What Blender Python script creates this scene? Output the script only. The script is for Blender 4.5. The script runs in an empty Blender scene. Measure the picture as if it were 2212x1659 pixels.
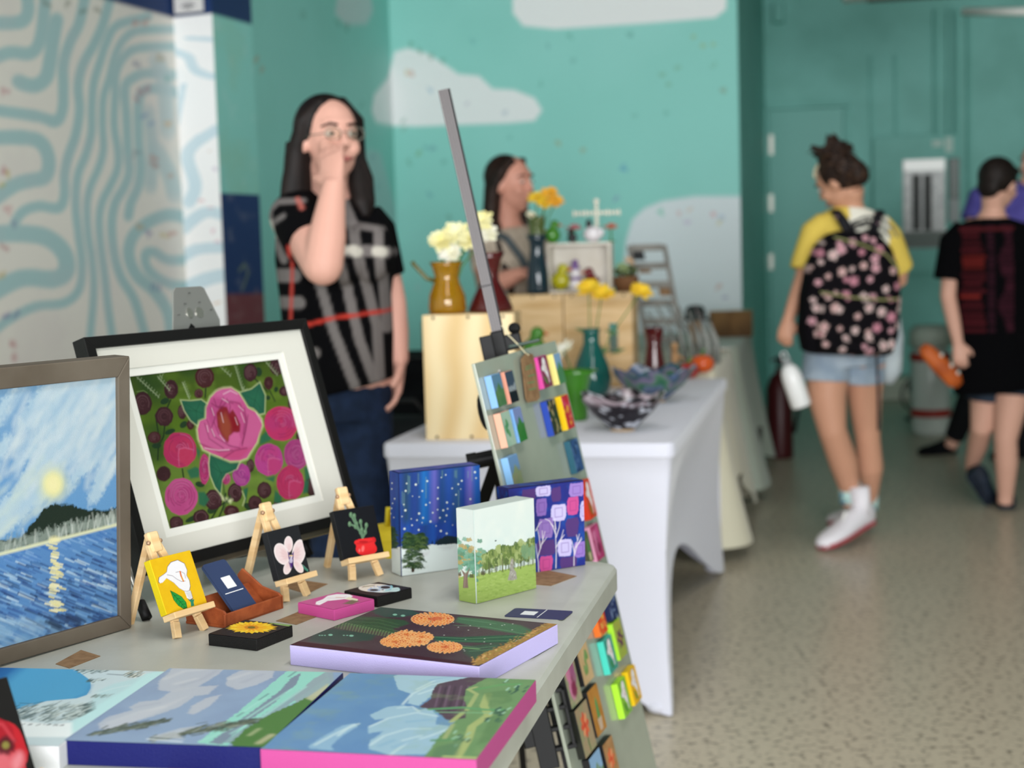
import bpy, bmesh, math, random
import numpy as np
from mathutils import Vector, Matrix

SC = bpy.context.scene
COL = SC.collection
R = math.radians

# ------------------------------------------------------------------ camera
CAM_Z = 1.27
FOC = 3323.0                      # focal length in pixels of the 2212 px wide frame
PITCH, ROLL = 0.0905, 0.0295
_F = np.array([0, math.cos(PITCH), -math.sin(PITCH)])
_U0 = np.array([0, math.sin(PITCH), math.cos(PITCH)])
_R0 = np.array([1.0, 0, 0])
_Rt = math.cos(ROLL)*_R0 - math.sin(ROLL)*_U0
_Up = math.sin(ROLL)*_R0 + math.cos(ROLL)*_U0
_O = np.array([0, 0, CAM_Z])
cam_data = bpy.data.cameras.new('camera')
cam = bpy.data.objects.new('camera', cam_data)
COL.objects.link(cam)
m = Matrix.Identity(4)
for i in range(3):
    m[i][0], m[i][1], m[i][2], m[i][3] = _Rt[i], _Up[i], -_F[i], _O[i]
cam.matrix_world = m
cam_data.sensor_width = 36.0
cam_data.lens = FOC/2212*36.0
cam_data.clip_start = 0.05
cam_data.clip_end = 60
cam_data.dof.use_dof = True
cam_data.dof.focus_distance = 2.05
cam_data.dof.aperture_fstop = (cam_data.lens/1000)/0.0135
SC.camera = cam

# ------------------------------------------------------------------ light and exposure
SC.view_settings.view_transform = 'Standard'
SC.view_settings.look = 'None'
SC.view_settings.gamma = 1
SC.view_settings.use_curve_mapping = False
SC.view_settings.exposure = 0.0
world = bpy.data.worlds.new('world'); SC.world = world; world.use_nodes = True
wb = world.node_tree.nodes['Background']
wb.inputs[0].default_value = (0.86, 0.93, 1.0, 1); wb.inputs[1].default_value = 0.55

def area(name, loc, rot, sx, sy, power, col=(1, 1, 1)):
    d = bpy.data.lights.new(name, 'AREA'); d.shape = 'RECTANGLE'; d.size = sx; d.size_y = sy
    d.energy = power; d.color = col
    o = bpy.data.objects.new(name, d); COL.objects.link(o); o.location = loc; o.rotation_euler = rot
    return o
# daylight through the glazed shop front behind the camera, unseen overhead strips, the first added as fill
area('shopfront_daylight', (1.6, -6.6, 1.75), (R(90), 0, R(5)), 9.0, 2.9, 1420, (0.97, 0.985, 1.0))
area('unseen_overhead_strip', (0.5, 0.9, 3.2), (0, 0, R(-12)), 0.3, 2.6, 46, (1.0, 0.98, 0.95))  # fill added near the camera to brighten the front table and near floor
area('unseen_overhead_strip', (0.0, 3.0, 3.2), (0, 0, R(-12)), 0.2, 1.8, 14, (1.0, 0.97, 0.93))
area('unseen_overhead_strip', (1.7, 5.0, 3.2), (0, 0, R(-12)), 0.2, 1.8, 12, (1.0, 0.97, 0.93))

# ------------------------------------------------------------------ helpers
def ray(px, py): return _F*FOC + _Rt*(px-1106.0) - _Up*(py-829.5)
def P(px, py, z):                 # point of a horizontal plane
    d = ray(px, py); return _O + d*((z-CAM_Z)/d[2])
def D(px, py, Y):                 # point at a given distance into the room
    d = ray(px, py); return _O + d*(Y/d[1])
V3 = lambda a: Vector((float(a[0]), float(a[1]), float(a[2])))

def lin(c):
    if isinstance(c, str):
        c = c.lstrip('#'); c = [int(c[i:i+2], 16) for i in (0, 2, 4)]
    o = []
    for v in c[:3]:
        v = v/255.0
        o.append(v/12.92 if v <= 0.04045 else ((v+0.055)/1.055)**2.4)
    return tuple(o)

MATS = {}
def mat(name, col='#808080', rough=0.5, metal=0.0, noise=None, bump=0.0, bscale=200, trans=0.0, ior=1.45,
        attr=False, coat=0.0, sheen=0.0, alpha=None, wave=None, spec=None, emit=None):
    """noise=(colour2, scale, detail, lo, hi); wave=(colour2, scale, distortion, axis)"""
    if name in MATS: return MATS[name]
    mt = bpy.data.materials.new(name); mt.use_nodes = True
    nt = mt.node_tree; N = nt.nodes; L = nt.links; b = N['Principled BSDF']
    b.inputs['Base Color'].default_value = (*lin(col), 1)
    b.inputs['Roughness'].default_value = rough; b.inputs['Metallic'].default_value = metal
    b.inputs['Transmission Weight'].default_value = trans; b.inputs['IOR'].default_value = ior
    b.inputs['Coat Weight'].default_value = coat; b.inputs['Sheen Weight'].default_value = sheen
    b.inputs['Specular IOR Level'].default_value = spec if spec is not None else (.5 if (trans or metal or rough < .3) else .28)
    if alpha is not None: b.inputs['Alpha'].default_value = alpha
    if emit: b.inputs['Emission Color'].default_value = (*lin(col), 1); b.inputs['Emission Strength'].default_value = emit
    tc = N.new('ShaderNodeTexCoord')
    if attr:
        a = N.new('ShaderNodeAttribute'); a.attribute_name = 'Col'; L.new(a.outputs['Color'], b.inputs['Base Color'])
    if noise or wave:
        mix = N.new('ShaderNodeMix'); mix.data_type = 'RGBA'
        mix.inputs['A'].default_value = (*lin(col), 1); 
        mr = N.new('ShaderNodeMapRange')
        if noise:
            mix.inputs['B'].default_value = (*lin(noise[0]), 1)
            t = N.new('ShaderNodeTexNoise'); t.inputs['Scale'].default_value = noise[1]; t.inputs['Detail'].default_value = noise[2]
            if len(noise) > 5:
                mp = N.new('ShaderNodeMapping'); mp.inputs['Scale'].default_value = noise[5]
                L.new(tc.outputs['Object'], mp.inputs['Vector']); L.new(mp.outputs['Vector'], t.inputs['Vector'])
            else: L.new(tc.outputs['Object'], t.inputs['Vector'])
            mr.inputs['From Min'].default_value = noise[3]; mr.inputs['From Max'].default_value = noise[4]
            L.new(t.outputs['Fac'], mr.inputs['Value'])
        else:
            mix.inputs['B'].default_value = (*lin(wave[0]), 1)
            t = N.new('ShaderNodeTexWave'); t.bands_direction = wave[3]; t.inputs['Scale'].default_value = wave[1]
            t.inputs['Distortion'].default_value = wave[2]; t.inputs['Detail'].default_value = 2.0; t.inputs['Detail Scale'].default_value = 0.6
            L.new(tc.outputs['Object'], t.inputs['Vector']); L.new(t.outputs['Fac'], mr.inputs['Value'])
        L.new(mr.outputs['Result'], mix.inputs['Factor']); L.new(mix.outputs['Result'], b.inputs['Base Color'])
    if bump:
        bn = N.new('ShaderNodeTexNoise'); bn.inputs['Scale'].default_value = bscale; bn.inputs['Detail'].default_value = 3
        L.new(tc.outputs['Object'], bn.inputs['Vector'])
        bp = N.new('ShaderNodeBump'); bp.inputs['Strength'].default_value = bump; bp.inputs['Distance'].default_value = 0.002
        L.new(bn.outputs['Fac'], bp.inputs['Height']); L.new(bp.outputs['Normal'], b.inputs['Normal'])
    MATS[name] = mt
    return mt

def tag(o, label=None, cat=None, group=None, kind=None):
    if label: o['label'] = label
    if cat: o['category'] = cat
    if group: o['group'] = group
    if kind: o['kind'] = kind
    return o
def thing(name, label, cat, M=None, group=None, loc=None):
    o = bpy.data.objects.new(name, None); COL.objects.link(o); o.empty_display_size = 0.05
    if M is not None: o.matrix_world = M
    if loc is not None: o.location = V3(loc)
    bpy.context.view_layer.update()
    return tag(o, label, cat, group)
def root_of(o):               # parts have no transform of their own, so the thing's matrix is theirs
    while o.parent is not None: o = o.parent
    return o
class MB:
    """collects verts and faces (world space) and links them as one mesh"""
    def __init__(s): s.v = []; s.f = []
    def add(s, vs, fs):
        k = len(s.v); s.v += [tuple(float(c) for c in v) for v in vs]; s.f += [tuple(i+k for i in f) for f in fs]; return s
    def box(s, c, ex, ey, ez, a, b, d):
        """centre c, unit axes, full sizes"""
        c = np.array(c, float); ex, ey, ez = (np.array(q, float) for q in (ex, ey, ez))
        vs = [c+ex*a*i/2+ey*b*j/2+ez*d*k/2 for i in (-1, 1) for j in (-1, 1) for k in (-1, 1)]
        return s.add(vs, [(0, 1, 3, 2), (4, 6, 7, 5), (0, 4, 5, 1), (2, 3, 7, 6), (0, 2, 6, 4), (1, 5, 7, 3)])
    def abox(s, c, a, b, d, yaw=0.0):
        return s.box(c, (math.cos(yaw), math.sin(yaw), 0), (-math.sin(yaw), math.cos(yaw), 0), (0, 0, 1), a, b, d)
    def bar(s, p, q, w, h, up=(0, 0, 1)):
        p = np.array(p, float); q = np.array(q, float); ez = q-p; L = np.linalg.norm(ez); ez /= L
        ex = np.cross(up, ez); 
        if np.linalg.norm(ex) < 1e-4: ex = np.cross((1, 0, 0), ez)
        ex /= np.linalg.norm(ex); ey = np.cross(ez, ex)
        return s.box((p+q)/2, ex, ey, ez, w, h, L)
    def tube(s, pts, rad, n=12, ry=None, caps=True, side=None):
        """swept tube; rad and ry may be lists (ry: second radius); side: direction of rad axis"""
        pts = [np.array(p, float) for p in pts]; m_ = len(pts)
        rad = [rad]*m_ if np.isscalar(rad) else list(rad)
        ry = rad if ry is None else ([ry]*m_ if np.isscalar(ry) else list(ry))
        vs = []; prev = None
        for i, p in enumerate(pts):
            t = pts[min(i+1, m_-1)]-pts[max(i-1, 0)]; t = t/(np.linalg.norm(t)+1e-12)
            if side is not None:
                a = np.array(side, float); a = a-t*(a@t)
                if np.linalg.norm(a) < 1e-5: a = prev
            elif prev is None:
                a = np.cross((0, 0, 1), t)
                if np.linalg.norm(a) < 0.05: a = np.array([1.0, 0, 0])-t*t[0]
            else: a = prev-t*(prev@t)
            a = a/np.linalg.norm(a); prev = a; b = np.cross(t, a)
            for k in range(n):
                th = 2*math.pi*k/n; vs.append(p+a*rad[i]*math.cos(th)+b*ry[i]*math.sin(th))
        fs = [(i*n+k, i*n+(k+1) % n, (i+1)*n+(k+1) % n, (i+1)*n+k) for i in range(m_-1) for k in range(n)]
        if caps: fs += [tuple(range(n-1, -1, -1)), tuple((m_-1)*n+k for k in range(n))]
        return s.add(vs, fs)
    def lathe(s, c, prof, n=28, axis=None, fl=None):
        """prof list of (r, z) from c upward; fl: (amount, lobes) rim flutes growing with height"""
        c = np.array(c, float); vs = []; m_ = len(prof)
        zt = max(z for r, z in prof) or 1
        for r, z in prof:
            for k in range(n):
                th = 2*math.pi*k/n; rr = r; zz = z
                if fl: g = max(0, z/zt)**1.6; rr = r*(1+fl[0]*g*math.cos(fl[1]*th)); zz = z+fl[2]*g*math.sin(fl[1]*th+1)
                vs.append(c+np.array([rr*math.cos(th), rr*math.sin(th), zz]))
        fs = [(i*n+k, i*n+(k+1) % n, (i+1)*n+(k+1) % n, (i+1)*n+k) for i in range(m_-1) for k in range(n)]
        if prof[0][0] > 1e-4: fs.append(tuple(range(n-1, -1, -1)))
        if prof[-1][0] > 1e-4 and not fl: fs.append(tuple((m_-1)*n+k for k in range(n)))
        return s.add(vs, fs)
    def ball(s, c, r, n=14, m_=9, ax=None):
        """ellipsoid with radii r=(a,b,c) and optional 3 axes"""
        c = np.array(c, float); r = (r, r, r) if np.isscalar(r) else r
        A = np.eye(3) if ax is None else np.array(ax, float)
        vs = []
        for i in range(m_+1):
            ph = math.pi*i/m_; z = -math.cos(ph); q = math.sin(ph)
            if i in (0, m_): vs.append(c+A[2]*r[2]*z); continue
            for k in range(n):
                th = 2*math.pi*k/n; vs.append(c+A[0]*r[0]*q*math.cos(th)+A[1]*r[1]*q*math.sin(th)+A[2]*r[2]*z)
        fs = [(0, 1+(k+1) % n, 1+k) for k in range(n)]
        for i in range(m_-2): fs += [(1+i*n+k, 1+i*n+(k+1) % n, 1+(i+1)*n+(k+1) % n, 1+(i+1)*n+k) for k in range(n)]
        last = len(vs)-1; b0 = 1+(m_-2)*n
        fs += [(b0+k, b0+(k+1) % n, last) for k in range(n)]
        return s.add(vs, fs)
    def prism(s, pts, vec):
        pts = [np.array(p, float) for p in pts]; vec = np.array(vec, float); n = len(pts)
        return s.add(pts+[p+vec for p in pts], [tuple(range(n-1, -1, -1)), tuple(range(n, 2*n))]+[(i, (i+1) % n, n+(i+1) % n, n+i) for i in range(n)])
    def build(s, name, m_, parent=None, smooth=False, bevel=0, label=None, remesh=0, ssf=None, weld=False, seg=2, sm_it=0):
        me = bpy.data.meshes.new(name); vs = s.v
        ob = bpy.data.objects.new(name, me); COL.objects.link(ob)
        if parent is not None:
            inv = np.array(root_of(parent).matrix_world.inverted()); a = np.array(vs); a = a@inv[:3, :3].T+inv[:3, 3]; vs = a.tolist()
            ob.parent = parent
        me.from_pydata(vs, [], s.f); me.update()
        if weld or bevel or remesh:
            bm = bmesh.new(); bm.from_mesh(me)
            if weld: bmesh.ops.remove_doubles(bm, verts=bm.verts, dist=1e-5)
            bmesh.ops.recalc_face_normals(bm, faces=bm.faces)
            if bevel: bmesh.ops.bevel(bm, geom=bm.edges[:], offset=bevel, segments=seg, affect='EDGES', profile=0.5, clamp_overlap=True)
            bm.to_mesh(me); bm.free()
        if remesh:
            md = ob.modifiers.new('remesh', 'REMESH'); md.mode = 'VOXEL'; md.voxel_size = remesh; md.adaptivity = 0
            if sm_it:
                ms = ob.modifiers.new('smooth', 'SMOOTH'); ms.factor = 0.5; ms.iterations = sm_it
            dg = bpy.context.evaluated_depsgraph_get(); nm = bpy.data.meshes.new_from_object(ob.evaluated_get(dg))
            ob.modifiers.clear(); ob.data = nm; nm.name = name; bpy.data.meshes.remove(me); me = nm
            smooth = True
        if m_ is not None: 
            me.materials.clear(); me.materials.append(m_)
        if smooth: me.polygons.foreach_set('use_smooth', [True]*len(me.polygons))
        if label: ob['label'] = label
        return ob
def smooth_by_angle(o, ang=35):
    me = o.data
    me.polygons.foreach_set('use_smooth', [True]*len(me.polygons))
    bm = bmesh.new(); bm.from_mesh(me)
    for e in bm.edges:
        if len(e.link_faces) == 2 and e.calc_face_angle(0) > R(ang): e.smooth = False
    bm.to_mesh(me); bm.free()
    return o
def solo(mb, name, m_, label, cat, group=None, kind=None, loc=None, **k):
    """a thing that is one mesh, origin at loc"""
    if loc is not None:
        l = np.array(loc, float); mb.v = [tuple(np.array(v)-l) for v in mb.v]
    o = mb.build(name, m_, **k)
    if loc is not None: o.location = V3(loc)
    return tag(o, label, cat, group, kind)
def struct(mb, name, m_, **k):
    o = mb.build(name, m_, **k); 
    if k.get('parent') is None: o['kind'] = 'structure'
    return o

def vnoise(x, y, seed=0):
    """smooth value noise, vectorised"""
    rs = np.random.RandomState(seed); T = rs.rand(64, 64)
    xi = np.floor(x).astype(int); yi = np.floor(y).astype(int); fx = x-xi; fy = y-yi
    fx = fx*fx*(3-2*fx); fy = fy*fy*(3-2*fy)
    g = lambda a, b: T[a % 64, b % 64]
    return (g(xi, yi)*(1-fx)+g(xi+1, yi)*fx)*(1-fy)+(g(xi, yi+1)*(1-fx)+g(xi+1, yi+1)*fx)*fy
def fbm(x, y, seed=0, o=4):
    s = 0; a = .5; t = 0
    for k in range(o): s = s+a*vnoise(x*2**k, y*2**k, seed+k); t += a; a /= 2
    return s/t

class Face:
    """a flat rectangle in the room: corner B (bottom left), unit axes ex, ey, size w x h"""
    def __init__(s, B, ex, ey, w, h):
        s.B = np.array(B, float); s.ex = np.array(ex, float); s.ey = np.array(ey, float); s.w = w; s.h = h
        s.n = np.cross(s.ex, s.ey)
    def px(s, p):
        d = ray(*p); t = ((s.B-_O)@s.n)/(d@s.n); Q = _O+d*t-s.B; return np.array([Q@s.ex, Q@s.ey])
class Art:
    """painted picture sampled on a fine grid of a Face; shapes given in photo pixels ('px') or in 0..1 across / down ('uv')"""
    def __init__(s, face, nx, bg, mode='px', region=None):
        s.F = face; s.nx = nx; s.ny = max(2, int(round(nx*face.h/face.w))); s.mode = mode
        xs = np.linspace(0, face.w, s.nx); ys = np.linspace(0, face.h, s.ny)
        s.X, s.Y = np.meshgrid(xs, ys); s.cell = face.w/(s.nx-1)
        s.C = np.ones((s.ny, s.nx, 3))*np.array(bgc(bg)); 
        if mode == 'px':
            q = face.B+face.ex*face.w/2+face.ey*face.h/2; s.k = np.linalg.norm(q-_O)/FOC*(2.0 if abs(face.n[2]) > .9 else 1.0)
        else: s.k = face.w
    tr = (0, 0, 1); gain = 1.0
    def frm(s, ox, oy, k):
        """following coordinates are those of a magnified crop"""
        s.k *= s.tr[2]/k; s.tr = (ox, oy, k); return s
    def pt(s, p):
        if s.mode == 'px': return s.F.px((s.tr[0]+p[0]/s.tr[2], s.tr[1]+p[1]/s.tr[2]))
        return np.array([p[0]*s.F.w, (1-p[1])*s.F.h])
    def _blend(s, sl, a, col):
        a = a[..., None]; s.C[sl] = s.C[sl]*(1-a)+np.array(bgc(col))*a
    def _box(s, lo, hi, pad):
        x0 = int(max(0, (lo[0]-pad)//s.cell)); x1 = int(min(s.nx, (hi[0]+pad)//s.cell+2))
        y0 = int(max(0, (lo[1]-pad)//s.cell)); y1 = int(min(s.ny, (hi[1]+pad)//s.cell+2))
        if x1 <= x0 or y1 <= y0: return None
        return (slice(y0, y1), slice(x0, x1))
    def poly(s, pts, col, a=1.0, soft=0.7, raw=False, nz=0):
        Q = np.array(pts if raw else [s.pt(p) for p in pts]); so = soft*s.cell
        sl = s._box(Q.min(0), Q.max(0), so*2)
        if sl is None: return s
        X = s.X[sl]; Y = s.Y[sl]
        if nz: X = X+(vnoise(X/s.cell/4, Y/s.cell/4, 3)-.5)*nz*s.cell; Y = Y+(vnoise(X/s.cell/4+9, Y/s.cell/4, 5)-.5)*nz*s.cell
        d = np.full(X.shape, 1e9); ins = np.zeros(X.shape, bool); n = len(Q)
        for i in range(n):
            ax, ay = Q[i]; bx, by = Q[(i+1) % n]; ex, ey = bx-ax, by-ay; L = ex*ex+ey*ey+1e-15
            t = np.clip(((X-ax)*ex+(Y-ay)*ey)/L, 0, 1); d = np.minimum(d, (X-ax-t*ex)**2+(Y-ay-t*ey)**2)
            if abs(ey) > 1e-12:
                c = ((ay > Y) != (by > Y)) & (X < ex*(Y-ay)/ey+ax); ins ^= c
        sd = np.sqrt(d)*np.where(ins, 1, -1); s._blend(sl, np.clip(sd/so*.5+.5, 0, 1)*a, col); return s
    def line(s, pts, w, col, a=1.0, soft=0.7, w2=None):
        """stroke; w in photo px (px mode) or fraction of width (uv)"""
        Q = np.array([s.pt(p) for p in pts]); so = soft*s.cell; w = w*s.k; w2 = w if w2 is None else w2*s.k
        wm = max(w, w2); sl = s._box(Q.min(0), Q.max(0), so*2+wm)
        if sl is None: return s
        X = s.X[sl]; Y = s.Y[sl]; sd = np.full(X.shape, -1e9); n = len(Q)-1
        for i in range(n):
            ax, ay = Q[i]; bx, by = Q[i+1]; ex, ey = bx-ax, by-ay; L = ex*ex+ey*ey+1e-15
            t = np.clip(((X-ax)*ex+(Y-ay)*ey)/L, 0, 1); dd = np.sqrt((X-ax-t*ex)**2+(Y-ay-t*ey)**2)
            ww = (w+(w2-w)*((i+t)/n))/2; sd = np.maximum(sd, ww-dd)
        s._blend(sl, np.clip(sd/so*.5+.5, 0, 1)*a, col); return s
    def ell(s, c, rx, ry=None, col='#ffffff', a=1.0, rot=0, soft=0.7, n=22, wob=0, seed=0):
        ry = rx if ry is None else ry; rn = random.Random(seed); pts = []
        asp = 1 if s.mode == 'px' else s.F.w/s.F.h
        for k in range(n):
            th = 2*math.pi*k/n; q = 1+wob*(rn.random()-.5)*2
            x = rx*q*math.cos(th); y = ry*q*math.sin(th); cr, sr = math.cos(R(rot)), math.sin(R(rot))
            pts.append((c[0]+x*cr-y*sr, c[1]+(x*sr+y*cr)*asp))
        return s.poly(pts, col, a, soft)
    def petals(s, c, r, n, pr, col, tilt=0, sq=1.0, rot=0, a=1.0, r0=.45):
        """ring of petals; sq squashes vertically (px mode foreshortening)"""
        asp = 1 if s.mode == 'px' else s.F.w/s.F.h
        for k in range(n):
            th = 2*math.pi*k/n+rot; pts = []
            for j in range(9):
                ph = 2*math.pi*j/9; lx = r*(1+r0)/2+r*(1-r0)/2*math.cos(ph)*1.15; ly = pr*math.sin(ph)
                x = lx*math.cos(th)-ly*math.sin(th); y = lx*math.sin(th)+ly*math.cos(th)
                pts.append((c[0]+x, c[1]+y*sq*asp))
            s.poly(pts, col if isinstance(col, str) else col[k % len(col)], a)
        return s
    def grad(s, stops, axis='v'):
        """stops [(t, colour)] over 0..1 down (v) or across (h)"""
        t = 1-s.Y/s.F.h if axis == 'v' else s.X/s.F.w
        ts = [q[0] for q in stops]; cs = np.array([bgc(q[1]) for q in stops])
        for k in range(3): s.C[..., k] = np.interp(t, ts, cs[:, k])
        return s
    def mottle(s, col, scale, lo=.4, hi=.7, a=.5, seed=1, sx=1, sy=1, rot=0):
        c, q = math.cos(R(rot)), math.sin(R(rot)); X = s.X*c+s.Y*q; Y = -s.X*q+s.Y*c
        n = fbm(X*scale*sx+50, Y*scale*sy+50, seed); t = np.clip((n-lo)/(hi-lo), 0, 1)*a
        s.C = s.C*(1-t[..., None])+np.array(bgc(col))*t[..., None]; return s
    def mesh(s, name, parent, m_, lift=0.0):
        F = s.F; o = F.B+F.n*lift
        Pn = o+s.X[..., None]*F.ex+s.Y[..., None]*F.ey; V = Pn.reshape(-1, 3)
        if parent is not None:
            inv = np.array(root_of(parent).matrix_world.inverted()); V = V@inv[:3, :3].T+inv[:3, 3]
        ny, nx = s.ny, s.nx; I = np.arange(ny*nx).reshape(ny, nx)
        q = np.stack([I[:-1, :-1], I[:-1, 1:], I[1:, 1:], I[1:, :-1]], -1).reshape(-1, 4)
        me = bpy.data.meshes.new(name); me.vertices.add(len(V)); me.vertices.foreach_set('co', V.astype(np.float32).ravel())
        me.loops.add(q.size); me.loops.foreach_set('vertex_index', q.astype(np.int32).ravel())
        me.polygons.add(len(q)); me.polygons.foreach_set('loop_start', np.arange(0, q.size, 4, dtype=np.int32))
        me.update(calc_edges=True)
        ca = me.color_attributes.new('Col', 'FLOAT_COLOR', 'POINT')
        c4 = np.ones((len(V), 4), np.float32); c4[:, :3] = np.clip(s.C.reshape(-1, 3)*s.gain, 0, 1); ca.data.foreach_set('color', c4.ravel())
        me.materials.append(m_); ob = bpy.data.objects.new(name, me); COL.objects.link(ob)
        if parent is not None: ob.parent = parent
        return ob
def bgc(c): return c if isinstance(c, tuple) else lin(c)

def vcol(ob, fn):
    """colour a mesh per vertex: fn(array of world points) -> array of linear rgb"""
    me = ob.data; n = len(me.vertices); a = np.empty(n*3, np.float32); me.vertices.foreach_get('co', a); a = a.reshape(-1, 3)
    M = np.array(root_of(ob).matrix_world); a = a@M[:3, :3].T+M[:3, 3]
    c = fn(a); c4 = np.ones((n, 4), np.float32); c4[:, :3] = c
    ca = me.color_attributes.new('Col', 'FLOAT_COLOR', 'POINT'); ca.data.foreach_set('color', c4.ravel())
PAINT = mat('acrylic_paint', rough=0.45, attr=True, bump=0.25, bscale=900, spec=.22)
PAINTM = mat('matte_wall_paint', rough=0.55, attr=True)
CLOTH = mat('printed_cloth', rough=0.95, attr=True, spec=.08)

def basis(yaw, tilt=0.0, roll=0.0):
    ex = np.array([math.cos(yaw), math.sin(yaw), 0]); n = np.array([math.sin(yaw), -math.cos(yaw), 0]); z = np.array([0, 0, 1.0])
    ey = z*math.cos(tilt)-n*math.sin(tilt); n2 = n*math.cos(tilt)+z*math.sin(tilt)
    if roll: ex, ey = ex*math.cos(roll)+ey*math.sin(roll), ey*math.cos(roll)-ex*math.sin(roll)
    return ex, ey, n2
def M4(ex, ey, ez, o):
    m = Matrix.Identity(4)
    for i in range(3): m[i][0], m[i][1], m[i][2], m[i][3] = ex[i], ey[i], ez[i], o[i]
    return m

# ------------------------------------------------------------------ room shell
HZ = 3.3
def wall_face(p0, p1, z0=0.0, z1=HZ):
    p0 = np.array([p0[0], p0[1], z0], float); p1 = np.array([p1[0], p1[1], z0], float)
    ex = p1-p0; L = np.linalg.norm(ex); ex /= L
    return Face(p0, ex, (0, 0, 1), L, z1-z0)
A0 = D(375, 38, 6.6); B0 = D(230, 0, 6.09)
dm = (A0-B0)[:2]; dm /= np.linalg.norm(dm)
ZT = A0[2]                                    # height where the navy band begins
pA = A0[:2]; pM = pA-dm*1.6; pN = pA-dm*11.0
pC = D(458, 30, 6.52)[:2]; pS = D(544, 50, 6.86)[:2]
pK = D(850, 300, 9.0)[:2]; pE = D(1597, 300, 8.62)[:2]
pF = D(1653, 300, 12.2)[:2]; fd = np.array([.977, -.213]); pG = pF+fd*4.6
pRb = np.array([pG[0]-3.2, -4.5])
TEAL = '#95dcd2'; NAVY = '#223a68'; CREAM = '#e6e3da'; PALE = '#a9c9ca'

floor_m = mat('polished_concrete', '#c8bda7', rough=0.3, noise=('#81786a', 46, 7, .53, .66), spec=.18)
mb = MB(); mb.add([(-7, -6.8, 0), (8, -6.8, 0), (8, 13.5, 0), (-7, 13.5, 0)], [(0, 1, 2, 3)])
fl = struct(mb, 'floor', floor_m)
mb = MB(); mb.add([(-7, -6.8, HZ), (-7, 13.5, HZ), (8, 13.5, HZ), (8, -6.8, HZ)], [(0, 1, 2, 3)])
struct(mb, 'ceiling', mat('ceiling_paint', '#6f7472', rough=0.8))

# left wall: wave mural near the column, plain beyond the frame
F = wall_face(pM, pA); a = Art(F, 190, CREAM)
k = 2.37
def spline(pts, st):
    P_ = [np.array(p, float) for p in pts]; P_ = [2*P_[0]-P_[1]]+P_+[2*P_[-1]-P_[-2]]; o = []
    for i in range(1, len(P_)-2):
        p0, p1, p2, p3 = P_[i-1:i+3]; m_ = max(2, int(np.linalg.norm(p2-p1)/st))
        for j in range(m_):
            t = j/m_; o.append(.5*((2*p1)+(p2-p0)*t+(2*p0-5*p1+4*p2-p3)*t*t+(3*p1-p0-3*p2+p3)*t**3))
    return o
def S(pts, w, col=PALE, al=1.0):
    for q in spline(pts, w*.22): a.ell((q[0]/k, q[1]/k), w/2/k, w/2/k, col, al, n=12, soft=1.0)
for pts, w in (([(-60, 115), (50, 118), (120, 105), (145, 50), (135, -60)], 64), ([(235, -60), (222, 90), (200, 220), (150, 275), (50, 268), (-60, 310)], 60), ([(290, 100), (272, 200), (255, 320), (235, 400), (180, 438), (110, 425), (85, 405)], 70),
    ([(440, -40), (405, 120), (360, 210), (325, 330), (325, 450), (320, 560), (285, 622), (190, 595), (-60, 560)], 52), ([(-60, 705), (130, 705), (215, 735), (250, 820), (232, 905), (150, 925), (70, 950), (-60, 1040)], 70),
    ([(560, 10), (525, 130), (480, 230), (425, 330), (400, 440), (408, 560), (388, 690), (350, 800), (330, 900), (330, 1000), (300, 1065), (200, 1055), (115, 1085), (65, 1160)], 46), ([(-60, 1200), (100, 1195), (235, 1215), (325, 1290), (340, 1385), (275, 1430), (110, 1425), (-60, 1510)], 86),
    ([(760, 85), (600, 130), (545, 220), (515, 310), (480, 430), (470, 560), (468, 680), (440, 790), (398, 900), (388, 1050), (402, 1200), (420, 1350), (405, 1480), (330, 1550), (180, 1570), (40, 1640), (-60, 1720)], 40),
    ([(960, 150), (720, 155), (640, 195), (590, 280), (560, 400), (530, 500), (525, 640), (530, 760), (505, 860), (462, 960), (445, 1060), (452, 1200), (472, 1330), (480, 1500), (460, 1740)], 36),
    ([(960, 235), (720, 245), (640, 285), (595, 370), (590, 480), (585, 640), (605, 780), (600, 870), (560, 960), (525, 1030), (508, 1120), (515, 1250), (535, 1400), (552, 1560), (577, 1740)], 38),
    ([(960, 390), (760, 375), (680, 400), (640, 450), (648, 600), (655, 780), (662, 880), (635, 960), (590, 1040), (572, 1150), (585, 1300), (620, 1420), (690, 1540), (750, 1740)], 44),
    ([(960, 480), (760, 455), (712, 520), (710, 700), (720, 860), (705, 960), (670, 1040), (655, 1120)], 46), ([(980, 1120), (860, 1100), (740, 1150), (675, 1220), (660, 1310), (700, 1410), (790, 1490), (860, 1600), (880, 1740)], 58), ([(980, 1330), (860, 1330), (790, 1290), (745, 1300), (760, 1380), (860, 1450), (980, 1470)], 44)): S(pts, w)
for pts, w in (([(800, 300), (840, 420), (850, 560), (860, 700)], 90), ([(800, 760), (870, 900), (900, 1020)], 90), ([(760, 560), (780, 760), (770, 980)], 70)): S(pts, w, '#b4cbcd', .35)
a.mottle('#cdbfc4', 5, .45, .8, .2, 3)
rn = random.Random(4)
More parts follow.
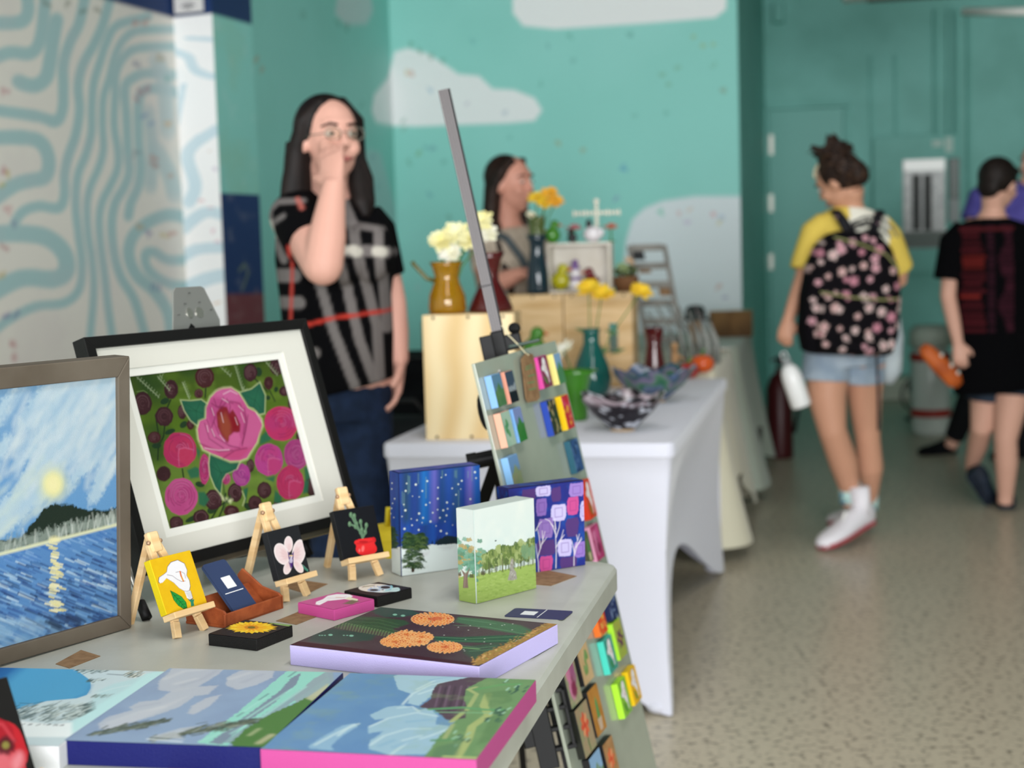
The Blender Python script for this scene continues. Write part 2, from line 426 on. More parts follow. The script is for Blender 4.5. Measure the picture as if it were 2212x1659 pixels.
for (x, y, c) in ((700, 330, '#4a5a8c'), (720, 470, '#b5566a'), (750, 455, '#b5566a'), (690, 510, '#b5566a'), (740, 600, '#6d93bd'), (770, 640, '#6d93bd'), (860, 640, '#d9a866'), (790, 800, '#c0522e'), (790, 840, '#a84a33'),
                  (765, 1200, '#4b3f9a'), (840, 1215, '#c9b13a'), (882, 1195, '#b4482a'), (720, 1160, '#c99a5a'), (25, 470, '#b84a66'), (20, 870, '#b84a66'), (10, 940, '#c2b83a'), (25, 895, '#c2b83a'), (40, 1080, '#cf7f86'), (60, 1150, '#6a5a9a'),
                  (25, 1270, '#a84a5a'), (10, 1410, '#b7a53a'), (30, 1620, '#5a4a9a'), (80, 1610, '#5a4a9a'), (790, 1470, '#5566a0'), (820, 1475, '#5566a0'), (420, 50, '#4c5a3c'), (500, 60, '#4c5a3c'), (340, 20, '#4c5a3c'), (240, 20, '#6b6a50'),
                  (740, 110, '#c9776a'), (690, 110, '#c9776a'), (60, 1760, '#b34a5f'), (75, 1830, '#b34a5f'), (820, 290, '#b39a6a'), (860, 400, '#59a8a0'), (700, 790, '#7b8590'), (870, 890, '#c58a6a')):
    pts = [(x/k+rn.uniform(-9, 9), y/k+rn.uniform(-7, 7)) for _ in range(5)]; a.line(pts, 3.2, c, .8, soft=1.1)
for zz in ('top',):
    v = ZT; a.poly([(-1, v), (F.w+1, v), (F.w+1, HZ+1), (-1, HZ+1)], NAVY, raw=True)
w = a.mesh('wall_left', None, PAINTM); w['kind'] = 'structure'
mb = MB(); f2 = wall_face(pN, pM); mb.add([f2.B, f2.B+f2.ex*f2.w, f2.B+f2.ex*f2.w+np.array([0, 0, HZ]), f2.B+np.array([0, 0, HZ])], [(0, 1, 2, 3)])
struct(mb, 'wall_left_near', mat('cream_wall', CREAM, rough=.6, noise=(PALE, 3, 3, .45, .55)))
# column: lit face and receding side
F = wall_face(pA, pC); a = Art(F, 60, '#fbfbfb'); k = 2.37
for pts, w_ in (([(880, 250), (960, 280), (1000, 350), (1100, 380), (1180, 360)], 60), ([(1120, 650), (1010, 720), (960, 800), (1000, 950), (960, 1050)], 70), ([(940, 420), (900, 640)], 40),
                ([(1160, 1100), (1060, 1080), (980, 1130), (930, 1180)], 70), ([(1160, 1260), (1020, 1270), (930, 1310)], 70), ([(1170, 1400), (1050, 1430), (950, 1500), (940, 1700)], 80), ([(960, 180), (1100, 190)], 50)): S(pts, w_, '#cfe3ec', .8)
for (x, y, c) in ((1050, 720, '#7fc4b0'), (1090, 760, '#c99a6a'), (1030, 1020, '#dd96a0'), (1070, 1050, '#dd96a0'), (1080, 1180, '#dd96b0'), (1110, 1230, '#dd96b0'), (1110, 1550, '#e0a04a'), (1090, 860, '#b8a0c4')):
    a.line([(x/k+rn.uniform(-9, 9), y/k+rn.uniform(-7, 7)) for _ in range(5)], 3.2, c, .6, soft=1.1)
a.poly([(-1, ZT), (F.w+1, ZT), (F.w+1, HZ+1), (-1, HZ+1)], NAVY, raw=True)
w = a.mesh('wall_left_column', None, PAINTM); w['kind'] = 'structure'
F = wall_face(pC, pS); a = Art(F, 50, TEAL); a.mottle('#9ad0b8', 6, .5, .8, .5, 5)
a.poly([(440, 416), (600, 418), (610, 900), (440, 900)], '#25396e'); a.poly([(440, 637), (600, 633), (610, 2000), (440, 2000)], '#7d4048'); a.mottle('#ffffff', 14, .62, .9, .12, 9)
a.line([(517, 585), (528, 570), (536, 590), (524, 625)], 7, '#7d8a72', .8); a.line([(547, 640), (555, 625), (560, 640)], 4, '#9a7d84', .5)
a.poly([(-1, ZT), (F.w+1, ZT), (F.w+1, HZ+1), (-1, HZ+1)], NAVY, raw=True)
w = a.mesh('wall_left_return', None, PAINTM); w['kind'] = 'structure'

def dabs(a, lst, w=3.0, al=.7, sp=8, seed=3):
    r_ = random.Random(seed)
    for (x, y, c) in lst: a.line([(x+r_.uniform(-sp, sp), y+r_.uniform(-sp, sp)) for _ in range(5)], w, c, al, soft=1.2)
CL1 = [(803, 240), (808, 205), (838, 168), (852, 112), (880, 104), (925, 116), (965, 142), (990, 160), (1035, 164), (1064, 192), (1110, 194), (1155, 212), (1171, 238), (1155, 261), (1100, 266), (900, 273), (850, 272), (812, 264)]
F = wall_face(pS, pK); a = Art(F, 220, TEAL); a.mottle('#8bd0c4', 2.0, .4, .75, .5, 12)
a.poly(CL1, '#f6fafa', soft=1.5); a.poly([(735, -60), (724, 30), (748, 54), (792, 52), (806, 24), (792, -60)], '#cfdcdc', .9, soft=1.5); a.poly([(795, 322), (776, 380), (790, 480), (860, 492), (852, 440), (822, 330)], '#b9d4d4', .75, soft=2)
dabs(a, [(556, 130, '#c48a5e'), (562, 150, '#c48a5e'), (728, 52, '#4c8a78'), (748, 60, '#4c8a78'), (803, 340, '#6f9fb0'), (812, 400, '#6f9fb0'), (655, 30, '#6fae9f'), (780, 230, '#5fae9f')])
w = a.mesh('wall_back', None, PAINTM); w['kind'] = 'structure'
F = wall_face(pK, pE); a = Art(F, 320, TEAL); a.mottle('#a0e4dc', 1.6, .4, .7, .6, 14)
a.poly(CL1, '#f6fafa', soft=1.4); a.poly([(1106, -120), (1108, 28), (1130, 56), (1200, 63), (1400, 50), (1545, 38), (1568, 20), (1576, -120)], '#fafcfc', soft=1.4)
a.poly([(1700, 418), (1600, 424), (1500, 424), (1432, 434), (1392, 450), (1366, 474), (1352, 520), (1335, 700), (1330, 1300), (1700, 1300)], '#e6f0f4', soft=1.6)
dabs(a, [(873, 262, '#8fb8a8'), (885, 95, '#4f8f6a'), (905, 112, '#4f8f6a'), (930, 122, '#56927a'), (955, 130, '#56927a'), (875, 155, '#d9b24a'), (888, 158, '#d98a6a'), (872, 280, '#86a898'), (884, 350, '#5f9f88'), (905, 330, '#79a95f'), (920, 318, '#5aa0a8'), (935, 322, '#5a88a0'),
         (930, 195, '#8fb8d8'), (1010, 225, '#b8a8c8'), (1090, 245, '#a8b8d0'), (1258, 326, '#b39a5a'), (1205, 310, '#b3a05a'), (1350, 368, '#4f98c8'), (1345, 360, '#4f98c8'), (1020, 90, '#6fb8b8'), (1180, 100, '#6fb0b0'), (1240, 130, '#70b2ac'), (1170, 180, '#5fae9f'),
         (1360, 75, '#4f9a90'), (1230, 80, '#5fae9f'), (1500, 80, '#a8b85a'), (1520, 100, '#a8b85a'), (1540, 96, '#a8b85a'), (1430, 160, '#7aae86'), (1445, 180, '#7aae86'), (1465, 150, '#7aae86'), (1540, 140, '#7ab8a0'), (1562, 195, '#8a7a4a'), (1440, 245, '#5aa898'), (1370, 250, '#74b8ae'),
         (1425, 455, '#4fd0b0'), (1430, 460, '#4fd0b0'), (1468, 462, '#e0a8a8'), (1490, 450, '#e8c0a0'), (1540, 462, '#e8909a'), (1558, 470, '#9ab8e0'), (1556, 480, '#e0d070'), (1485, 480, '#c8a0d8'), (1552, 620, '#d08a6a'), (1565, 640, '#7a6ab0'), (1500, 690, '#9fb0b0'), (1330, 430, '#8888c0'),
         (960, 350, '#5fa89c'), (1100, 300, '#6fb8b0'), (930, 420, '#5fa0b0'), (970, 470, '#6a9a8a'), (1215, 600, '#d0e0e0'), (900, 620, '#c0d8d8')], sp=6)
w = a.mesh('wall_back_right', None, PAINTM); w['kind'] = 'structure'
teal_m = mat('teal_gloss_paint', '#82cbc0', rough=.45, noise=('#78c0b4', 2.5, 3, .4, .6))
mb = MB(); z = np.array([0, 0, HZ]); q = [np.array([*p_, 0.0]) for p_ in (pE, pF)]; mb.add([q[0], q[1], q[1]+z, q[0]+z], [(0, 1, 2, 3)]); struct(mb, 'wall_passage', teal_m)
mb = MB(); q = [np.array([*p_, 0.0]) for p_ in (pF, pG)]; mb.add([q[0], q[1], q[1]+z, q[0]+z], [(0, 1, 2, 3)]); struct(mb, 'wall_far', teal_m)
mb = MB(); q = [np.array([*p_, 0.0]) for p_ in (pG, pRb)]; mb.add([q[0], q[1], q[1]+z, q[0]+z], [(0, 1, 2, 3)]); struct(mb, 'wall_right', mat('grey_teal_wall', '#9cbab4', rough=.6, noise=('#93b0aa', 2.5, 3, .4, .6)))

# fittings on the far wall: boxes given by the pixel rectangle they fill on the wall plane
FW = wall_face(pF, pG)
def wbox(mb, x0, y0, x1, y1, d, off=0.0):
    (u0, v1), (u1, v0) = FW.px(((x0+x1)/2, y0)), FW.px(((x0+x1)/2, y1)); uL = FW.px((x0, (y0+y1)/2))[0]; uR = FW.px((x1, (y0+y1)/2))[0]
    v0 = max(v0, 0.001); c = FW.B+FW.ex*(uL+uR)/2+FW.ey*(v0+v1)/2+FW.n*(off+d/2)
    return mb.box(c, FW.ex, FW.n, FW.ey, uR-uL, d, v1-v0)
mb = MB()
for r_ in ((1655, 232, 1664, 860), (1826, 232, 1836, 860), (1655, 222, 1836, 234)): wbox(mb, *r_, .05)
dr = thing('door_1', None, None, loc=FW.B+FW.ex*.6+FW.n*.03); dr['kind'] = 'structure'
mb.build('door_frame', teal_m, dr, bevel=.004)
mb = MB(); wbox(mb, 1665, 235, 1825, 860, .035); mb.build('door_leaf', mat('teal_door', '#7cc4b9', rough=.4), dr, bevel=.004)
for y0, y1 in ((292, 335), (420, 458), (548, 582)):
    mb = MB(); wbox(mb, 1662, y0, 1671, y1, .02, .036); mb.build('hinge', mat('pale_metal', '#d9d9cf', rough=.4, metal=.3), dr)
mb = MB(); wbox(mb, 1798, 545, 1812, 552, .06, .036); mb.build('door_handle', mat('pale_metal'), dr, bevel=.003)
mb = MB(); wbox(mb, 1672, 10, 1694, 52, .12); solo(mb, 'door_closer_box', teal_m, 'small teal painted box high on the wall above the door hinges', 'wall box', bevel=.006)
mb = MB()
for x0, x1 in ((1878, 1886), (1932, 1938)): wbox(mb, x0, 120, x1, 290, .03)
solo(mb.box(FW.B, FW.ex, FW.n, FW.ey, .001, .001, .001) if False else mb, 'conduit_pair', teal_m, 'pair of teal painted conduits dropping to the left end of the cabinet', 'pipe', bevel=.006)
for x0, x1, lab in ((2016, 2024, 'slim teal conduit rising from the electrical cabinet, leftmost of its bank'), (2044, 2056, 'thick teal conduit rising from the electrical cabinet, middle of its bank'), (2060, 2068, 'slim teal conduit rising just right of the thick one above the cabinet'), (2088, 2095, 'teal conduit running down right of the electrical cabinet')):
    mb = MB(); wbox(mb, x0, 20, x1, 292 if x0 < 2080 else 640, .05); solo(mb, 'conduit', teal_m, lab, 'pipe', bevel=.01)
cab = thing('electrical_cabinet', 'large teal painted electrical cabinet with a steel breaker panel set in its front', 'electrical cabinet', loc=FW.B+FW.ex*1.3+FW.n*.05)
mb = MB(); wbox(mb, 1886, 294, 2066, 590, .10); mb.build('cabinet_body', teal_m, cab, bevel=.006)
steel = mat('brushed_steel', '#a2a3a1', rough=.45, metal=.5, noise=('#8e908f', 30, 2, .4, .6)); dark_st = mat('dark_panel_steel', '#5c6360', rough=.45, metal=.4)
mb = MB(); wbox(mb, 1949, 345, 2040, 536, .02, .10); pnl = mb.build('breaker_panel', steel, cab, bevel=.003)
mb = MB(); wbox(mb, 1951, 500, 2038, 534, .006, .12); mb.build('panel_lower_plate', mat('grey_plate', '#7d8480', rough=.5), cab)
mb = MB(); wbox(mb, 1969, 378, 1987, 498, .006, .12); wbox(mb, 1993, 378, 2011, 498, .006, .12); mb.build('breaker_rows', mat('black_breakers', '#2b2c2b', rough=.5, wave=('#5a5a58', 14, 0, 'Z')), cab)
mb = MB(); wbox(mb, 1950, 346, 2039, 370, .01, .12); mb.build('panel_top_flap', mat('bright_steel', '#d0d1cd', rough=.4, metal=.3), cab)
mb = MB(); wbox(mb, 2047, 343, 2070, 430, .05, .10); mb.build('switch_box', dark_st, cab, bevel=.004)
mb = MB(); wbox(mb, 2047, 430, 2070, 480, .045, .10); mb.build('switch_box_cover', mat('grey_plate2', '#a5abab', rough=.4), cab, bevel=.004)
mb = MB(); wbox(mb, 2040, 298, 2056, 330, .002, .101); wbox(mb, 2012, 305, 2034, 318, .002, .101); mb.build('paper_notice', mat('faded_paper', '#cfe6dc', rough=.8), cab)
mb = MB(); wbox(mb, 1837, 584, 2300, 600, .03); struct(mb, 'trim_1', teal_m)
mb = MB(); wbox(mb, 1836, 842, 2300, 870, .02); struct(mb, 'baseboard_far', mat('dark_base', '#5f9a90', rough=.5))
# things standing by the far wall
mb = MB(); wbox(mb, 1898, 808, 1972, 864, .28, .06); solo(mb, 'low_cabinet', mat('cream_cabinet', '#c3c8b8', rough=.6), 'low cream cabinet on the floor against the far teal wall', 'cabinet', bevel=.01)
c = D(1985, 862, 10.4); fan = thing('floor_fan', 'small round black floor fan standing before the cream cabinet', 'fan', loc=(c[0], c[1], 0))
blk = mat('black_plastic', '#1b1c1d', rough=.4); c0 = np.array([c[0], c[1], 0])
mb = MB().lathe(c0, [(.001, 0), (.09, 0), (.09, .02), (.02, .035), (.02, .06), (.001, .06)]); mb.build('base', blk, fan, smooth=True)
mb = MB(); ring = [c0+np.array([.12*math.cos(t), 0, .17+.12*math.sin(t)]) for t in np.linspace(0, 2*math.pi, 25)]; mb.tube(ring, .008, 6)
for r_ in (.04, .08): mb.tube([c0+np.array([r_*math.cos(t), -.03, .17+r_*math.sin(t)]) for t in np.linspace(0, 2*math.pi, 21)], .003, 5)
for t in np.linspace(0, math.pi, 7)[:-1]: mb.bar(c0+np.array([.12*math.cos(t), -.02, .17+.12*math.sin(t)]), c0-np.array([.12*math.cos(t), .02, -.17+.12*math.sin(t)]), .004, .004)
mb.build('guard', blk, fan)
mb = MB()
for t in (0, 2.1, 4.2):
    e = np.array([math.cos(t), 0, math.sin(t)]); g = np.array([-math.sin(t), .35, math.cos(t)]); h = c0+np.array([0, .02, .17]); mb.prism([h, h+e*.05+g*.045, h+e*.10+g*.02, h+e*.10-g*.02], (0, .003, 0))
mb.ball(c0+np.array([0, .02, .17]), .025); mb.build('blades', mat('fan_blade', '#2e3231', rough=.5), fan)
c = D(2010, 840, 9.6); c0 = np.array([c[0], c[1], 0.0]); jug = thing('water_dispenser', 'clear drink dispenser jar with pale lid and red bands behind the children', 'dispenser', loc=c0)
glass_w = mat('jar_glass', '#c9d0c8', rough=.15, trans=.25, ior=1.3)
MB().lathe(c0, [(.001, 0), (.10, 0), (.12, .04), (.12, .5), (.10, .56), (.001, .56)]).build('jar', glass_w, jug, smooth=True)
MB().lathe(c0+np.array([0, 0, .56]), [(.001, 0), (.13, 0), (.13, .09), (.10, .13), (.001, .13)]).build('lid', mat('pale_lid', '#a9b3a6', rough=.5), jug, smooth=True)
for zz in (.12, .47): MB().lathe(c0+np.array([0, 0, zz]), [(.122, 0), (.126, .01), (.126, .04), (.122, .05)]).build('band', mat('red_band', '#8f2d25', rough=.5), jug, smooth=True)
c = D(1684, 868, 8.8); c0 = np.array([c[0], c[1], 0.0]); ext = thing('fire_extinguisher', 'dark red fire extinguisher on the floor beside the passage wall', 'fire extinguisher', loc=c0)
MB().lathe(c0, [(.001, 0), (.072, 0), (.075, .02), (.075, .4), (.05, .47), (.022, .49), (.022, .52), (.001, .52)]).build('cylinder', mat('extinguisher_red', '#3f1416', rough=.35), ext, smooth=True)
MB().tube([c0+np.array([0, 0, .53]), c0+np.array([.0, 0, .58])], .018, 8).bar(c0+np.array([-.05, 0, .56]), c0+np.array([.04, 0, .6]), .02, .012).build('valve_and_lever', blk, ext)
MB().tube([c0+np.array([.02, -.02, .55]), c0+np.array([.1, -.05, .5]), c0+np.array([.1, -.06, .3]), c0+np.array([.07, -.06, .15])], .012, 8).build('hose', blk, ext, smooth=True)
# air conditioner and white pipe high on the right
c = D(1950, -14, 8.6); ac = thing('air_conditioner', 'white wall air conditioner at the top edge of the room with a dark slot below', 'air conditioner', loc=c)
ex_ = np.array([.977, -.213, 0]); ey_ = np.array([.213, .977, 0]); ez_ = np.array([0, 0, 1.0])
MB().box(c+ez_*.13, ex_, ey_, ez_, .66, .22, .30).build('housing', mat('white_plastic', '#f1f1ec', rough=.4), ac, bevel=.02)
MB().box(c-ez_*.024+ex_*.06-ey_*.02, ex_, ey_, ez_, .5, .14, .016).build('air_slot', mat('slot_grey', '#6f6a60', rough=.5), ac)
p0, p1 = D(2082, 26, 8.2), D(2330, 24, 7.6)
solo(MB().tube([p0, p1], .022, 12), 'ceiling_pipe', mat('white_plastic'), 'white horizontal pipe near the ceiling right of the air conditioner', 'pipe', smooth=True)
# sign hung above the mural on the navy band
F = wall_face(pA, pC); u0, v0 = F.px((382, 31)); u1, v1 = F.px((440, -40)); o_ = F.B+F.n*.012
sg = thing('wall_sign', 'white paper sign on the navy band above the mural column', 'sign', loc=o_+F.ex*(u0+u1)/2+F.ey*v0)
MB().box(o_+F.ex*(u0+u1)/2+F.ey*(v0+v1)/2, F.ex, F.n, F.ey, u1-u0, .008, v1-v0).build('sign_board', mat('sign_white', '#e4e2e0', rough=.7), sg)
mb = MB()
for k_, y in enumerate((9, 14, 19)): c_ = F.B+F.n*.018+F.ex*((u0+u1)/2)+F.ey*F.px((410, y))[1]; mb.box(c_, F.ex, F.n, F.ey, (.05, .07, .04)[k_], .002, .006)
mb.build('printed_lines', mat('grey_ink', '#8a8a8e', rough=.8), sg)

# ------------------------------------------------------------------ front table with the artworks
TZ = 0.74
TY = R(-12.0)
tx = np.array([math.cos(TY), math.sin(TY), 0]); ty = np.array([-math.sin(TY), math.cos(TY), 0]); tz = np.array([0, 0, 1.0])
CR = np.array([0.172, 2.528, 0.0])           # far right corner of the table top
def TT(u, v, z=0.0): return CR-tx*u-ty*v+tz*z   # u to the left, v towards the camera
plast = mat('grey_table_plastic', '#bcbdb4', rough=.38, noise=('#b2b3aa', 9, 4, .4, .62), bump=.12, bscale=260)
tab = thing('folding_table', 'pale grey plastic folding table carrying the paintings in the foreground', 'table', M4(tx, ty, tz, TT(.38, .9, 0)))
def rrect(u0, u1, v0, v1, r, z, n=6):
    o = []
    for cu, cv, a0 in ((u0+r, v0+r, 180), (u1-r, v0+r, 270), (u1-r, v1-r, 0), (u0+r, v1-r, 90)):
        for i in range(n+1):
            t = R(a0+90*i/n); o.append(TT(cu+r*math.cos(t), cv+r*math.sin(t), z))
    return o
mb = MB(); rings = []
for e, zz in ((.0, .700), (.0, .731), (.004, .7375), (.010, .7395), (.028, .7385), (.034, .74)): rings.append(rrect(e, .76-e, e, 1.83-e, .045-e*.5, zz))
n_ = len(rings[0]); vs = [p_ for r_ in rings for p_ in r_]; k_ = len(rings)
fs = [(i*n_+j, i*n_+(j+1) % n_, (i+1)*n_+(j+1) % n_, (i+1)*n_+j) for i in range(k_-1) for j in range(n_)]+[tuple((k_-1)*n_+j for j in range(n_)), tuple(range(n_-1, -1, -1))]
mb.add(vs, fs); smooth_by_angle(mb.build('tabletop', plast, tab, weld=True), 30)
gm = mat('table_leg_steel', '#5d6062', rough=.35, metal=.6)
for u in (.22, .60):
    for v in (.28, 1.55): MB().tube([TT(u, v, .70), TT(u, v, .01)], .013, 10).build('leg', gm, tab, smooth=True)
for v in (.28, 1.55): MB().tube([TT(.22, v, .14), TT(.60, v, .14)], .009, 8).build('crossbar', gm, tab, smooth=True)

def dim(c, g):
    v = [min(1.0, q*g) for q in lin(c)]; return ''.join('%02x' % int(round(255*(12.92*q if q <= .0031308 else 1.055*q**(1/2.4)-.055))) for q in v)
def canvas(name, label, B, ex, ey, n, w, h, t, edge, art=None, cat='painting', group=None, sides=None, eg=None):
    """stretched canvas: painted front grid on a bevelled block; B is the bottom left corner of its front"""
    B = np.array(B, float); o = B+ex*w/2-n*t/2 if abs(n[2]) < .9 else B+ex*w/2+ey*h/2-n*t
    th = thing(name, label, cat, M4(ex, ey, n, o), group)
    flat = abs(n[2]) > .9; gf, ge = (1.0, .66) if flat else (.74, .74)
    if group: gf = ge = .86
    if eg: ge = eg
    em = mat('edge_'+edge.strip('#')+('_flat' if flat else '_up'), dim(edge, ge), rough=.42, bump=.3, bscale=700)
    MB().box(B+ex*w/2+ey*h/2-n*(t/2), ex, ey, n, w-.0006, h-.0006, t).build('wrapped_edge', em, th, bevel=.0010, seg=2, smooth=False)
    F = Face(B+ex*.0007+ey*.0007, ex, ey, w-.0014, h-.0014)
    if art is not None:
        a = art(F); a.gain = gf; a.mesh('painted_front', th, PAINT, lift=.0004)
    if sides: sides(th, B, ex, ey, n, w, h, t)
    return th
def flatpose(c, deg):
    ex = np.array([math.cos(R(deg)), math.sin(R(deg)), 0]); ey = np.array([-ex[1], ex[0], 0]); return ex, ey, tz.copy()

# --- canvas with pink edge: mountain landscape seen upside down
def art_pink(F):
    a = Art(F, 330, '#5f90c0'); a.grad([(0, '#648fb6'), (1, '#668fbb')]); a.mottle('#5a86b8', 30, .4, .7, .35, 3); a.mottle('#79a3c6', 18, .5, .8, .3, 4)
    cl, cd = '#a3c3d2', '#86b0cb'
    for P_, c in (([(850, 1462), (905, 1440), (1060, 1440), (1065, 1475), (1000, 1478), (960, 1485), (930, 1505), (905, 1525), (880, 1520), (890, 1500), (860, 1490)], cl),
                  ([(800, 1545), (835, 1528), (870, 1524), (905, 1535), (925, 1528), (945, 1545), (940, 1565), (975, 1570), (965, 1600), (930, 1630), (840, 1632), (795, 1618), (800, 1600), (830, 1580), (795, 1585), (796, 1570), (835, 1553), (808, 1556)], '#9bbdd0'),
                  ([(665, 1613), (700, 1590), (740, 1568), (768, 1563), (774, 1570), (740, 1590), (715, 1612), (720, 1622), (670, 1618)], '#8fb5d0')): a.poly(P_, c, nz=3)
    for Q in ([(870, 1522), (890, 1500), (930, 1480), (1010, 1466), (1060, 1470)], [(900, 1490), (940, 1470), (1000, 1460)], [(800, 1570), (840, 1552), (900, 1540), (945, 1548)], [(800, 1610), (830, 1590), (880, 1575), (930, 1575)], [(845, 1630), (880, 1605), (930, 1590), (970, 1575)], [(680, 1610), (720, 1588), (765, 1566)], [(730, 1590), (750, 1575), (775, 1564)], [(860, 1530), (890, 1527), (905, 1537)], [(870, 1600), (910, 1590)], [(940, 1455), (1000, 1450), (1040, 1452)], [(905, 1500), (950, 1485)]):
        a.line(Q, 3.5, '#c9dfe4', .75, soft=1.6)
    for Q in ([(880, 1560), (930, 1555)], [(850, 1615), (900, 1598)], [(930, 1470), (990, 1462)], [(820, 1612), (850, 1600)]): a.line(Q, 6, cd, .6, soft=2)
    a.poly([(945, 1478), (1010, 1464), (1060, 1462), (1070, 1480), (1030, 1500), (1010, 1560), (965, 1556), (940, 1535), (905, 1528), (930, 1510), (935, 1492)], '#54404f', nz=3)
    for x in (940, 960, 985, 1000): a.line([(x+12, 1482), (x, 1528)], 2.5, '#7a6478', .5); a.line([(x+24, 1484), (x+8, 1538)], 3, '#3a2c3a', .6)
    a.poly([(1008, 1488), (1028, 1478), (1060, 1460), (1160, 1452), (1170, 1500), (1100, 1600), (1050, 1680), (900, 1655), (925, 1625), (950, 1590), (975, 1570), (985, 1555), (1005, 1552), (1010, 1530), (1002, 1510)], '#6c9160', nz=3)
    pass
    for Q, w_, c in (([(1028, 1485), (1012, 1490), (1030, 1500), (1018, 1520), (1008, 1535)], 5, '#a6b377'), ([(1055, 1500), (1045, 1525), (1055, 1545), (1020, 1570), (1010, 1600), (985, 1640)], 9, '#a9b574'), ([(975, 1560), (1000, 1540)], 6, '#a9b574'), ([(960, 1596), (978, 1566)], 5, '#a0ad78'),
                     ([(930, 1533), (1000, 1529), (1050, 1534), (1085, 1534)], 7, '#5c9a68'), ([(940, 1539), (1010, 1540), (1065, 1541)], 3, '#7fb488'), ([(1030, 1490), (1080, 1480), (1125, 1478)], 6, '#5f9a5f'), ([(935, 1600), (990, 1598)], 6, '#5a9060')): a.line(Q, w_, c, .9, soft=1.4)
    for q in ([(1045, 1498), (1100, 1490), (1108, 1515), (1060, 1530)], [(1060, 1550), (1095, 1540), (1060, 1600), (1030, 1610)]): a.poly(q, '#5d8253', .8, soft=3)
    rn = random.Random(2)
    for cx, cy, n_ in ((1105, 1465, 9), (1115, 1492, 12), (1080, 1540, 15), (990, 1598, 14), (1065, 1556, 8)):
        for _ in range(n_): x = cx+rn.gauss(0, 11); y = cy+rn.gauss(0, 6); a.line([(x, y), (x+rn.uniform(3, 9), y-rn.uniform(2, 6))], 3, rn.choice(['#2f5546', '#38604c', '#446c50', '#9ac3a8']), .85)
    a.poly([(940, 1615), (1000, 1600), (980, 1650), (930, 1640)], '#54785a', .6, soft=3); a.line([(960, 1635), (1030, 1638)], 5, '#c3cc84', .8, soft=2); a.mottle('#8da870', 40, .55, .8, .25, 22)
    return a
ex, ey, n = flatpose(None, -13.2); w_, h_ = .228, .280; c = np.array([-.1248, 1.6363, .766]); Bp = c-ex*w_/2-ey*h_/2
canvas('canvas_painting', 'mountain landscape canvas with bright pink edges lying at the near table corner', Bp, ex, ey, n, w_, h_, .026, '#f05fb4', art_pink, eg=.56)
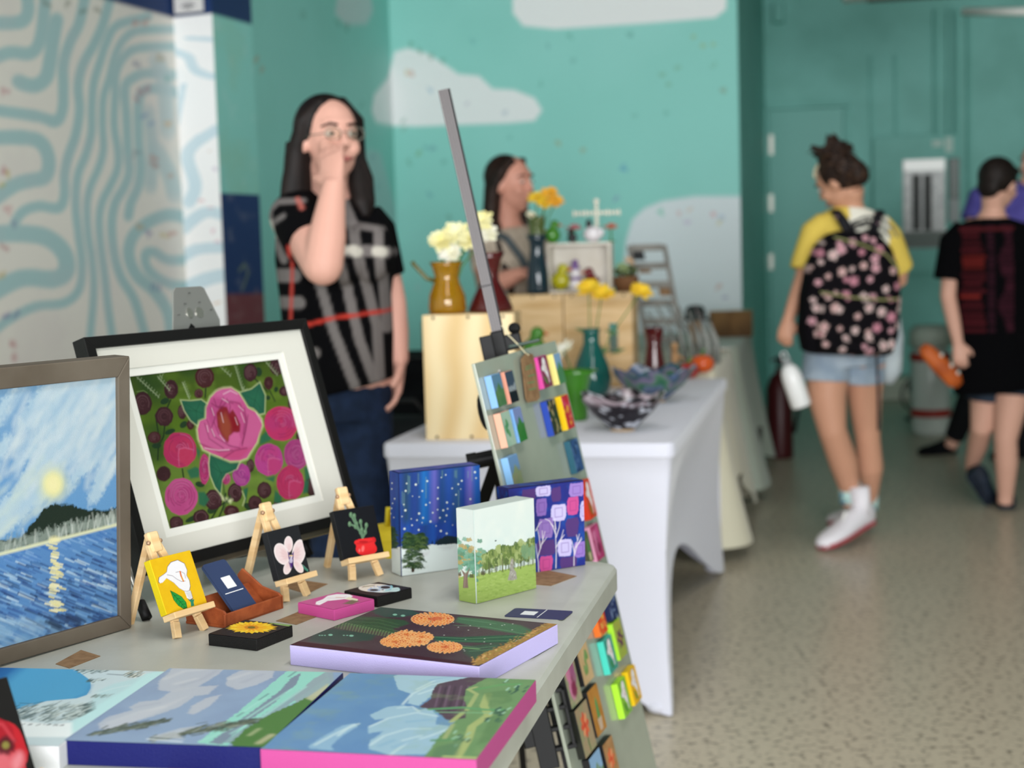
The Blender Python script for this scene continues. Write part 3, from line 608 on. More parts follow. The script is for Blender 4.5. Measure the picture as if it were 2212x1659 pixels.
# --- navy edged canvas: cloudy sky with teal water
def art_navy(F):
    a = Art(F, 320, '#8fa6c6'); a.grad([(0, '#93a7c2'), (1, '#8ba4c4')], 'h'); a.mottle('#8194b4', 20, .45, .75, .5, 6)
    a.frm(0, 1100, 2.967)
    cl = '#b9bfc9'
    for P_ in ([(640, 1410), (630, 1375), (700, 1330), (850, 1290), (830, 1270), (900, 1235), (1010, 1225), (1130, 1150), (1400, 1130), (1330, 1190), (1250, 1200), (1150, 1270), (980, 1330), (800, 1380), (690, 1420)],
               [(1010, 1160), (1020, 1100), (1080, 1050), (1110, 1015), (1330, 1008), (1450, 1010), (1400, 1060), (1270, 1140), (1120, 1175)], [(1200, 1310), (1230, 1260), (1330, 1210), (1420, 1190), (1350, 1260), (1240, 1318)],
               [(1450, 1130), (1455, 1080), (1530, 1040), (1640, 1020), (1760, 1030), (1750, 1080), (1640, 1130), (1520, 1160)]): a.poly(P_, cl, .9, soft=2, nz=4)
    a.poly([(640, 1400), (900, 1310), (1200, 1200), (1100, 1260), (900, 1350), (700, 1420)], '#c9ccd3', .5, soft=5)
    for Q in ([(1060, 1090), (1180, 1040), (1300, 1030)], [(1480, 1090), (1600, 1050)], [(700, 1370), (900, 1300), (1040, 1270)], [(1130, 1120), (1250, 1090)]): a.line(Q, 22, '#cfd2d6', .45, soft=5)
    for Q in ([(1170, 1130), (1300, 1090), (1380, 1040)], [(880, 1270), (1010, 1245)], [(1560, 1110), (1680, 1060)]): a.line(Q, 16, '#a3aabb', .5, soft=5)
    a.poly([(1390, 1400), (1530, 1300), (1680, 1170), (1850, 1030), (2090, 1020), (2120, 1140), (1850, 1260), (1600, 1400), (1450, 1520), (1260, 1500)], '#94d4c6', nz=4)
    a.poly([(1340, 1500), (1500, 1380), (1640, 1280), (1800, 1160), (1870, 1080), (1930, 1050), (1900, 1120), (1760, 1240), (1620, 1340), (1480, 1460), (1420, 1510)], '#7d8ea0', nz=4)
    a.poly([(1430, 1500), (1640, 1350), (1850, 1210), (2080, 1050), (2100, 1080), (1900, 1220), (1650, 1400), (1540, 1500)], '#8b9bab', .8, nz=3)
    a.poly([(1880, 1200), (2010, 1090), (2130, 1020), (2140, 1100), (2000, 1230), (1900, 1250)], '#93a6ae', .9, nz=3)
    for Q in ([(1280, 1490), (1480, 1410), (1660, 1290), (1860, 1160)], [(1480, 1440), (1700, 1320), (1960, 1140)], [(1560, 1300), (1700, 1210)]): a.line(Q, 9, '#a6ddd2', .8, soft=2.5)
    for Q in ([(1850, 1075), (1900, 1040)], [(1660, 1225), (1720, 1185)], [(1520, 1330), (1560, 1305)]): a.line(Q, 6, '#5f7a84', .8, soft=2)
    a.poly([(1480, 1500), (1560, 1420), (1700, 1330), (1860, 1260), (1960, 1210), (2080, 1190), (2060, 1260), (1800, 1450), (1690, 1530), (1500, 1530)], '#4f7c40', nz=7); a.poly([(1960, 1215), (2100, 1120), (2110, 1160), (2000, 1230)], '#bdbf9d', .9, soft=3)
    a.line([(1600, 1450), (1660, 1410)], 14, '#a9b58a', .8, soft=4); a.line([(1660, 1500), (1740, 1450)], 22, '#b3b48f', .9, soft=4)
    rn = random.Random(6)
    for cx0, cy0, cx1, cy1, th, nn in ((560, 1450, 1060, 1360, 26, 150), (960, 1480, 1620, 1360, 34, 210)):
        for _ in range(nn):
            t = rn.random(); x = cx0+(cx1-cx0)*t; y = cy0+(cy1-cy0)*t+rn.gauss(0, th*.45)*(1-abs(t-.45)); L = rn.uniform(25, 70)
            a.line([(x, y), (x+L, y-rn.uniform(3, 20))], rn.uniform(5, 10), rn.choice(['#46534a', '#4f5c50', '#3c4a42', '#66715f', '#8a9182']), .85, soft=1.5)
    a.poly([(960, 1462), (1160, 1405), (1280, 1390), (1140, 1440), (1180, 1478)], '#c3c9cf', .7, soft=3); a.line([(950, 1475), (1160, 1492)], 10, '#dfe8ee', .9, soft=3)
    return a
ex, ey, n = flatpose(None, -10.9); w_, h_ = .222, .276; c = np.array([-.3465, 1.687, .766]); Bn = c-ex*w_/2-ey*h_/2
canvas('canvas_painting', 'cloudy sky and turquoise water canvas with navy blue edges, between the pink-edged and snowy ones', Bn, ex, ey, n, w_, h_, .026, '#1d2380', art_navy, eg=.5)
# --- snowy mountain canvas with a blue lake
def art_lake(F):
    a = Art(F, 320, '#c7d7db'); a.frm(0, 1420, 6.94)
    a.poly([(-2500, 100), (900, 100), (1060, 150), (1180, 220), (1330, 330), (1360, 390), (1360, 470), (1300, 570), (1150, 620), (700, 660), (260, 790), (0, 770), (-2500, 760)], '#4f9fcb')
    a.poly([(-2500, 100), (420, 100), (200, 260), (40, 400), (0, 520), (-300, 700), (-2500, 760)], '#1d62a4', .9, soft=16); a.poly([(-2500, 100), (250, 100), (60, 220), (-100, 400), (-2500, 700)], '#124c8c', .8, soft=16)
    a.line([(1150, 600), (1310, 540), (1355, 420)], 26, '#3b86ba', .6, soft=5)
    a.poly([(1480, 500), (1700, 400), (2000, 330), (2400, 180), (2500, 250), (2000, 560), (1500, 860), (1000, 1160), (900, 1100), (1300, 760)], '#b7d9dc', .8, soft=6)
    a.poly([(1060, 1000), (1500, 700), (1900, 480), (2200, 250), (2500, 200), (2200, 480), (1700, 800), (1040, 1180)], '#bfe6e6', .8, soft=5)
    a.line([(1400, 560), (1700, 470), (1950, 420)], 8, '#dfeaec', .8, soft=2); a.poly([(-500, 1010), (300, 960), (800, 1010), (1080, 980), (1080, 1200), (-500, 1200)], '#eef4f4', .9, soft=4)
    rn = random.Random(9)
    def strokes(pl, nn, cols, L, sl, w0=9):
        for _ in range(nn):
            t = rn.random()*(len(pl)-1); i = int(t); f = t-i; q = [pl[i][j]*(1-f)+pl[i+1][j]*f for j in range(3)]
            x = q[0]+rn.gauss(0, 20); y = q[1]+rn.uniform(-1, 1)*q[2]; l = rn.uniform(*L); a.line([(x, y), (x+l, y-l*sl*rn.uniform(.7, 1.3))], w0*rn.uniform(.7, 1.5), rn.choice(cols), .9, soft=1.4, w2=4)
    dk = ['#3d5450', '#35504b', '#4b625c', '#2f4642', '#3d5450', '#d3ddd8', '#c3d0cb']
    strokes([(130, 850, 70), (400, 850, 110), (700, 860, 120), (950, 850, 120), (1150, 830, 90), (1300, 760, 50)], 300, dk, (60, 170), .42, 11)
    a.poly([(60, 800), (140, 745), (240, 775), (240, 830), (120, 840)], '#1f5355', .9, soft=3)
    strokes([(1120, 205, 20), (1250, 215, 40), (1400, 220, 45), (1560, 200, 30)], 70, dk, (50, 120), .35, 10); strokes([(1280, 365, 14), (1420, 360, 30), (1580, 345, 14)], 34, dk, (30, 70), .5, 9)
    strokes([(1360, 600, 10), (1480, 600, 22), (1620, 590, 18)], 26, ['#55645c', '#6b7a72', '#8c9890'], (30, 80), .5, 7); strokes([(1870, 270, 25), (1980, 280, 40), (2100, 260, 30)], 50, ['#44503f', '#59634e', '#3d4a3f', '#e8e8df'], (40, 110), .4, 11)
    a.line([(1620, 255), (1760, 265), (1840, 270)], 13, '#4c5663', .9, soft=3)
    a.line([(300, 690), (480, 700), (640, 668)], 9, '#2d4a4e', .9, soft=2)
    strokes([(200, 1010, 10), (700, 1020, 12), (960, 1030, 8)], 26, ['#26302e', '#3a2530', '#33413e'], (8, 30), .5, 9)
    return a
ex, ey, n = flatpose(None, -10.7); w_, h_ = .222, .280; TRc = P(361, 1451, .766); Bl = np.array(TRc)-ex*w_-ey*h_
canvas('canvas_painting', 'snowy mountain canvas with a deep blue lake, leftmost of the three flat landscapes', Bl, ex, ey, n, w_, h_, .026, '#eeeef0', art_lake, eg=.8)
# --- marigold canvas, lilac edges
def art_mari(F):
    a = Art(F, 330, '#3f2730'); a.frm(600, 950, 2.765); a.mottle('#54484a', 12, .4, .7, .5, 5)
    gr, gd = '#1f4a38', '#25402f'
    a.poly([(560, 1010), (640, 985), (760, 1000), (850, 1040), (740, 1062), (640, 1060), (580, 1040)], '#1c4639', soft=3); a.poly([(180, 1205), (220, 1150), (330, 1130), (470, 1150), (590, 1165), (560, 1200), (430, 1210), (330, 1225)], '#20443a', .85, soft=4)
    a.poly([(320, 1120), (360, 1080), (430, 1055), (600, 1060), (760, 1080), (790, 1100), (690, 1130), (700, 1160), (560, 1140), (430, 1110)], '#2c4c30', .95, soft=3)
    for i in range(22):
        t = i/21; x = 340+360*t; y = 1080+75*t; a.line([(x, y), (x-14, y+42-12*t)], 5, '#6f8a5c', .75, soft=1.2, w2=3); a.line([(x+60, y-2), (x+30, y+10)], 3, '#4d6b46', .6)
    for y0 in (1075, 1095, 1115): a.line([(420, y0-10), (600, y0), (720, y0+30)], 5, '#4d7048', .6, soft=2)
    a.mottle('#60565a', 10, .5, .8, .3, 7)
    a.poly([(1080, 1060), (1250, 1075), (1450, 1110), (1540, 1150), (1480, 1170), (1300, 1140), (1150, 1110), (1060, 1090)], '#3f6b4a', .9, soft=4)
    a.poly([(930, 1175), (1100, 1180), (1300, 1170), (1480, 1165), (1440, 1210), (1250, 1215), (1050, 1210), (940, 1200)], '#1f5238', .95, soft=3); a.poly([(1100, 1240), (1300, 1215), (1400, 1215), (1300, 1290), (1180, 1320), (1120, 1280)], '#31523d', .8, soft=5)
    for Q in ([(940, 1180), (1150, 1190), (1450, 1175)], [(1090, 1230), (1200, 1245), (1300, 1235)], [(1060, 1110), (1250, 1120), (1470, 1160)], [(1080, 1070), (1300, 1100)], [(950, 1200), (1200, 1205), (1380, 1200)], [(1150, 1265), (1330, 1250)]): a.line(Q, 5, '#5f8c66', .7, soft=2)
    a.line([(1095, 1242), (1200, 1252)], 6, '#8cc07a', .8, soft=2)
    rn = random.Random(5)
    for _ in range(26): x = rn.uniform(980, 1450); y = rn.uniform(1080, 1270); a.ell((x, y), 3.5, 2.5, '#c9cfc6', .8)
    for x, y in ((710, 1003), (748, 1052), (700, 1046), (315, 1167), (440, 1172)): a.ell((x, y), 13, 6, '#84b8a2', .95)
    for x in (250, 265, 282, 395, 415): a.ell((x, 1170), 5, 3.5, '#84b8a2', .8)
    rn = random.Random(8); 
    def marigold(cx, cy, rx, ry, n1, sp=1):
        for ring, f in enumerate((1.0, .82, .62, .42, .22)):
            m_ = max(5, int(n1*f))
            for i in range(m_):
                th = 2*math.pi*(i+.5*(ring % 2))/m_; x = cx+rx*f*math.cos(th); y = cy+ry*f*math.sin(th)
                a.ell((x, y), 15, 8.5, '#eeb878', 1, rot=math.degrees(math.atan2(ry*math.sin(th), rx*math.cos(th)))); a.ell((x-2*math.cos(th), y-1.2*math.sin(th)), 12, 6.3, rn.choice(['#e27c30', '#d96a24', '#e68a3c', '#cf5c24']), 1, rot=math.degrees(math.atan2(ry*math.sin(th), rx*math.cos(th))))
        a.ell((cx, cy), rx*.22, ry*.25, '#c4562c', .7, soft=3)
    marigold(925, 1073, 115, 32, 26); a.ell((955, 1068), 34, 11, '#cc6238', .8, soft=3)
    marigold(760, 1193, 100, 36, 24); marigold(700, 1208, 75, 24, 18); marigold(860, 1180, 58, 22, 14); marigold(845, 1208, 45, 14, 12); marigold(770, 1165, 50, 18, 12)
    marigold(997, 1240, 92, 26, 24)
    a.poly([(1150, 1345), (1230, 1275), (1380, 1215), (1430, 1205), (1560, 1120), (1650, 1075), (1690, 1090), (1500, 1200), (1215, 1345)], '#a07a3c', nz=8)
    for _ in range(220):
        t = rn.random(); x = 1170+480*t+rn.gauss(0, 14); y = 1330-240*t+rn.gauss(0, 9); a.line([(x, y), (x+rn.uniform(-9, 9), y+rn.uniform(-9, 9))], 4, rn.choice(['#c99a58', '#8a622c', '#b98442', '#7a5a2a', '#d8b070', '#8a8a3c']), .8, soft=1.2)
    a.poly([(70, 1212), (80, 1200), (1180, 1335), (1150, 1350), (60, 1225)], '#3c0c1c', .95, soft=1.4)
    return a
ex, ey, n = flatpose(None, -27.4); w_, h_ = .2775, .220; c = np.array([-.1221, 1.9714, .766]); Bm = c-ex*w_/2-ey*h_/2
canvas('canvas_painting', 'dark canvas of orange marigolds with lilac edges lying in the middle of the table', Bm, ex, ey, n, w_, h_, .026, '#c9bdf0', art_mari, eg=.95)
# --- small flat canvases
def art_calla(F, bg, flip=False):
    a = Art(F, 120, bg, 'uv')
    return a
def calla_uv(a, rot=0, leaf=True, leafc='#1f9a3c', line='#6a4a5a', out=True):
    """white calla lily drawn in 0..1 coordinates"""
    c, s_ = math.cos(R(rot)), math.sin(R(rot)); T = lambda q: [((x-.5)*c-(y-.5)*s_+.5, (x-.5)*s_+(y-.5)*c+.5) for x, y in q]
    if leaf:
        a.poly(T([(.25, .60), (.33, .62), (.46, .74), (.52, .90), (.45, .93), (.33, .85), (.27, .74)]), '#0f5a28'); a.poly(T([(.26, .62), (.33, .64), (.45, .76), (.50, .89), (.44, .91), (.34, .83), (.28, .74)]), leafc)
        a.line(T([(.27, .64), (.36, .76), (.47, .89)]), .012, '#0f5a28')
        for t in (.3, .5, .7): a.line(T([(.27+.2*t, .64+.25*t), (.27+.2*t+.06, .64+.25*t+.01)]), .008, '#0f5a28')
    a.poly(T([(.62, .68), (.75, .68), (.76, .86), (.72, .99), (.66, .99), (.69, .88)]), '#2f8a6c')
    body = [(.20, .33), (.30, .29), (.35, .27), (.36, .17), (.44, .08), (.55, .04), (.66, .07), (.72, .15), (.72, .28), (.74, .42), (.77, .52), (.75, .62), (.74, .72), (.76, .84), (.72, .88), (.66, .86), (.64, .70), (.57, .66), (.46, .55), (.36, .47), (.27, .44), (.19, .46), (.15, .41)]
    if out: a.poly([(.5+(x-.5)*1.035, .5+(y-.5)*1.035) for x, y in T(body)], line)
    a.poly(T(body), '#f6f2f4'); a.poly(T([(.63, .70), (.73, .72), (.75, .84), (.70, .87), (.66, .84)]), '#d9dcd6', .9)
    a.line(T([(.38, .34), (.50, .42), (.62, .50), (.70, .44)]), .016, line, .8); a.line(T([(.52, .28), (.60, .25), (.66, .32)]), .016, line, .7)
    a.line(T([(.58, .27), (.60, .36), (.63, .47)]), .035, '#e0702e'); a.line(T([(.59, .30), (.63, .46)]), .016, '#f0b03a')
    return a
def flatmini(name, label, quad, deg, w_, art, edge, t=.016):
    ctr = sum(P(x, y, TZ+t) for x, y in quad)/4; ex, ey, n = flatpose(None, deg); B = np.array(ctr)-ex*w_/2-ey*w_/2
    return canvas(name, label, B, ex, ey, n, w_, w_, t, edge, art)
def art_pm(F):
    a = Art(F, 110, '#c4508f'); a.frm(300, 1050, 4.0218)
    a.poly([(1535, 1030), (1540, 1008), (1600, 985), (1640, 955), (1720, 940), (1830, 942), (1860, 960), (1830, 978), (1740, 990), (1640, 1000), (1570, 1036)], '#f3eef2'); a.poly([(1820, 965), (1905, 985), (1895, 1003), (1790, 985)], '#e9e2c8')
    a.poly([(1770, 1025), (1850, 990), (1920, 1002), (1850, 1030)], '#6f6a50', .9, soft=3); a.line([(1640, 975), (1760, 975), (1800, 965)], 5, '#b87a98', .8); a.line([(1715, 968), (1780, 972)], 6, '#d98a66', .9); a.line([(1560, 1015), (1660, 990)], 3, '#c9a8bc', .8)
    return a
flatmini('mini_canvas', 'small pink canvas with a white calla lily lying flat beside the skull canvas', [(645.6, 1303.6), (725, 1278), (808.5, 1293.7), (724, 1318.5)], -41.5+0, .080, art_pm, '#f060b0')
def art_sk(F):
    a = Art(F, 130, '#241c24'); a.frm(720, 1220, 11.06)
    a.ell((1000, 560), 400, 96, '#e6ddd2', n=30); a.ell((1150, 600), 330, 68, '#dfe4e4'); a.ell((1530, 600), 62, 54, '#b4d8dc'); a.poly([(1380, 560), (1530, 545), (1580, 600), (1540, 650), (1200, 655), (1250, 600)], '#c4dcdc')
    for cx, cy, rx, ry in ((1245, 545, 120, 34), (970, 610, 110, 24)): a.ell((cx, cy), rx+45, ry+16, '#8fa4cc'); a.ell((cx, cy), rx+18, ry+7, '#cfe0e6'); a.ell((cx, cy), rx, ry, '#2e2430')
    a.poly([(1130, 610), (1200, 585), (1200, 615)], '#4a3430'); a.line([(1190, 640), (1400, 610), (1540, 590)], 12, '#7fb4bc'); a.line([(1270, 620), (1380, 598)], 10, '#4a4a4a')
    for i, x in enumerate((700, 760, 820, 880, 940)): a.line([(x, 545-i*9), (x+45, 520-i*7)], 20, ('#7a4a30', '#6a7a40')[i % 2], .85)
    for x, y in ((900, 560), (980, 530), (860, 600), (1060, 520)): a.ell((x, y), 26, 10, '#93a3cf', .9)
    a.line([(1380, 500), (1410, 540), (1360, 590), (1260, 625)], 16, '#8fd0da')
    return a
flatmini('mini_canvas', 'small black canvas with a decorated sugar skull lying flat on the table', [(742, 1277), (817, 1257.4), (890.4, 1270), (816, 1289)], -41, .073, art_sk, '#1c1a1c')
def art_sun(F):
    a = Art(F, 140, '#1d1a1a'); a.frm(300, 1050, 4.0218); cx, cy = 978, 1230
    a.line([(1150, 1190), (1325, 1215)], 16, '#6f9a50'); a.line([(1180, 1200), (1320, 1222)], 5, '#a9c97a')
    for i in range(26):
        th = 2*math.pi*i/26+.1; L = 222+14*math.sin(i*2.3); e = (cx+L*math.cos(th), cy+52*L/222*math.sin(th)); q = 2*math.pi/26*.62
        a.poly([(cx+60*math.cos(th-q*2), cy+14*math.sin(th-q*2)), (cx+L*.75*math.cos(th-q), cy+.75*54*math.sin(th-q)), e, (cx+L*.75*math.cos(th+q), cy+.75*54*math.sin(th+q)), (cx+60*math.cos(th+q*2), cy+14*math.sin(th+q*2))], ('#f5c81e', '#f2bb18', '#f7d43a')[i % 3])
    for i in range(18): th = 2*math.pi*i/18; a.line([(cx+50*math.cos(th), cy+13*math.sin(th)), (cx+128*math.cos(th), cy+32*math.sin(th))], 9, '#ee9a1e', .8)
    a.ell((cx, cy), 62, 18, '#d88a1c'); a.ell((cx, cy), 34, 10, '#7a6a20')
    return a
flatmini('mini_canvas', 'small black canvas with a yellow sunflower lying flat at the front of the minis', [(460, 1368), (519, 1340), (630, 1352), (557, 1381)], -27.7+0, .082, art_sun, '#1f1d1d')

# --- mini easels with mini canvases
pine = mat('light_beech', '#e3c394', rough=.5, noise=('#d4ae7c', 6, 4, .42, .6, (1, 1, 9)))
def mini_easel(label, B, yaw, tilt, w):
    """little A-frame easel: ledge under the canvas, two splayed front legs, one rear leg"""
    ex, ey, n = basis(yaw, tilt); hx = ex; nn = np.array([n[0], n[1], 0]); nn /= np.linalg.norm(nn)
    B = np.array(B); c = B+ex*w/2
    foot = np.array([c[0], c[1], TZ])
    t = thing('mini_easel', label, 'easel', M4(ex, -nn, tz, foot))
    L = MB().box(c-ey*.0045+n*.002, ex, ey, n, w*.99, .009, .026); L.build('ledge', pine, t, bevel=.0012)
    apex = c+ey*(.118)-n*.026
    for sgn in (-1, 1):
        f0 = c+ex*sgn*w*.30+nn*.004; f1 = f0+ex*sgn*.012-tz*0; 
        a_ = c+ex*sgn*w*.28-ey*.012-n*.008; k_ = (a_[2]-TZ)
        b_ = a_+ex*sgn*k_*.22+nn*k_*math.tan(tilt)-tz*k_; up_ = c+ex*sgn*.007+ey*.104-n*.026
        MB().bar(b_, a_, .0115, .008, up=n).bar(a_, up_, .0115, .007, up=n).build('front_leg', pine, t, bevel=.0008)
    MB().box(c+ey*.106-n*.024, ex, ey, n, .020, .030, .011).build('head_block', pine, t, bevel=.003)
    rb = apex-nn*.052; rb[2] = TZ
    MB().bar(rb, apex+n*.0, .011, .008, up=ex).build('rear_leg', pine, t, bevel=.0008)
    for sgn in (-1, 1): MB().ball(c+ey*.106-n*.022+ex*sgn*.011, .0035, 8, 6).build('pin', mat('brass_pin', '#a9876a', rough=.35, metal=.4), t, smooth=True)
    return t
def art_ycalla(F):
    a = Art(F, 170, '#f2c31c'); a.mottle('#e8b414', 60, .4, .7, .5, 2); a.frm(300, 1050, 4.0218); ln = '#5a3a48'
    L = [(268, 905), (310, 925), (370, 960), (410, 1010), (420, 1060), (388, 1070), (340, 1040), (300, 990)]; a.poly(L, '#0f5a28'); a.poly([(344+(x-344)*.92, 990+(y-990)*.92) for x, y in L], '#2a9c40'); a.line([(275, 915), (340, 985), (400, 1055)], 5, '#0f5a28')
    for t in (.25, .45, .65, .8): x = 275+125*t; y = 915+140*t; a.line([(x, y), (x+28, y-2)], 3.5, '#0f5a28'); a.line([(x, y), (x-8, y+26)], 3.5, '#0f5a28')
    a.poly([(425, 985), (480, 985), (474, 1010), (480, 1040), (452, 1048), (448, 1010)], '#2f8a6c')
    b = [(165, 830), (170, 795), (215, 765), (238, 745), (245, 700), (275, 660), (335, 640), (395, 670), (420, 730), (415, 775), (440, 820), (448, 870), (440, 908), (452, 915), (470, 978), (445, 992), (420, 978), (395, 915), (350, 890), (300, 840), (235, 800), (200, 840), (175, 846)]
    a.poly(b, ln); a.poly([(330+(x-330)*.965, 800+(y-800)*.972) for x, y in b], '#f5f2f5', soft=.9)
    a.line([(395, 912), (418, 915), (442, 906)], 4, ln, .8); a.poly([(402, 925), (445, 915), (462, 970), (440, 985)], '#d5d6d8', .8, soft=2); a.line([(245, 772), (290, 780), (330, 810), (370, 830), (400, 825)], 5, ln, .7); a.line([(320, 750), (360, 742), (395, 760), (405, 800)], 5, ln, .7)
    a.line([(357, 745), (365, 780), (385, 825)], 15, '#e2702c'); a.line([(372, 790), (384, 818)], 9, '#f0b83a'); return a
def art_orchid(F):
    a = Art(F, 150, '#26272a'); a.frm(300, 1050, 4.0218)
    a.line([(1410, 690), (1465, 740)], 12, '#3f8f7a'); a.line([(1420, 685), (1468, 730)], 4, '#7fc0a8')
    pk, dg = '#f3dcdc', '#f8ecea'
    for c_, rx, ry, rt in (((1298, 505), 38, 70, 0), ((1240, 590), 62, 98, -22), ((1388, 575), 58, 112, 8), ((1290, 712), 34, 58, 18), ((1385, 700), 34, 62, -32)):
        a.ell(c_, rx, ry, dg, 1, rt); a.ell(c_, rx*.84, ry*.86, pk, .9, rt, soft=4); a.ell((c_[0]*.7+1320*.3, c_[1]*.7+610*.3), rx*.45, ry*.5, '#eac4c4', .55, rt, soft=5)
    for c_, q in (((1240, 590), -1), ((1388, 575), 1)):
        for i in range(4): a.line([(1320, 615), (c_[0]+q*18, c_[1]-50+i*35)], 3, '#e3bcc0', .6, soft=2)
    a.poly([(1290, 560), (1318, 615), (1345, 560), (1340, 640), (1322, 720), (1305, 660)], '#54327a'); a.poly([(1303, 600), (1335, 598), (1322, 660)], '#3f8a9a' if False else '#f0e8ee'); a.line([(1316, 610), (1324, 700)], 8, '#4a2480'); a.line([(1308, 606), (1335, 604)], 7, '#e3b43a'); a.ell((1320, 648), 15, 22, '#d9d0e6', .8)
    a.line([(1300, 660), (1318, 715)], 6, '#3c1c70'); a.line([(1340, 640), (1330, 712)], 6, '#3c1c70')
    return a
def art_cactus(F):
    a = Art(F, 150, '#15161a'); a.frm(300, 1050, 4.0218)
    for Q in ([(1945, 470), (1925, 400), (1880, 350), (1830, 330)], [(1930, 420), (1890, 330), (1870, 260)], [(1945, 460), (1935, 380), (1925, 310)], [(1950, 440), (1965, 400), (1975, 340)], [(1880, 330), (1840, 250)]):
        a.line(Q, 19, '#56755a'); a.line(Q, 6, '#86a584', .5, soft=3)
        for (x, y) in Q[1:]: a.ell((x, y), 15, 24, '#5f8060'); a.ell((x-3, y-6), 5, 11, '#8fae8c', .6)
    a.ell((1975, 545), 92, 62, '#e32a2c', 1, 0); a.ell((1900, 490), 30, 22, '#e32a2c'); a.ell((2035, 470), 22, 26, '#d42428'); a.poly([(1880, 490), (1905, 462), (2020, 448), (2040, 480), (2060, 530), (1890, 540)], '#e62d2f'); a.line([(1890, 500), (1960, 500), (2030, 478)], 6, '#9e1419', .7, soft=2)
    a.ell((1950, 485), 40, 9, '#a8161c', .8); a.ell((1945, 545), 11, 26, '#ff8a86', .7, 10, soft=3); a.ell((1915, 560), 6, 14, '#ff9a96', .6, soft=2); a.line([(1930, 590), (2040, 560)], 8, '#c01c22', .7, soft=4)
    return a
for (lab, elab, B, yaw, tilt, w_, h_, art, edge) in (
    ('small yellow canvas of a white calla lily standing on a mini easel', 'mini wooden easel holding the yellow calla lily canvas', (-.4853, 2.0851), 56.06, 21.5, .0778, .0803, art_ycalla, '#f6d816'),
    ('small black canvas of a pale pink orchid standing on a mini easel', 'mini wooden easel holding the black orchid canvas', (-.3603, 2.2872), 55.75, 15.9, .0701, .0758, art_orchid, '#25262a'),
    ('small black canvas of a cactus in a red pot standing on a mini easel', 'mini wooden easel holding the black cactus canvas', (-.2780, 2.4268), 38.42, 19.46, .0788, .0809, art_cactus, '#1c1d20')):
    ex, ey, n = basis(R(yaw), R(tilt)); b3 = np.array([B[0], B[1], .775])
    canvas('mini_canvas', lab, b3, ex, ey, n, w_, h_, .013, edge, art)
    mini_easel(elab, b3, R(yaw), R(tilt), w_)

# ------------------------------------------------------------------ standing canvases
def side_face(B, ey, n, h, t, inset=.003):     # left wrapped side of a standing canvas, seen from its left
    return Face(np.array(B)-n*(t-.0007)+ey*.0007, n, ey, t-.0014, h-.0014)
def art_summer(F, side=False):
    a = Art(F, 60 if side else 240, '#dfe9e4'); a.frm(600, 950, 2.765); a.grad([(0, '#e4ece6'), (.6, '#dbeae6'), (1, '#e6efe9')]); a.mottle('#f0f3ea', 30, .5, .8, .5, 4)
    gr = [(1040, 850), (1180, 800), (1250, 795), (1400, 765), (1560, 730), (1560, 1000), (1040, 1010)]
    rn = random.Random(3)
    if side: gr[0] = (1030, 835)
    a.poly(gr, '#a4bd63', nz=4)
    for _ in range(90 if side else 330): x = rn.uniform(1040, 1550); y = rn.uniform(780, 985); a.line([(x, y), (x+rn.uniform(8, 26), y-rn.uniform(-3, 7))], 5, rn.choice(['#8fab50', '#b5cb74', '#7f9c48', '#bdd07e', '#97b259']), .6, soft=1.8)
    if not side:
        for i in range(22):
            x = 1180+370*i/21; yb = 815-75*(i/21)+rn.uniform(-6, 6); top = yb-rn.uniform(120, 150)-25*(i/21); c = rn.choice(['#8fa05c', '#7f9450', '#9fb06c', '#6d8446'])
            for k in range(8): a.ell((x+rn.uniform(-12, 12), top+(yb-top)*(.12+.6*rn.random())), 19, 22, rn.choice([c, '#6f8546', '#a5b474', '#5d7440']), .92, wob=.2, seed=i*9+k)
            for k in range(5): xx = x+rn.uniform(-16, 16); a.line([(xx, yb-rn.uniform(50, 90)), (xx+rn.uniform(-3, 3), yb+rn.uniform(-6, 6))], 4, rn.choice(['#4f5c38', '#5f5a44', '#a7b07a', '#3f4c30']), .8, soft=1.2)
            for k in range(3): a.line([(x-14+k*10, top+18+k*4), (x-10+k*10, top+62)], 3.5, '#b6bf80', .6, soft=1.5)
        for q in (1480, 1520): a.ell((q, 668), 26, 44, '#7da07a', .8, wob=.2, seed=q)
    tree = ['#6ba086', '#5f957a', '#7bae94', '#c2a866', '#b59c5e', '#86b49c']
    for _ in range(110): x = 1115+rn.gauss(0, 50); y = 700+rn.gauss(0, 42); a.ell((x, y), 17, 13, rn.choice(tree), .85, wob=.3, seed=int(x*7))
    for _ in range(30): x = 1180+rn.gauss(0, 16); y = 740+rn.gauss(0, 36); a.ell((x, y), 14, 12, rn.choice(tree[:3]), .9, wob=.3, seed=int(x*5))
    a.poly([(1108, 885), (1112, 810), (1095, 770), (1125, 800), (1150, 760), (1135, 820), (1140, 885)], '#8d766a'); a.line([(1118, 880), (1122, 800)], 5, '#b39d92', .7)
    for x, y in ((1085, 800), (1160, 812), (1225, 795)): a.poly([(x-14, y), (x-10, y-14), (x, y-6), (x+10, y-16), (x+14, y+12), (x-12, y+12)], '#57503c', .85)
    if not side:
        a.poly([(1372, 838), (1384, 790), (1388, 730), (1396, 708), (1406, 715), (1408, 770), (1422, 790), (1428, 832), (1400, 840)], '#a9a49a'); 
        for _ in range(26): x = rn.uniform(1382, 1420); y = rn.uniform(725, 832); a.line([(x, y), (x+rn.uniform(-4, 4), y+8)], 4, rn.choice(['#d9d6cf', '#77726c', '#5f5a56', '#c7c2ba']), .8)
        a.ell((1300, 603), 5, 4, '#3a4a44'); a.line([(1296, 604), (1306, 601)], 3, '#3a4a44')
    return a
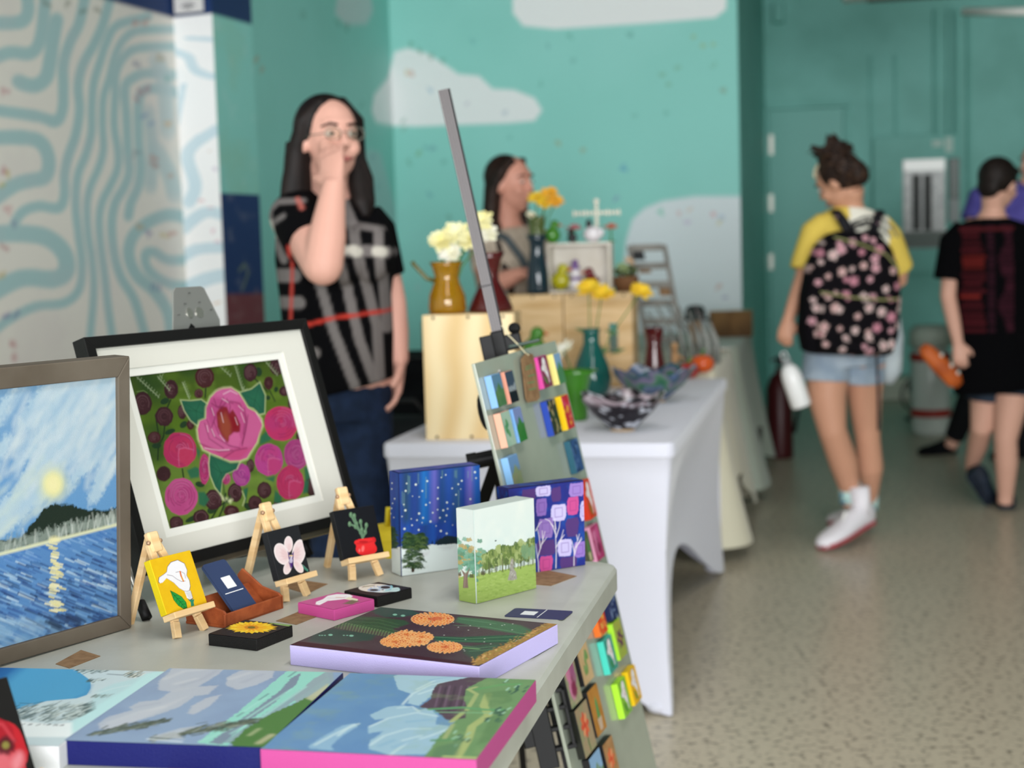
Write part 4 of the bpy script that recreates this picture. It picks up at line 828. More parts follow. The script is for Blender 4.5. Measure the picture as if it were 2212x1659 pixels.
def sides_of(artf, top=None):
    def f(th, B, ex, ey, n, w, h, t):
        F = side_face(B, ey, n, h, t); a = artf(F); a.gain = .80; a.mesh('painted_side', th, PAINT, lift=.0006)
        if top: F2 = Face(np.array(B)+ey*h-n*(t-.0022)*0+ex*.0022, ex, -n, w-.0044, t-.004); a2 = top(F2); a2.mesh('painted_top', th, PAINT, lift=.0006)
    return f
ex, ey, n = basis(R(46.0), 0); 
canvas('canvas_painting', 'summer meadow canvas of green trees and a stone monument standing upright', (-.0622, 2.2440, TZ), ex, ey, n, .1303, .1415, .037, '#dbe8e2', art_summer, sides=sides_of(lambda F: art_summer(F, True)))
def art_starry(F, side=False):
    a = Art(F, 70 if side else 260, '#1f3f92'); a.frm(840, 1000, 6.382); rn = random.Random(11)
    cols = ['#2549a8', '#1c4c9c', '#20305c', '#1d60b4', '#2a4f9e', '#16306c', '#24406a', '#7a68bc', '#1e7cc4', '#2c5472', '#283f80']
    for i in range(34 if not side else 60):
        x = -260+rn.uniform(0, 1700) if not side else rn.uniform(-60, 160); w_ = rn.uniform(18, 60); a.line([(x, 20), (x+rn.uniform(-6, 6), 1180)], w_, rn.choice(cols[:7]), .5, soft=9)
    if not side:
        for x, w_, c, al in ((240, 120, '#26424f', .8), (480, 110, '#1f78c6', .85), (550, 90, '#1a5cae', .6), (625, 60, '#7468bb', .9), (740, 90, '#214a70', .7), (930, 110, '#2f587e', .8), (1120, 70, '#7d68b8', .9), (1210, 80, '#1c62b0', .8), (390, 60, '#263a70', .8)): a.line([(x, 60), (x, 760)], w_, c, al, soft=14)
        for x, y0, y1 in ((265, 180, 420), (285, 190, 400), (510, 200, 480), (735, 110, 190), (910, 110, 190), (930, 110, 200), (960, 380, 600), (1145, 60, 240), (1090, 120, 200), (405, 150, 280), (185, 400, 560), (210, 420, 600)): a.line([(x, y0), (x, y1)], 5, '#7fa98c', .55, soft=3)
        a.line([(1265, 60), (1275, 520)], 16, '#35807c', .6, soft=5)
        a.poly([(640, 1125), (700, 1050), (740, 1020), (800, 1000), (900, 1015), (1300, 1000), (1300, 1140)], '#1c2c34', nz=4)
        for x in range(650, 900, 22): a.poly([(x-14, 1120), (x, 1020+rn.uniform(-30, 20)), (x+14, 1120)], '#17262c')
        a.poly([(585, 1115), (598, 1060), (612, 1115)], '#14224a')
    sn = '#dfe9e6'
    a.poly([(-200, 1180), (100, 1170), (165, 1150), (250, 1170), (420, 1210), (560, 1125), (700, 1130), (900, 1115), (1500, 1080), (1500, 1700), (-200, 1700)], sn, nz=3)
    a.poly([(680, 1160), (900, 1130), (850, 1185), (760, 1195)], '#cfd3d4', .8, soft=6); a.poly([(460, 1240), (560, 1220), (530, 1270), (470, 1290)], '#cfcfd0', .6, soft=5); a.poly([(180, 1490), (530, 1430), (300, 1530)], '#cdd6cf', .8, soft=7)
    def tree(cx, y0, y1, wt, n_=180):
        for _ in range(n_):
            t = rn.random(); y = y0+(y1-y0)*t; hw = wt*(.25+.75*((t*2.4) % 1.0)*.6+.4*t); x = cx+rn.uniform(-1, 1)*hw
            a.line([(x-rn.uniform(15, 34), y+rn.uniform(0, 14)), (x, y-6), (x+rn.uniform(15, 34), y+rn.uniform(0, 14))], 12, rn.choice(['#26401f', '#1f3a1c', '#2f4a26', '#3c5a2c', '#5a6f3c', '#1a3016', '#234029']), .9, soft=2)
    if not side:
        a.line([(330, 1420), (330, 1485)], 46, '#3c2c20'); tree(340, 990, 1450, 160, 330); tree(260, 960, 1170, 90, 150); tree(440, 970, 1180, 110, 170)
    tree(45, 880, 1170, 85, 190); a.line([(42, 780), (42, 880)], 8, '#4c6a4c', .8)
    for (x, y, r_) in ((370, 298, 14), (528, 250, 12), (244, 283, 9), (230, 385, 12), (460, 386, 10), (226, 653, 14), (415, 697, 14), (573, 807, 14), (510, 577, 11), (214, 908, 14), (410, 923, 12), (715, 938, 14), (795, 972, 12), (748, 653, 12), (800, 545, 12), (673, 492, 11), (676, 340, 9), (604, 686, 10), (470, 757, 11), (386, 788, 9), (318, 858, 9), (1003, 246, 11), (956, 293, 10), (925, 438, 10), (1122, 498, 12), (1185, 127, 13), (1200, 208, 9), (871, 350, 9), (793, 723, 11), (702, 755, 10), (808, 631, 9), (670, 644, 8), (563, 547, 8), (783, 164, 8), (722, 200, 6), (205, 573, 8), (325, 458, 5), (417, 468, 6), (990, 360, 5), (886, 565, 8), (772, 807, 6), (180, 738, 6), (307, 770, 6), (457, 823, 6), (650, 868, 6), (878, 856, 5),
                      (48, 278, 9), (45, 358, 9), (84, 493, 10), (56, 556, 8), (42, 626, 9), (30, 699, 9), (73, 751, 8), (6, 221, 8), (-40, 330, 8), (-30, 480, 9), (-60, 640, 8)): a.ell((x, y), r_, r_, '#e6efe0', .95, soft=1.6)
    return a
ex, ey, n = basis(R(28.8), R(-1.5))
def top_star(F):
    a = Art(F, 60, '#26407e', 'uv'); a.mottle('#5a4fa0', 60, .45, .7, .8, 3); return a
canvas('canvas_painting', 'starry winter night canvas with snowy fir trees standing upright at the back', (-.188, 2.4522, TZ), ex, ey, n, .1471, .1691, .036, '#22387c', art_starry, sides=sides_of(lambda F: art_starry(F, True), top_star))
def art_purple(F):
    a = Art(F, 240, '#26328c'); a.frm(980, 640, 2.765); a.mottle('#1f5cb4', 60, .5, .8, .7, 4); a.mottle('#2c2a70', 40, .45, .75, .6, 9)
    def sq(cx, cy, w_, h_, c, ln, in_=True, sk=6, sd=0):
        rn = random.Random(sd); j = lambda: rn.uniform(-3, 3)
        a.poly([(cx-w_+8+j(), cy-h_+sk), (cx-w_*.3, cy-h_+sk*.6+j()), (cx+w_-6, cy-h_-sk*.4+j()), (cx+w_+j(), cy-h_*.5), (cx+w_-2+j(), cy+h_*.5), (cx+w_-10, cy+h_-4), (cx, cy+h_+j()), (cx-w_+9, cy+h_+2), (cx-w_+j(), cy+h_*.5), (cx-w_+j(), cy-h_*.4)], c, nz=2)
        if in_:
            u, v = w_*.5, h_*.52; a.line([(cx-u, cy-v+3), (cx+u, cy-v-3), (cx+u+1, cy+v-2), (cx-u+1, cy+v+4), (cx-u, cy-v+3)], 4, ln, .8, soft=1.2)
    pu, pd, pw, pk = '#9c78c8', '#57397a', '#cdc2ee', '#cf5296'
    for i, q in enumerate([(535, 1163, 46, 32, pw, '#8468b0'), (448, 1185, 42, 36, pd, pd, False), (612, 1182, 30, 44, pd, pd, False), (733, 1155, 44, 42, '#a283cf', '#7a58a8'), (524, 1260, 34, 52, '#8f6cbc', '#6a4a98'), (626, 1290, 44, 50, pw, '#8468b0'), (712, 1250, 36, 54, pk, '#a03a80'), (775, 1280, 20, 60, pw, '#8468b0'),
                          (550, 1385, 44, 60, '#9474bc', '#74549c'), (708, 1380, 38, 56, pd, pd, False), (552, 1500, 54, 46, pd, pd, False), (664, 1500, 42, 52, pw, '#8468b0'), (752, 1512, 36, 48, '#9c7acc', '#7a58a8'), (552, 1598, 38, 50, pk, '#a03a80'), (684, 1590, 50, 36, pd, pd, False), (440, 1290, 40, 50, pu, '#6a4a98'), (440, 1420, 40, 50, pk, '#a03a80'), (440, 1540, 40, 50, pw, '#8468b0')]): sq(*q, sd=i)
    w_ = '#ece2ea'
    for Q in ([(610, 1622), (612, 1530), (607, 1400), (604, 1330)], [(610, 1500), (640, 1450), (655, 1395)], [(611, 1440), (630, 1380), (634, 1345)], [(608, 1420), (590, 1370), (570, 1340), (545, 1330)], [(640, 1450), (660, 1425)], [(625, 1470), (650, 1458)], [(595, 1375), (580, 1360)], [(609, 1390), (602, 1330)], [(507, 1645), (505, 1590), (496, 1530), (490, 1480)], [(500, 1560), (525, 1480), (545, 1405)], [(518, 1505), (510, 1440), (500, 1390)], [(525, 1480), (555, 1440)], [(532, 1455), (528, 1400)],
              [(718, 1608), (718, 1560), (722, 1510), (745, 1440), (750, 1420)], [(720, 1530), (705, 1460)], [(728, 1500), (765, 1450)], [(740, 1455), (733, 1425)], [(722, 1540), (740, 1480)], [(745, 1475), (762, 1440)], [(490, 1400), (510, 1360), (525, 1345)]): a.line(Q, 6, w_, .95, soft=1.2, w2=3)
    return a
ex, ey, n = basis(R(29.65), 0)
def top_p(F): a = Art(F, 60, '#2b2a66', 'uv'); a.mottle('#1c56a8', 60, .5, .75, .8, 3); return a
canvas('canvas_painting', 'dark blue canvas of purple squares and bare trees standing at the table corner', (-.0113, 2.428, TZ), ex, ey, n, .1424, .1420, .036, '#2a2c70', art_purple, sides=sides_of(lambda F: top_p(F), top_p))

# --- moon over the lake, in a grey-brown frame
wood_g = mat('grey_brown_wood', '#665d52', rough=.55, noise=('#544a3f', 5, 5, .4, .62, (1, 1, 14)))
def art_lakeframe(F):
    a = Art(F, 300, '#6f9dc6'); a.grad([(0, '#7ba3c6'), (.45, '#6a9ac8'), (.7, '#5f95c4'), (1, '#6f9dbd')]); rn = random.Random(21)
    def stroke(x0, y0, x1, y1, w_, c, al=.5): a.line([(x0, y0), ((x0+x1)/2+rn.uniform(-6, 6), (y0+y1)/2+rn.uniform(-6, 6)), (x1, y1)], w_, c, al, soft=5)
    for P_ in ([(40, 910), (80, 840), (150, 815), (262, 800), (262, 900), (240, 990), (262, 960), (250, 1010), (215, 1080), (195, 1095), (190, 1075), (215, 1000), (165, 1040), (150, 1065), (143, 1050), (170, 990), (130, 1010), (125, 1055), (70, 1105), (20, 1150), (-60, 1190), (-60, 1120), (30, 1060), (70, 990), (45, 1000), (80, 930), (40, 925)],
               [(-60, 960), (0, 870), (40, 830), (20, 880), (-20, 960)], [(-60, 1020), (10, 940), (30, 945), (10, 985), (-60, 1070)]): a.poly(P_, '#b4cbd9', .9, soft=5, nz=8)
    for _ in range(150):
        t = rn.random(); x = rn.uniform(20, 262); y = 820+rn.uniform(0, 230)*(1-.2*x/262)
        stroke(x-rn.uniform(5, 30), y+rn.uniform(15, 50), x+rn.uniform(5, 25), y-rn.uniform(5, 35), rn.uniform(4, 14), rn.choice(['#c3d3dd', '#cdd9df', '#a9c3d6', '#d5dedd', '#b9cbd8', '#8fb2cf']), .45)
    for _ in range(40): x = rn.uniform(-60, 150); y = 1090+rn.uniform(-60, 60)-x*.4; stroke(x-20, y+25, x+20, y-15, 8, rn.choice(['#c7d6cf', '#d3dccb', '#bccdd0']), .45)
    for r_, c, al in ((44, '#cfd6b8', .35), (32, '#e3e2a8', .55), (24, '#efe6a0', .8), (15, '#f3e9b0', .9)): a.ell((115, 1046), r_*.82, r_, c, al, soft=5)
    a.poly([(-60, 1168), (0, 1168), (45, 1163), (62, 1140), (80, 1120), (96, 1098), (118, 1089), (150, 1090), (190, 1101), (225, 1102), (262, 1096), (262, 1122), (190, 1150), (0, 1195), (-60, 1200)], '#222f26', soft=1.5, nz=5)
    a.poly([(-60, 1178), (0, 1172), (60, 1160), (130, 1135), (200, 1120), (262, 1106), (262, 1130), (120, 1165), (0, 1200), (-60, 1210)], '#8b978d', .85, soft=4, nz=10)
    for _ in range(90): x = rn.uniform(-40, 262); y = 1190-.235*x+rn.uniform(-3, 3); a.line([(x, y), (x+rn.uniform(-7, 7), y-rn.uniform(8, 34))], 3, rn.choice(['#c3c9c0', '#a9b3aa', '#dadfd6', '#7d8b84']), .5, soft=2)
    a.poly([(-60, 1209), (0, 1197), (262, 1131), (262, 1500), (-60, 1500)], '#5a88bd', soft=1.5)
    for _ in range(640):
        x = rn.uniform(-50, 262); y0 = 1200-.25*x; y = y0+rn.random()**1.0*230; d = (y-y0)/230; L = 10+26*d+rn.uniform(0, 12); sl = .42-.02*d
        c = rn.choice(['#2a3f72', '#22365f', '#2a3f72', '#24365c', '#36558f', '#5f8fc3', '#7faad2', '#9fc0dc', '#c7dbe6', '#3a5c9a', '#4f7fb8', '#6c9acb'] if d > .12 else ['#3f6db0', '#4f7fbc', '#6c97cc', '#8fb3d8'])
        a.line([(x-L/2, y-L*sl/2), (x+L/2, y+L*sl/2)], 2.5+3.5*d, c, .8, soft=1.6, w2=1.5)
    for _ in range(60): x = rn.uniform(-50, 130); y = rn.uniform(1330, 1440); a.line([(x, y), (x+45, y+20)], 9, rn.choice(['#7fabd0', '#93b9d6', '#a9c7dc', '#6d9cc8']), .5, soft=4)
    for _ in range(30): x = rn.uniform(95, 180); y = rn.uniform(1330, 1400); a.line([(x, y), (x+rn.uniform(15, 30), y+12)], 6, rn.choice(['#2a3b5c', '#34496e', '#22324e']), .7, soft=2)
    a.line([(-60, 1210), (0, 1197), (262, 1131)], 7, '#dfdfb8', .95, soft=1.8); a.ell((118, 1166), 12, 7, '#efe6b0', .9, soft=3)
    for _ in range(60): y = rn.uniform(1172, 1330); x = 116+(y-1172)*.03+rn.gauss(0, 4+5*(y-1172)/160); a.line([(x-rn.uniform(3, 9), y-1), (x+rn.uniform(3, 9), y+2)], 3.4, rn.choice(['#ece3a8', '#e3d893', '#f0eac8']), .9, soft=1.3)
    return a
ex, ey, n = basis(R(57), R(-3.17), -.0079); fw, fh = .335, .390; fB = np.array([-.6762, 1.9695, .7425])-ex*(fw-.2258)
fr = thing('framed_painting', 'moonlit lake painting in a weathered grey-brown wooden frame at the left edge', 'framed painting', M4(ex, ey, n, fB+ex*fw/2))
b_ = .0215; dp = .03
def fbar(c0, c1, c2, c3): return MB().prism([fB+ex*u+ey*v for u, v in (c0, c1, c2, c3)], -n*dp)
for q in (((0, 0), (fw, 0), (fw-b_, b_), (b_, b_)), ((0, fh), (b_, fh-b_*1.3), (fw-b_, fh-b_*1.3), (fw, fh)), ((0, 0), (b_, b_), (b_, fh-b_*1.3), (0, fh)), ((fw, 0), (fw, fh), (fw-b_, fh-b_*1.3), (fw-b_, b_))):
    fbar(*q).build('frame_rail', wood_g, fr, bevel=.0015)
Fq = Face(fB+ex*b_+ey*b_-n*.006, ex, ey, fw-2*b_, fh-2.3*b_); al = art_lakeframe(Fq); al.gain = .75; al.mesh('painting', fr, PAINT)
MB().box(fB+ex*fw/2+ey*fh/2-n*.018, ex, ey, n, fw-.01, fh-.01, .01).build('backing_board', mat('brown_board', '#6f5a42', rough=.8), fr)

# --- rose print in a black frame on a metal easel
def art_rose(F):
    a = Art(F, 360, '#4c6a22'); a.frm(280, 740, 3.95); rn = random.Random(31)
    a.grad([(0, '#42561c'), (.35, '#55721f'), (.55, '#5f7a2c'), (.8, '#6f8a3c'), (1, '#6c8434')])
    for _ in range(160): x = rn.uniform(20, 1650); y = rn.uniform(120, 1600); a.line([(x, y), (x+rn.uniform(60, 200), y-rn.uniform(0, 30))], rn.uniform(16, 40), rn.choice(['#3f5a1c', '#5d7d22', '#6f8f2e', '#33491f', '#4a6420', '#7f9a40']), .45, soft=8)
    for P_ in ([(20, 250), (250, 230), (330, 420), (240, 520), (90, 460)], [(430, 240), (590, 220), (560, 300), (500, 300)], [(20, 1000), (200, 700), (330, 740), (260, 1000)], [(900, 130), (1100, 130), (960, 400)]): a.poly(P_, '#24431f', .7, soft=14)
    dk, dg = '#3a1a24', '#2c1620'
    for Q in ([(350, 490), (300, 600), (220, 620), (250, 800), (240, 1000)], [(300, 700), (290, 800), (260, 860)], [(650, 380), (645, 470)], [(1190, 400), (1240, 500)], [(820, 1290), (800, 1400), (760, 1500)], [(450, 1080), (460, 1150)], [(1000, 1250), (990, 1350)], [(1060, 300), (1180, 420)], [(860, 1330), (760, 1400), (700, 1500)]): a.line(Q, 16, '#22361c', .95)
    for (x, y, w_, h_) in ((300, 500, 40, 26), (345, 760, 46, 22), (230, 880, 40, 24), (1100, 250, 30, 40), (1180, 470, 22, 20), (1250, 400, 18, 24), (600, 1210, 40, 24), (540, 1500, 70, 22), (1010, 1400, 40, 26), (460, 700, 36, 26), (700, 1430, 40, 30)): a.ell((x, y), w_, h_, '#1f3a24', .95, rn.uniform(-40, 40))
    for (x, y, rx, ry) in ((355, 400, 60, 82), (640, 295, 84, 92), (295, 630, 76, 84), (110, 520, 80, 100), (590, 435, 38, 40), (1030, 255, 58, 76), (1185, 345, 40, 56), (1320, 415, 46, 44), (1255, 200, 60, 80), (1390, 520, 40, 60), (450, 590, 40, 62), (520, 700, 32, 44), (210, 810, 56, 50), (290, 1120, 62, 66), (715, 1340, 78, 86), (900, 1280, 62, 82), (1150, 1260, 62, 72), (1070, 1370, 58, 66), (1560, 1220, 60, 90), (400, 1540, 60, 60), (610, 1490, 68, 66), (870, 1440, 66, 52), (1030, 1050, 34, 56), (1450, 800, 30, 40), (1270, 1370, 40, 26)):
        red = rn.choice([dk, dk, '#45191f', '#3a1824']); a.ell((x, y), rx, ry, red, .97, wob=.05, seed=x); a.ell((x, y), rx*.85, ry*.85, '#4a2a30', .5, soft=4)
        for f in (.7, .45, .22): a.line([(x+rx*f*math.cos(t), y+ry*f*math.sin(t)) for t in np.linspace(f*3, f*3+4.6, 9)], 4, rn.choice(['#7f5f62', '#6a474c', '#1f0d12']), .7, soft=1.4)
    for ox, oy, m_, s_ in ((60, 290, 9, 1), (240, 290, 6, .8), (450, 340, 7, .9), (760, 190, 5, 1), (890, 180, 9, 1), (960, 380, 2, 1), (1160, 160, 6, .8)):
        for i in range(m_):
            x = ox+i*22*s_; y = oy+i*(20 if ox != 890 else 26); 
            if ox in (890, 450): x = ox+i*8
            a.line([(x, y), (x+14, y+20)], 5, '#bccaa4', .8, soft=1.2, w2=2); a.line([(x+20, y-8), (x+6, y+22)], 5, '#a3b58c', .7, soft=1.2, w2=2)
    a.line([(250, 250), (270, 300), (290, 260)], 4, '#a3b58c', .8); a.line([(60, 420), (120, 410), (150, 430)], 6, '#7f9a5c', .7)
    lf, le = '#27614a', '#c9d6a0'
    for P_ in ([(490, 1090), (560, 1060), (610, 1080), (590, 1150), (520, 1160)], [(585, 1275), (640, 1275), (680, 1340), (640, 1400), (590, 1380)], [(1120, 800), (1180, 745), (1230, 800), (1190, 840), (1110, 870)], [(1160, 1160), (1240, 1140), (1230, 1190)], [(1240, 1260), (1300, 1310), (1290, 1380), (1230, 1360)], [(1490, 1060), (1545, 1080), (1560, 1150), (1500, 1180)], [(970, 1250), (1010, 1240), (990, 1370)], [(560, 880), (600, 930), (590, 990)], [(1480, 1180), (1530, 1180), (1520, 1280), (1480, 1290)]): a.poly(P_, '#2c6a4c', .95, soft=2)
    def rose(x, y, rx, ry, c1, c2, cd, sd=0, cup=False):
        r_ = random.Random(sd); a.ell((x, y), rx, ry, c1, 1, wob=.035, seed=sd, n=26)
        for i in range(6):
            t = i*math.pi/3+r_.random(); a.ell((x+rx*.5*math.cos(t), y+ry*.5*math.sin(t)), rx*.42, ry*.42, c2 if i % 2 else c1, .6, soft=5)
        for f in (.82, .66, .5, .36, .24, .12):
            t0 = r_.uniform(0, 6); L = r_.uniform(3.4, 5.2); pts = [(x+rx*f*math.cos(t)*1.0, y-ry*.03+ry*f*math.sin(t)) for t in np.linspace(t0, t0+L, 13)]; a.line(pts, 4.5, cd, .75, soft=1.5); a.line([(p_[0]+3, p_[1]-5) for p_ in pts[2:9]], 3, '#e38ab8', .5, soft=1.5)
        if cup:
            a.poly([(x-rx*.1, y-ry*.05), (x+rx*.2, y-ry*.15), (x+rx*.75, y-ry*.0), (x+rx*.9, y+ry*.5), (x+rx*.4, y+ry*.95), (x-rx*.05, y+ry*.6)], c2, .9, soft=2); a.line([(x-rx*.05, y+ry*.9), (x-rx*.1, y+ry*.3), (x-rx*.05, y-ry*.05), (x+rx*.3, y-ry*.12), (x+rx*.8, y)], 5, '#e07aa8', .7, soft=1.5)
            a.poly([(x-rx*.9, y-ry*.1), (x-rx*.5, y+ry*.1), (x-rx*.15, y+ry*.2), (x-rx*.1, y+ry*.9), (x-rx*.6, y+ry*.8)], c1, .8, soft=2)
    rose(640, 1080, 46, 130, '#b83a72', '#a83468', '#7c2350', 8); rose(820, 1160, 40, 50, '#b83a72', '#a83468', '#7c2350', 9)
    rose(430, 915, 142, 152, '#b5305f', '#c23a5e', '#7c2350', 1, True); rose(1295, 690, 146, 150, '#c43464', '#b23a78', '#7c2350', 2); rose(1425, 955, 110, 132, '#a8407c', '#b24a86', '#73285c', 4); rose(1190, 1000, 122, 138, '#b8438c', '#bf3f78', '#6f2560', 3, True)
    rose(1370, 1195, 118, 146, '#b8325f', '#c23a68', '#7c2350', 5, True); rose(440, 1315, 140, 158, '#c4528c', '#b84680', '#7c2350', 6); rose(955, 1130, 76, 96, '#a8408c', '#b24690', '#702868', 7)
    # central bloom with leaves
    for P_ in ([(440, 495), (520, 500), (610, 490), (680, 540), (660, 620), (640, 660), (575, 705), (520, 660), (470, 580)], [(1110, 345), (1155, 450), (1150, 600), (1100, 612), (1060, 560), (1000, 540), (940, 430), (1040, 400)], [(690, 940), (940, 1010), (910, 1080), (820, 1120), (790, 1170), (775, 1290), (730, 1230), (690, 1130), (680, 1040)]):
        cx = sum(p_[0] for p_ in P_)/len(P_); cy = sum(p_[1] for p_ in P_)/len(P_)
        a.poly([(cx+(x-cx)*1.07, cy+(y-cy)*1.07) for x, y in P_], le, .95, soft=2.5); a.poly(P_, lf); a.poly([(cx+(x-cx)*.6, cy+(y-cy)*.6) for x, y in P_], '#2f7454', .5, soft=6)
        for q in P_[::2]: a.line([(cx, cy), (cx+(q[0]-cx)*.75, cy+(q[1]-cy)*.75)], 4, '#1c4a36', .7, soft=1.6)
    C = [(740, 420), (800, 395), (865, 390), (930, 430), (975, 500), (1010, 560), (1070, 590), (1120, 650), (1130, 710), (1105, 770), (1085, 850), (1040, 920), (1000, 985), (940, 1005), (860, 1010), (800, 985), (700, 945), (630, 910), (590, 820), (580, 740), (600, 670), (650, 650), (655, 560), (690, 470)]
    cx, cy = 855, 700; a.poly([(cx+(x-cx)*1.045, cy+(y-cy)*1.04) for x, y in C], '#cfdc98', .95, soft=3); a.poly(C, '#cb5a92', soft=1.2)
    for P_, c in (([(655, 560), (700, 480), (800, 470), (850, 560), (760, 640), (700, 720)], '#b84a84'), ([(600, 690), (650, 660), (720, 740), (850, 880), (900, 930), (700, 940), (600, 850)], '#d0669a'), ([(1000, 560), (1120, 660), (1120, 760), (1020, 900), (960, 880), (980, 700)], '#cf6296'), ([(870, 500), (960, 520), (1000, 640), (980, 800), (940, 870), (930, 640)], '#c25088'), ([(760, 400), (870, 390), (960, 490), (860, 500), (720, 450)], '#d268a0'), ([(630, 880), (800, 935), (960, 900), (1040, 900), (940, 1000), (820, 990)], '#c84a7c')): a.poly(P_, c, .8, soft=4)
    a.poly([(740, 600), (780, 540), (830, 550), (850, 600), (880, 570), (910, 620), (945, 700), (940, 760), (880, 800), (840, 850), (790, 800), (750, 720)], '#8c2430', soft=2); a.poly([(760, 640), (820, 600), (870, 700), (860, 800), (830, 840), (780, 760)], '#9c4a34', .9, soft=5); a.poly([(850, 620), (910, 640), (935, 740), (880, 750)], '#8a1622', .9, soft=4)
    a.poly([(850, 800), (890, 765), (930, 770), (950, 830), (930, 885), (880, 890), (845, 850)], '#d6669c', soft=2)
    for Q in ([(700, 520), (760, 560), (800, 470)], [(720, 480), (740, 540), (790, 560)], [(830, 480), (860, 540), (850, 600)], [(660, 660), (720, 800), (850, 880), (940, 900)], [(720, 680), (760, 780), (830, 850)], [(980, 560), (1000, 680), (960, 880)], [(640, 690), (680, 820), (800, 900)], [(860, 500), (940, 520), (990, 640), (970, 780)], [(690, 560), (730, 640), (700, 720)], [(600, 860), (760, 930), (880, 920)], [(800, 985), (900, 920), (1000, 900)], [(960, 860), (990, 760), (1010, 620)], [(780, 560), (830, 500), (880, 520)]): a.line(Q, 7, '#7c2350', .8, soft=2)
    for Q in ([(700, 560), (720, 620)], [(660, 710), (670, 760)], [(700, 740), (725, 800)], [(770, 790), (810, 840)], [(950, 600), (980, 680)], [(800, 440), (860, 410), (920, 440)], [(780, 600), (800, 680)], [(640, 900), (760, 920), (850, 915)], [(1080, 600), (1125, 680)], [(930, 540), (970, 580)], [(790, 480), (840, 510)], [(900, 640), (920, 700)]): a.line(Q, 5, '#f3d3de', .85, soft=1.5)
    a.poly([(775, 1290), (800, 1320), (880, 1340), (860, 1370), (790, 1340)], '#e2e8b4', .9, soft=3); a.line([(960, 1270), (985, 1330), (965, 1390)], 7, '#dfe8b0', .7, soft=2); a.line([(800, 1200), (810, 1330), (840, 1370)], 14, '#2c4a28', .9, soft=2); a.line([(860, 1310), (820, 1370), (800, 1430)], 14, '#2c4a28', .9, soft=2)
    return a
ex, ey, n = basis(R(56.65), R(16.96)); rB = np.array([-.5291, 2.3465, .85])
fB = rB+ex*-.077+ey*-.061; fw, fh = .5135, .3735; b_ = .0185
rf = thing('framed_print', 'pink rose painting in a white mat and black frame on the metal easel', 'framed painting', M4(ex, ey, n, fB+ex*fw/2))
bkf = mat('black_frame_lacquer', '#0f0e0e', rough=.5, spec=.3, bump=.2, bscale=400)
for q in (((0, 0), (fw, 0), (fw-b_, b_), (b_, b_)), ((0, fh), (b_, fh-b_), (fw-b_, fh-b_), (fw, fh)), ((0, 0), (b_, b_), (b_, fh-b_), (0, fh)), ((fw, 0), (fw, fh), (fw-b_, fh-b_), (fw-b_, b_))):
    MB().prism([fB+ex*u+ey*v for u, v in q], -n*.028).build('frame_rail', bkf, rf, bevel=.0012)
matb = mat('mat_board', '#cdcbc2', rough=.7, bump=.08, bscale=500)
def ring(mb, o0, o1, i0, i1, off, th_):
    (x0, y0), (x1, y1), (u0, v0), (u1, v1) = o0, o1, i0, i1
    for q in (((x0, y0), (x1, y0), (u1, v0), (u0, v0)), ((x1, y0), (x1, y1), (u1, v1), (u1, v0)), ((x1, y1), (x0, y1), (u0, v1), (u1, v1)), ((x0, y1), (x0, y0), (u0, v0), (u0, v1))):
        mb.prism([rB+ex*u+ey*v-n*off for u, v in q], -n*th_)
    return mb
ring(MB(), (-.06, -.045), (.42, .297), (-.0135, -.0125), (.359, .258), .006, .0022).build('outer_mat', matb, rf)
ring(MB(), (-.055, -.040), (.41, .29), (0, 0), (.3458, .2455), .0082, .002).build('inner_mat', mat('inner_mat_board', '#dcdbd4', rough=.7), rf)
al = art_rose(Face(rB-n*.0105, ex, ey, .3458, .2455)); al.gain = .64; al.mesh('print', rf, PAINT)
MB().box(fB+ex*fw/2+ey*fh/2-n*.022, ex, ey, n, fw-.006, fh-.006, .006).build('backing_board', mat('black_board', '#1d1c1b', rough=.8), rf)
nickel = mat('brushed_nickel', '#a5a5a1', rough=.3, metal=.65); blkm = mat('black_metal', '#0c0c0d', rough=.5, spec=.25); rub = mat('black_rubber', '#0c0c0d', rough=.55, spec=.25)
# metal table easel behind the rose print
et = thing('display_easel', 'metal display easel holding the rose print, its notched top plate above the frame', 'easel', loc=rB-n*.06-tz*(rB[2]-TZ))
n_off = -.045
def ep(u, v, o_=n_off): return rB+ex*u+ey*v+n*o_
Fe = Face(ep(0, 0), ex, ey, .4, .4)
pts = [Fe.px(p_) for p_ in ((374, 716), (374, 630), (379, 621), (434, 618), (441, 622), (475, 690), (476, 703), (470, 712))]
MB().prism([ep(u, v) for u, v in pts], -n*.003).build('top_plate', nickel, et, bevel=.0007)
c_ = Fe.px((420, 676))
for du, w_ in ((-.0115, .014), (.0115, .018)):
    MB().prism([ep(c_[0]+du+w_/2*math.cos(t)*(1.0), c_[1]+.0095*math.sin(t), n_off+.0008) for t in np.linspace(0, 2*math.pi, 15)[:-1]], n*.0005).build('plate_slot', mat('plate_cutout', '#e9e6dc', rough=.2, metal=.9), et)
for p_ in ((408, 634), (399, 657), (430, 654), (385, 681), (455, 670)):
    q = Fe.px(p_); MB().lathe(ep(q[0], q[1], n_off+.0012), [(.0022, 0), (.0022, .001), (.001, .0016)], 8).build('rivet', mat('dark_rivet', '#4a4a48', rough=.3, metal=.8), et)
bot = ep(.17, -.085)
MB().bar(ep(c_[0]-.01, c_[1]-.02, n_off-.004), ep(.165, -.07, n_off-.004), .03, .006, up=n).build('center_mast', blkm, et, bevel=.001)
f_l = P(316, 1332, TZ+.006)
def leg_to(p0, p1, nm='leg'): MB().tube([p0, p1], .006, 10).build(nm, nickel, et, smooth=True); q = np.array(p1); d = (np.array(p0)-q)/np.linalg.norm(np.array(p0)-q); MB().tube([q-d*.003, q+d*.026], [.008, .0075], 12).build('rubber_foot', rub, et, smooth=True)
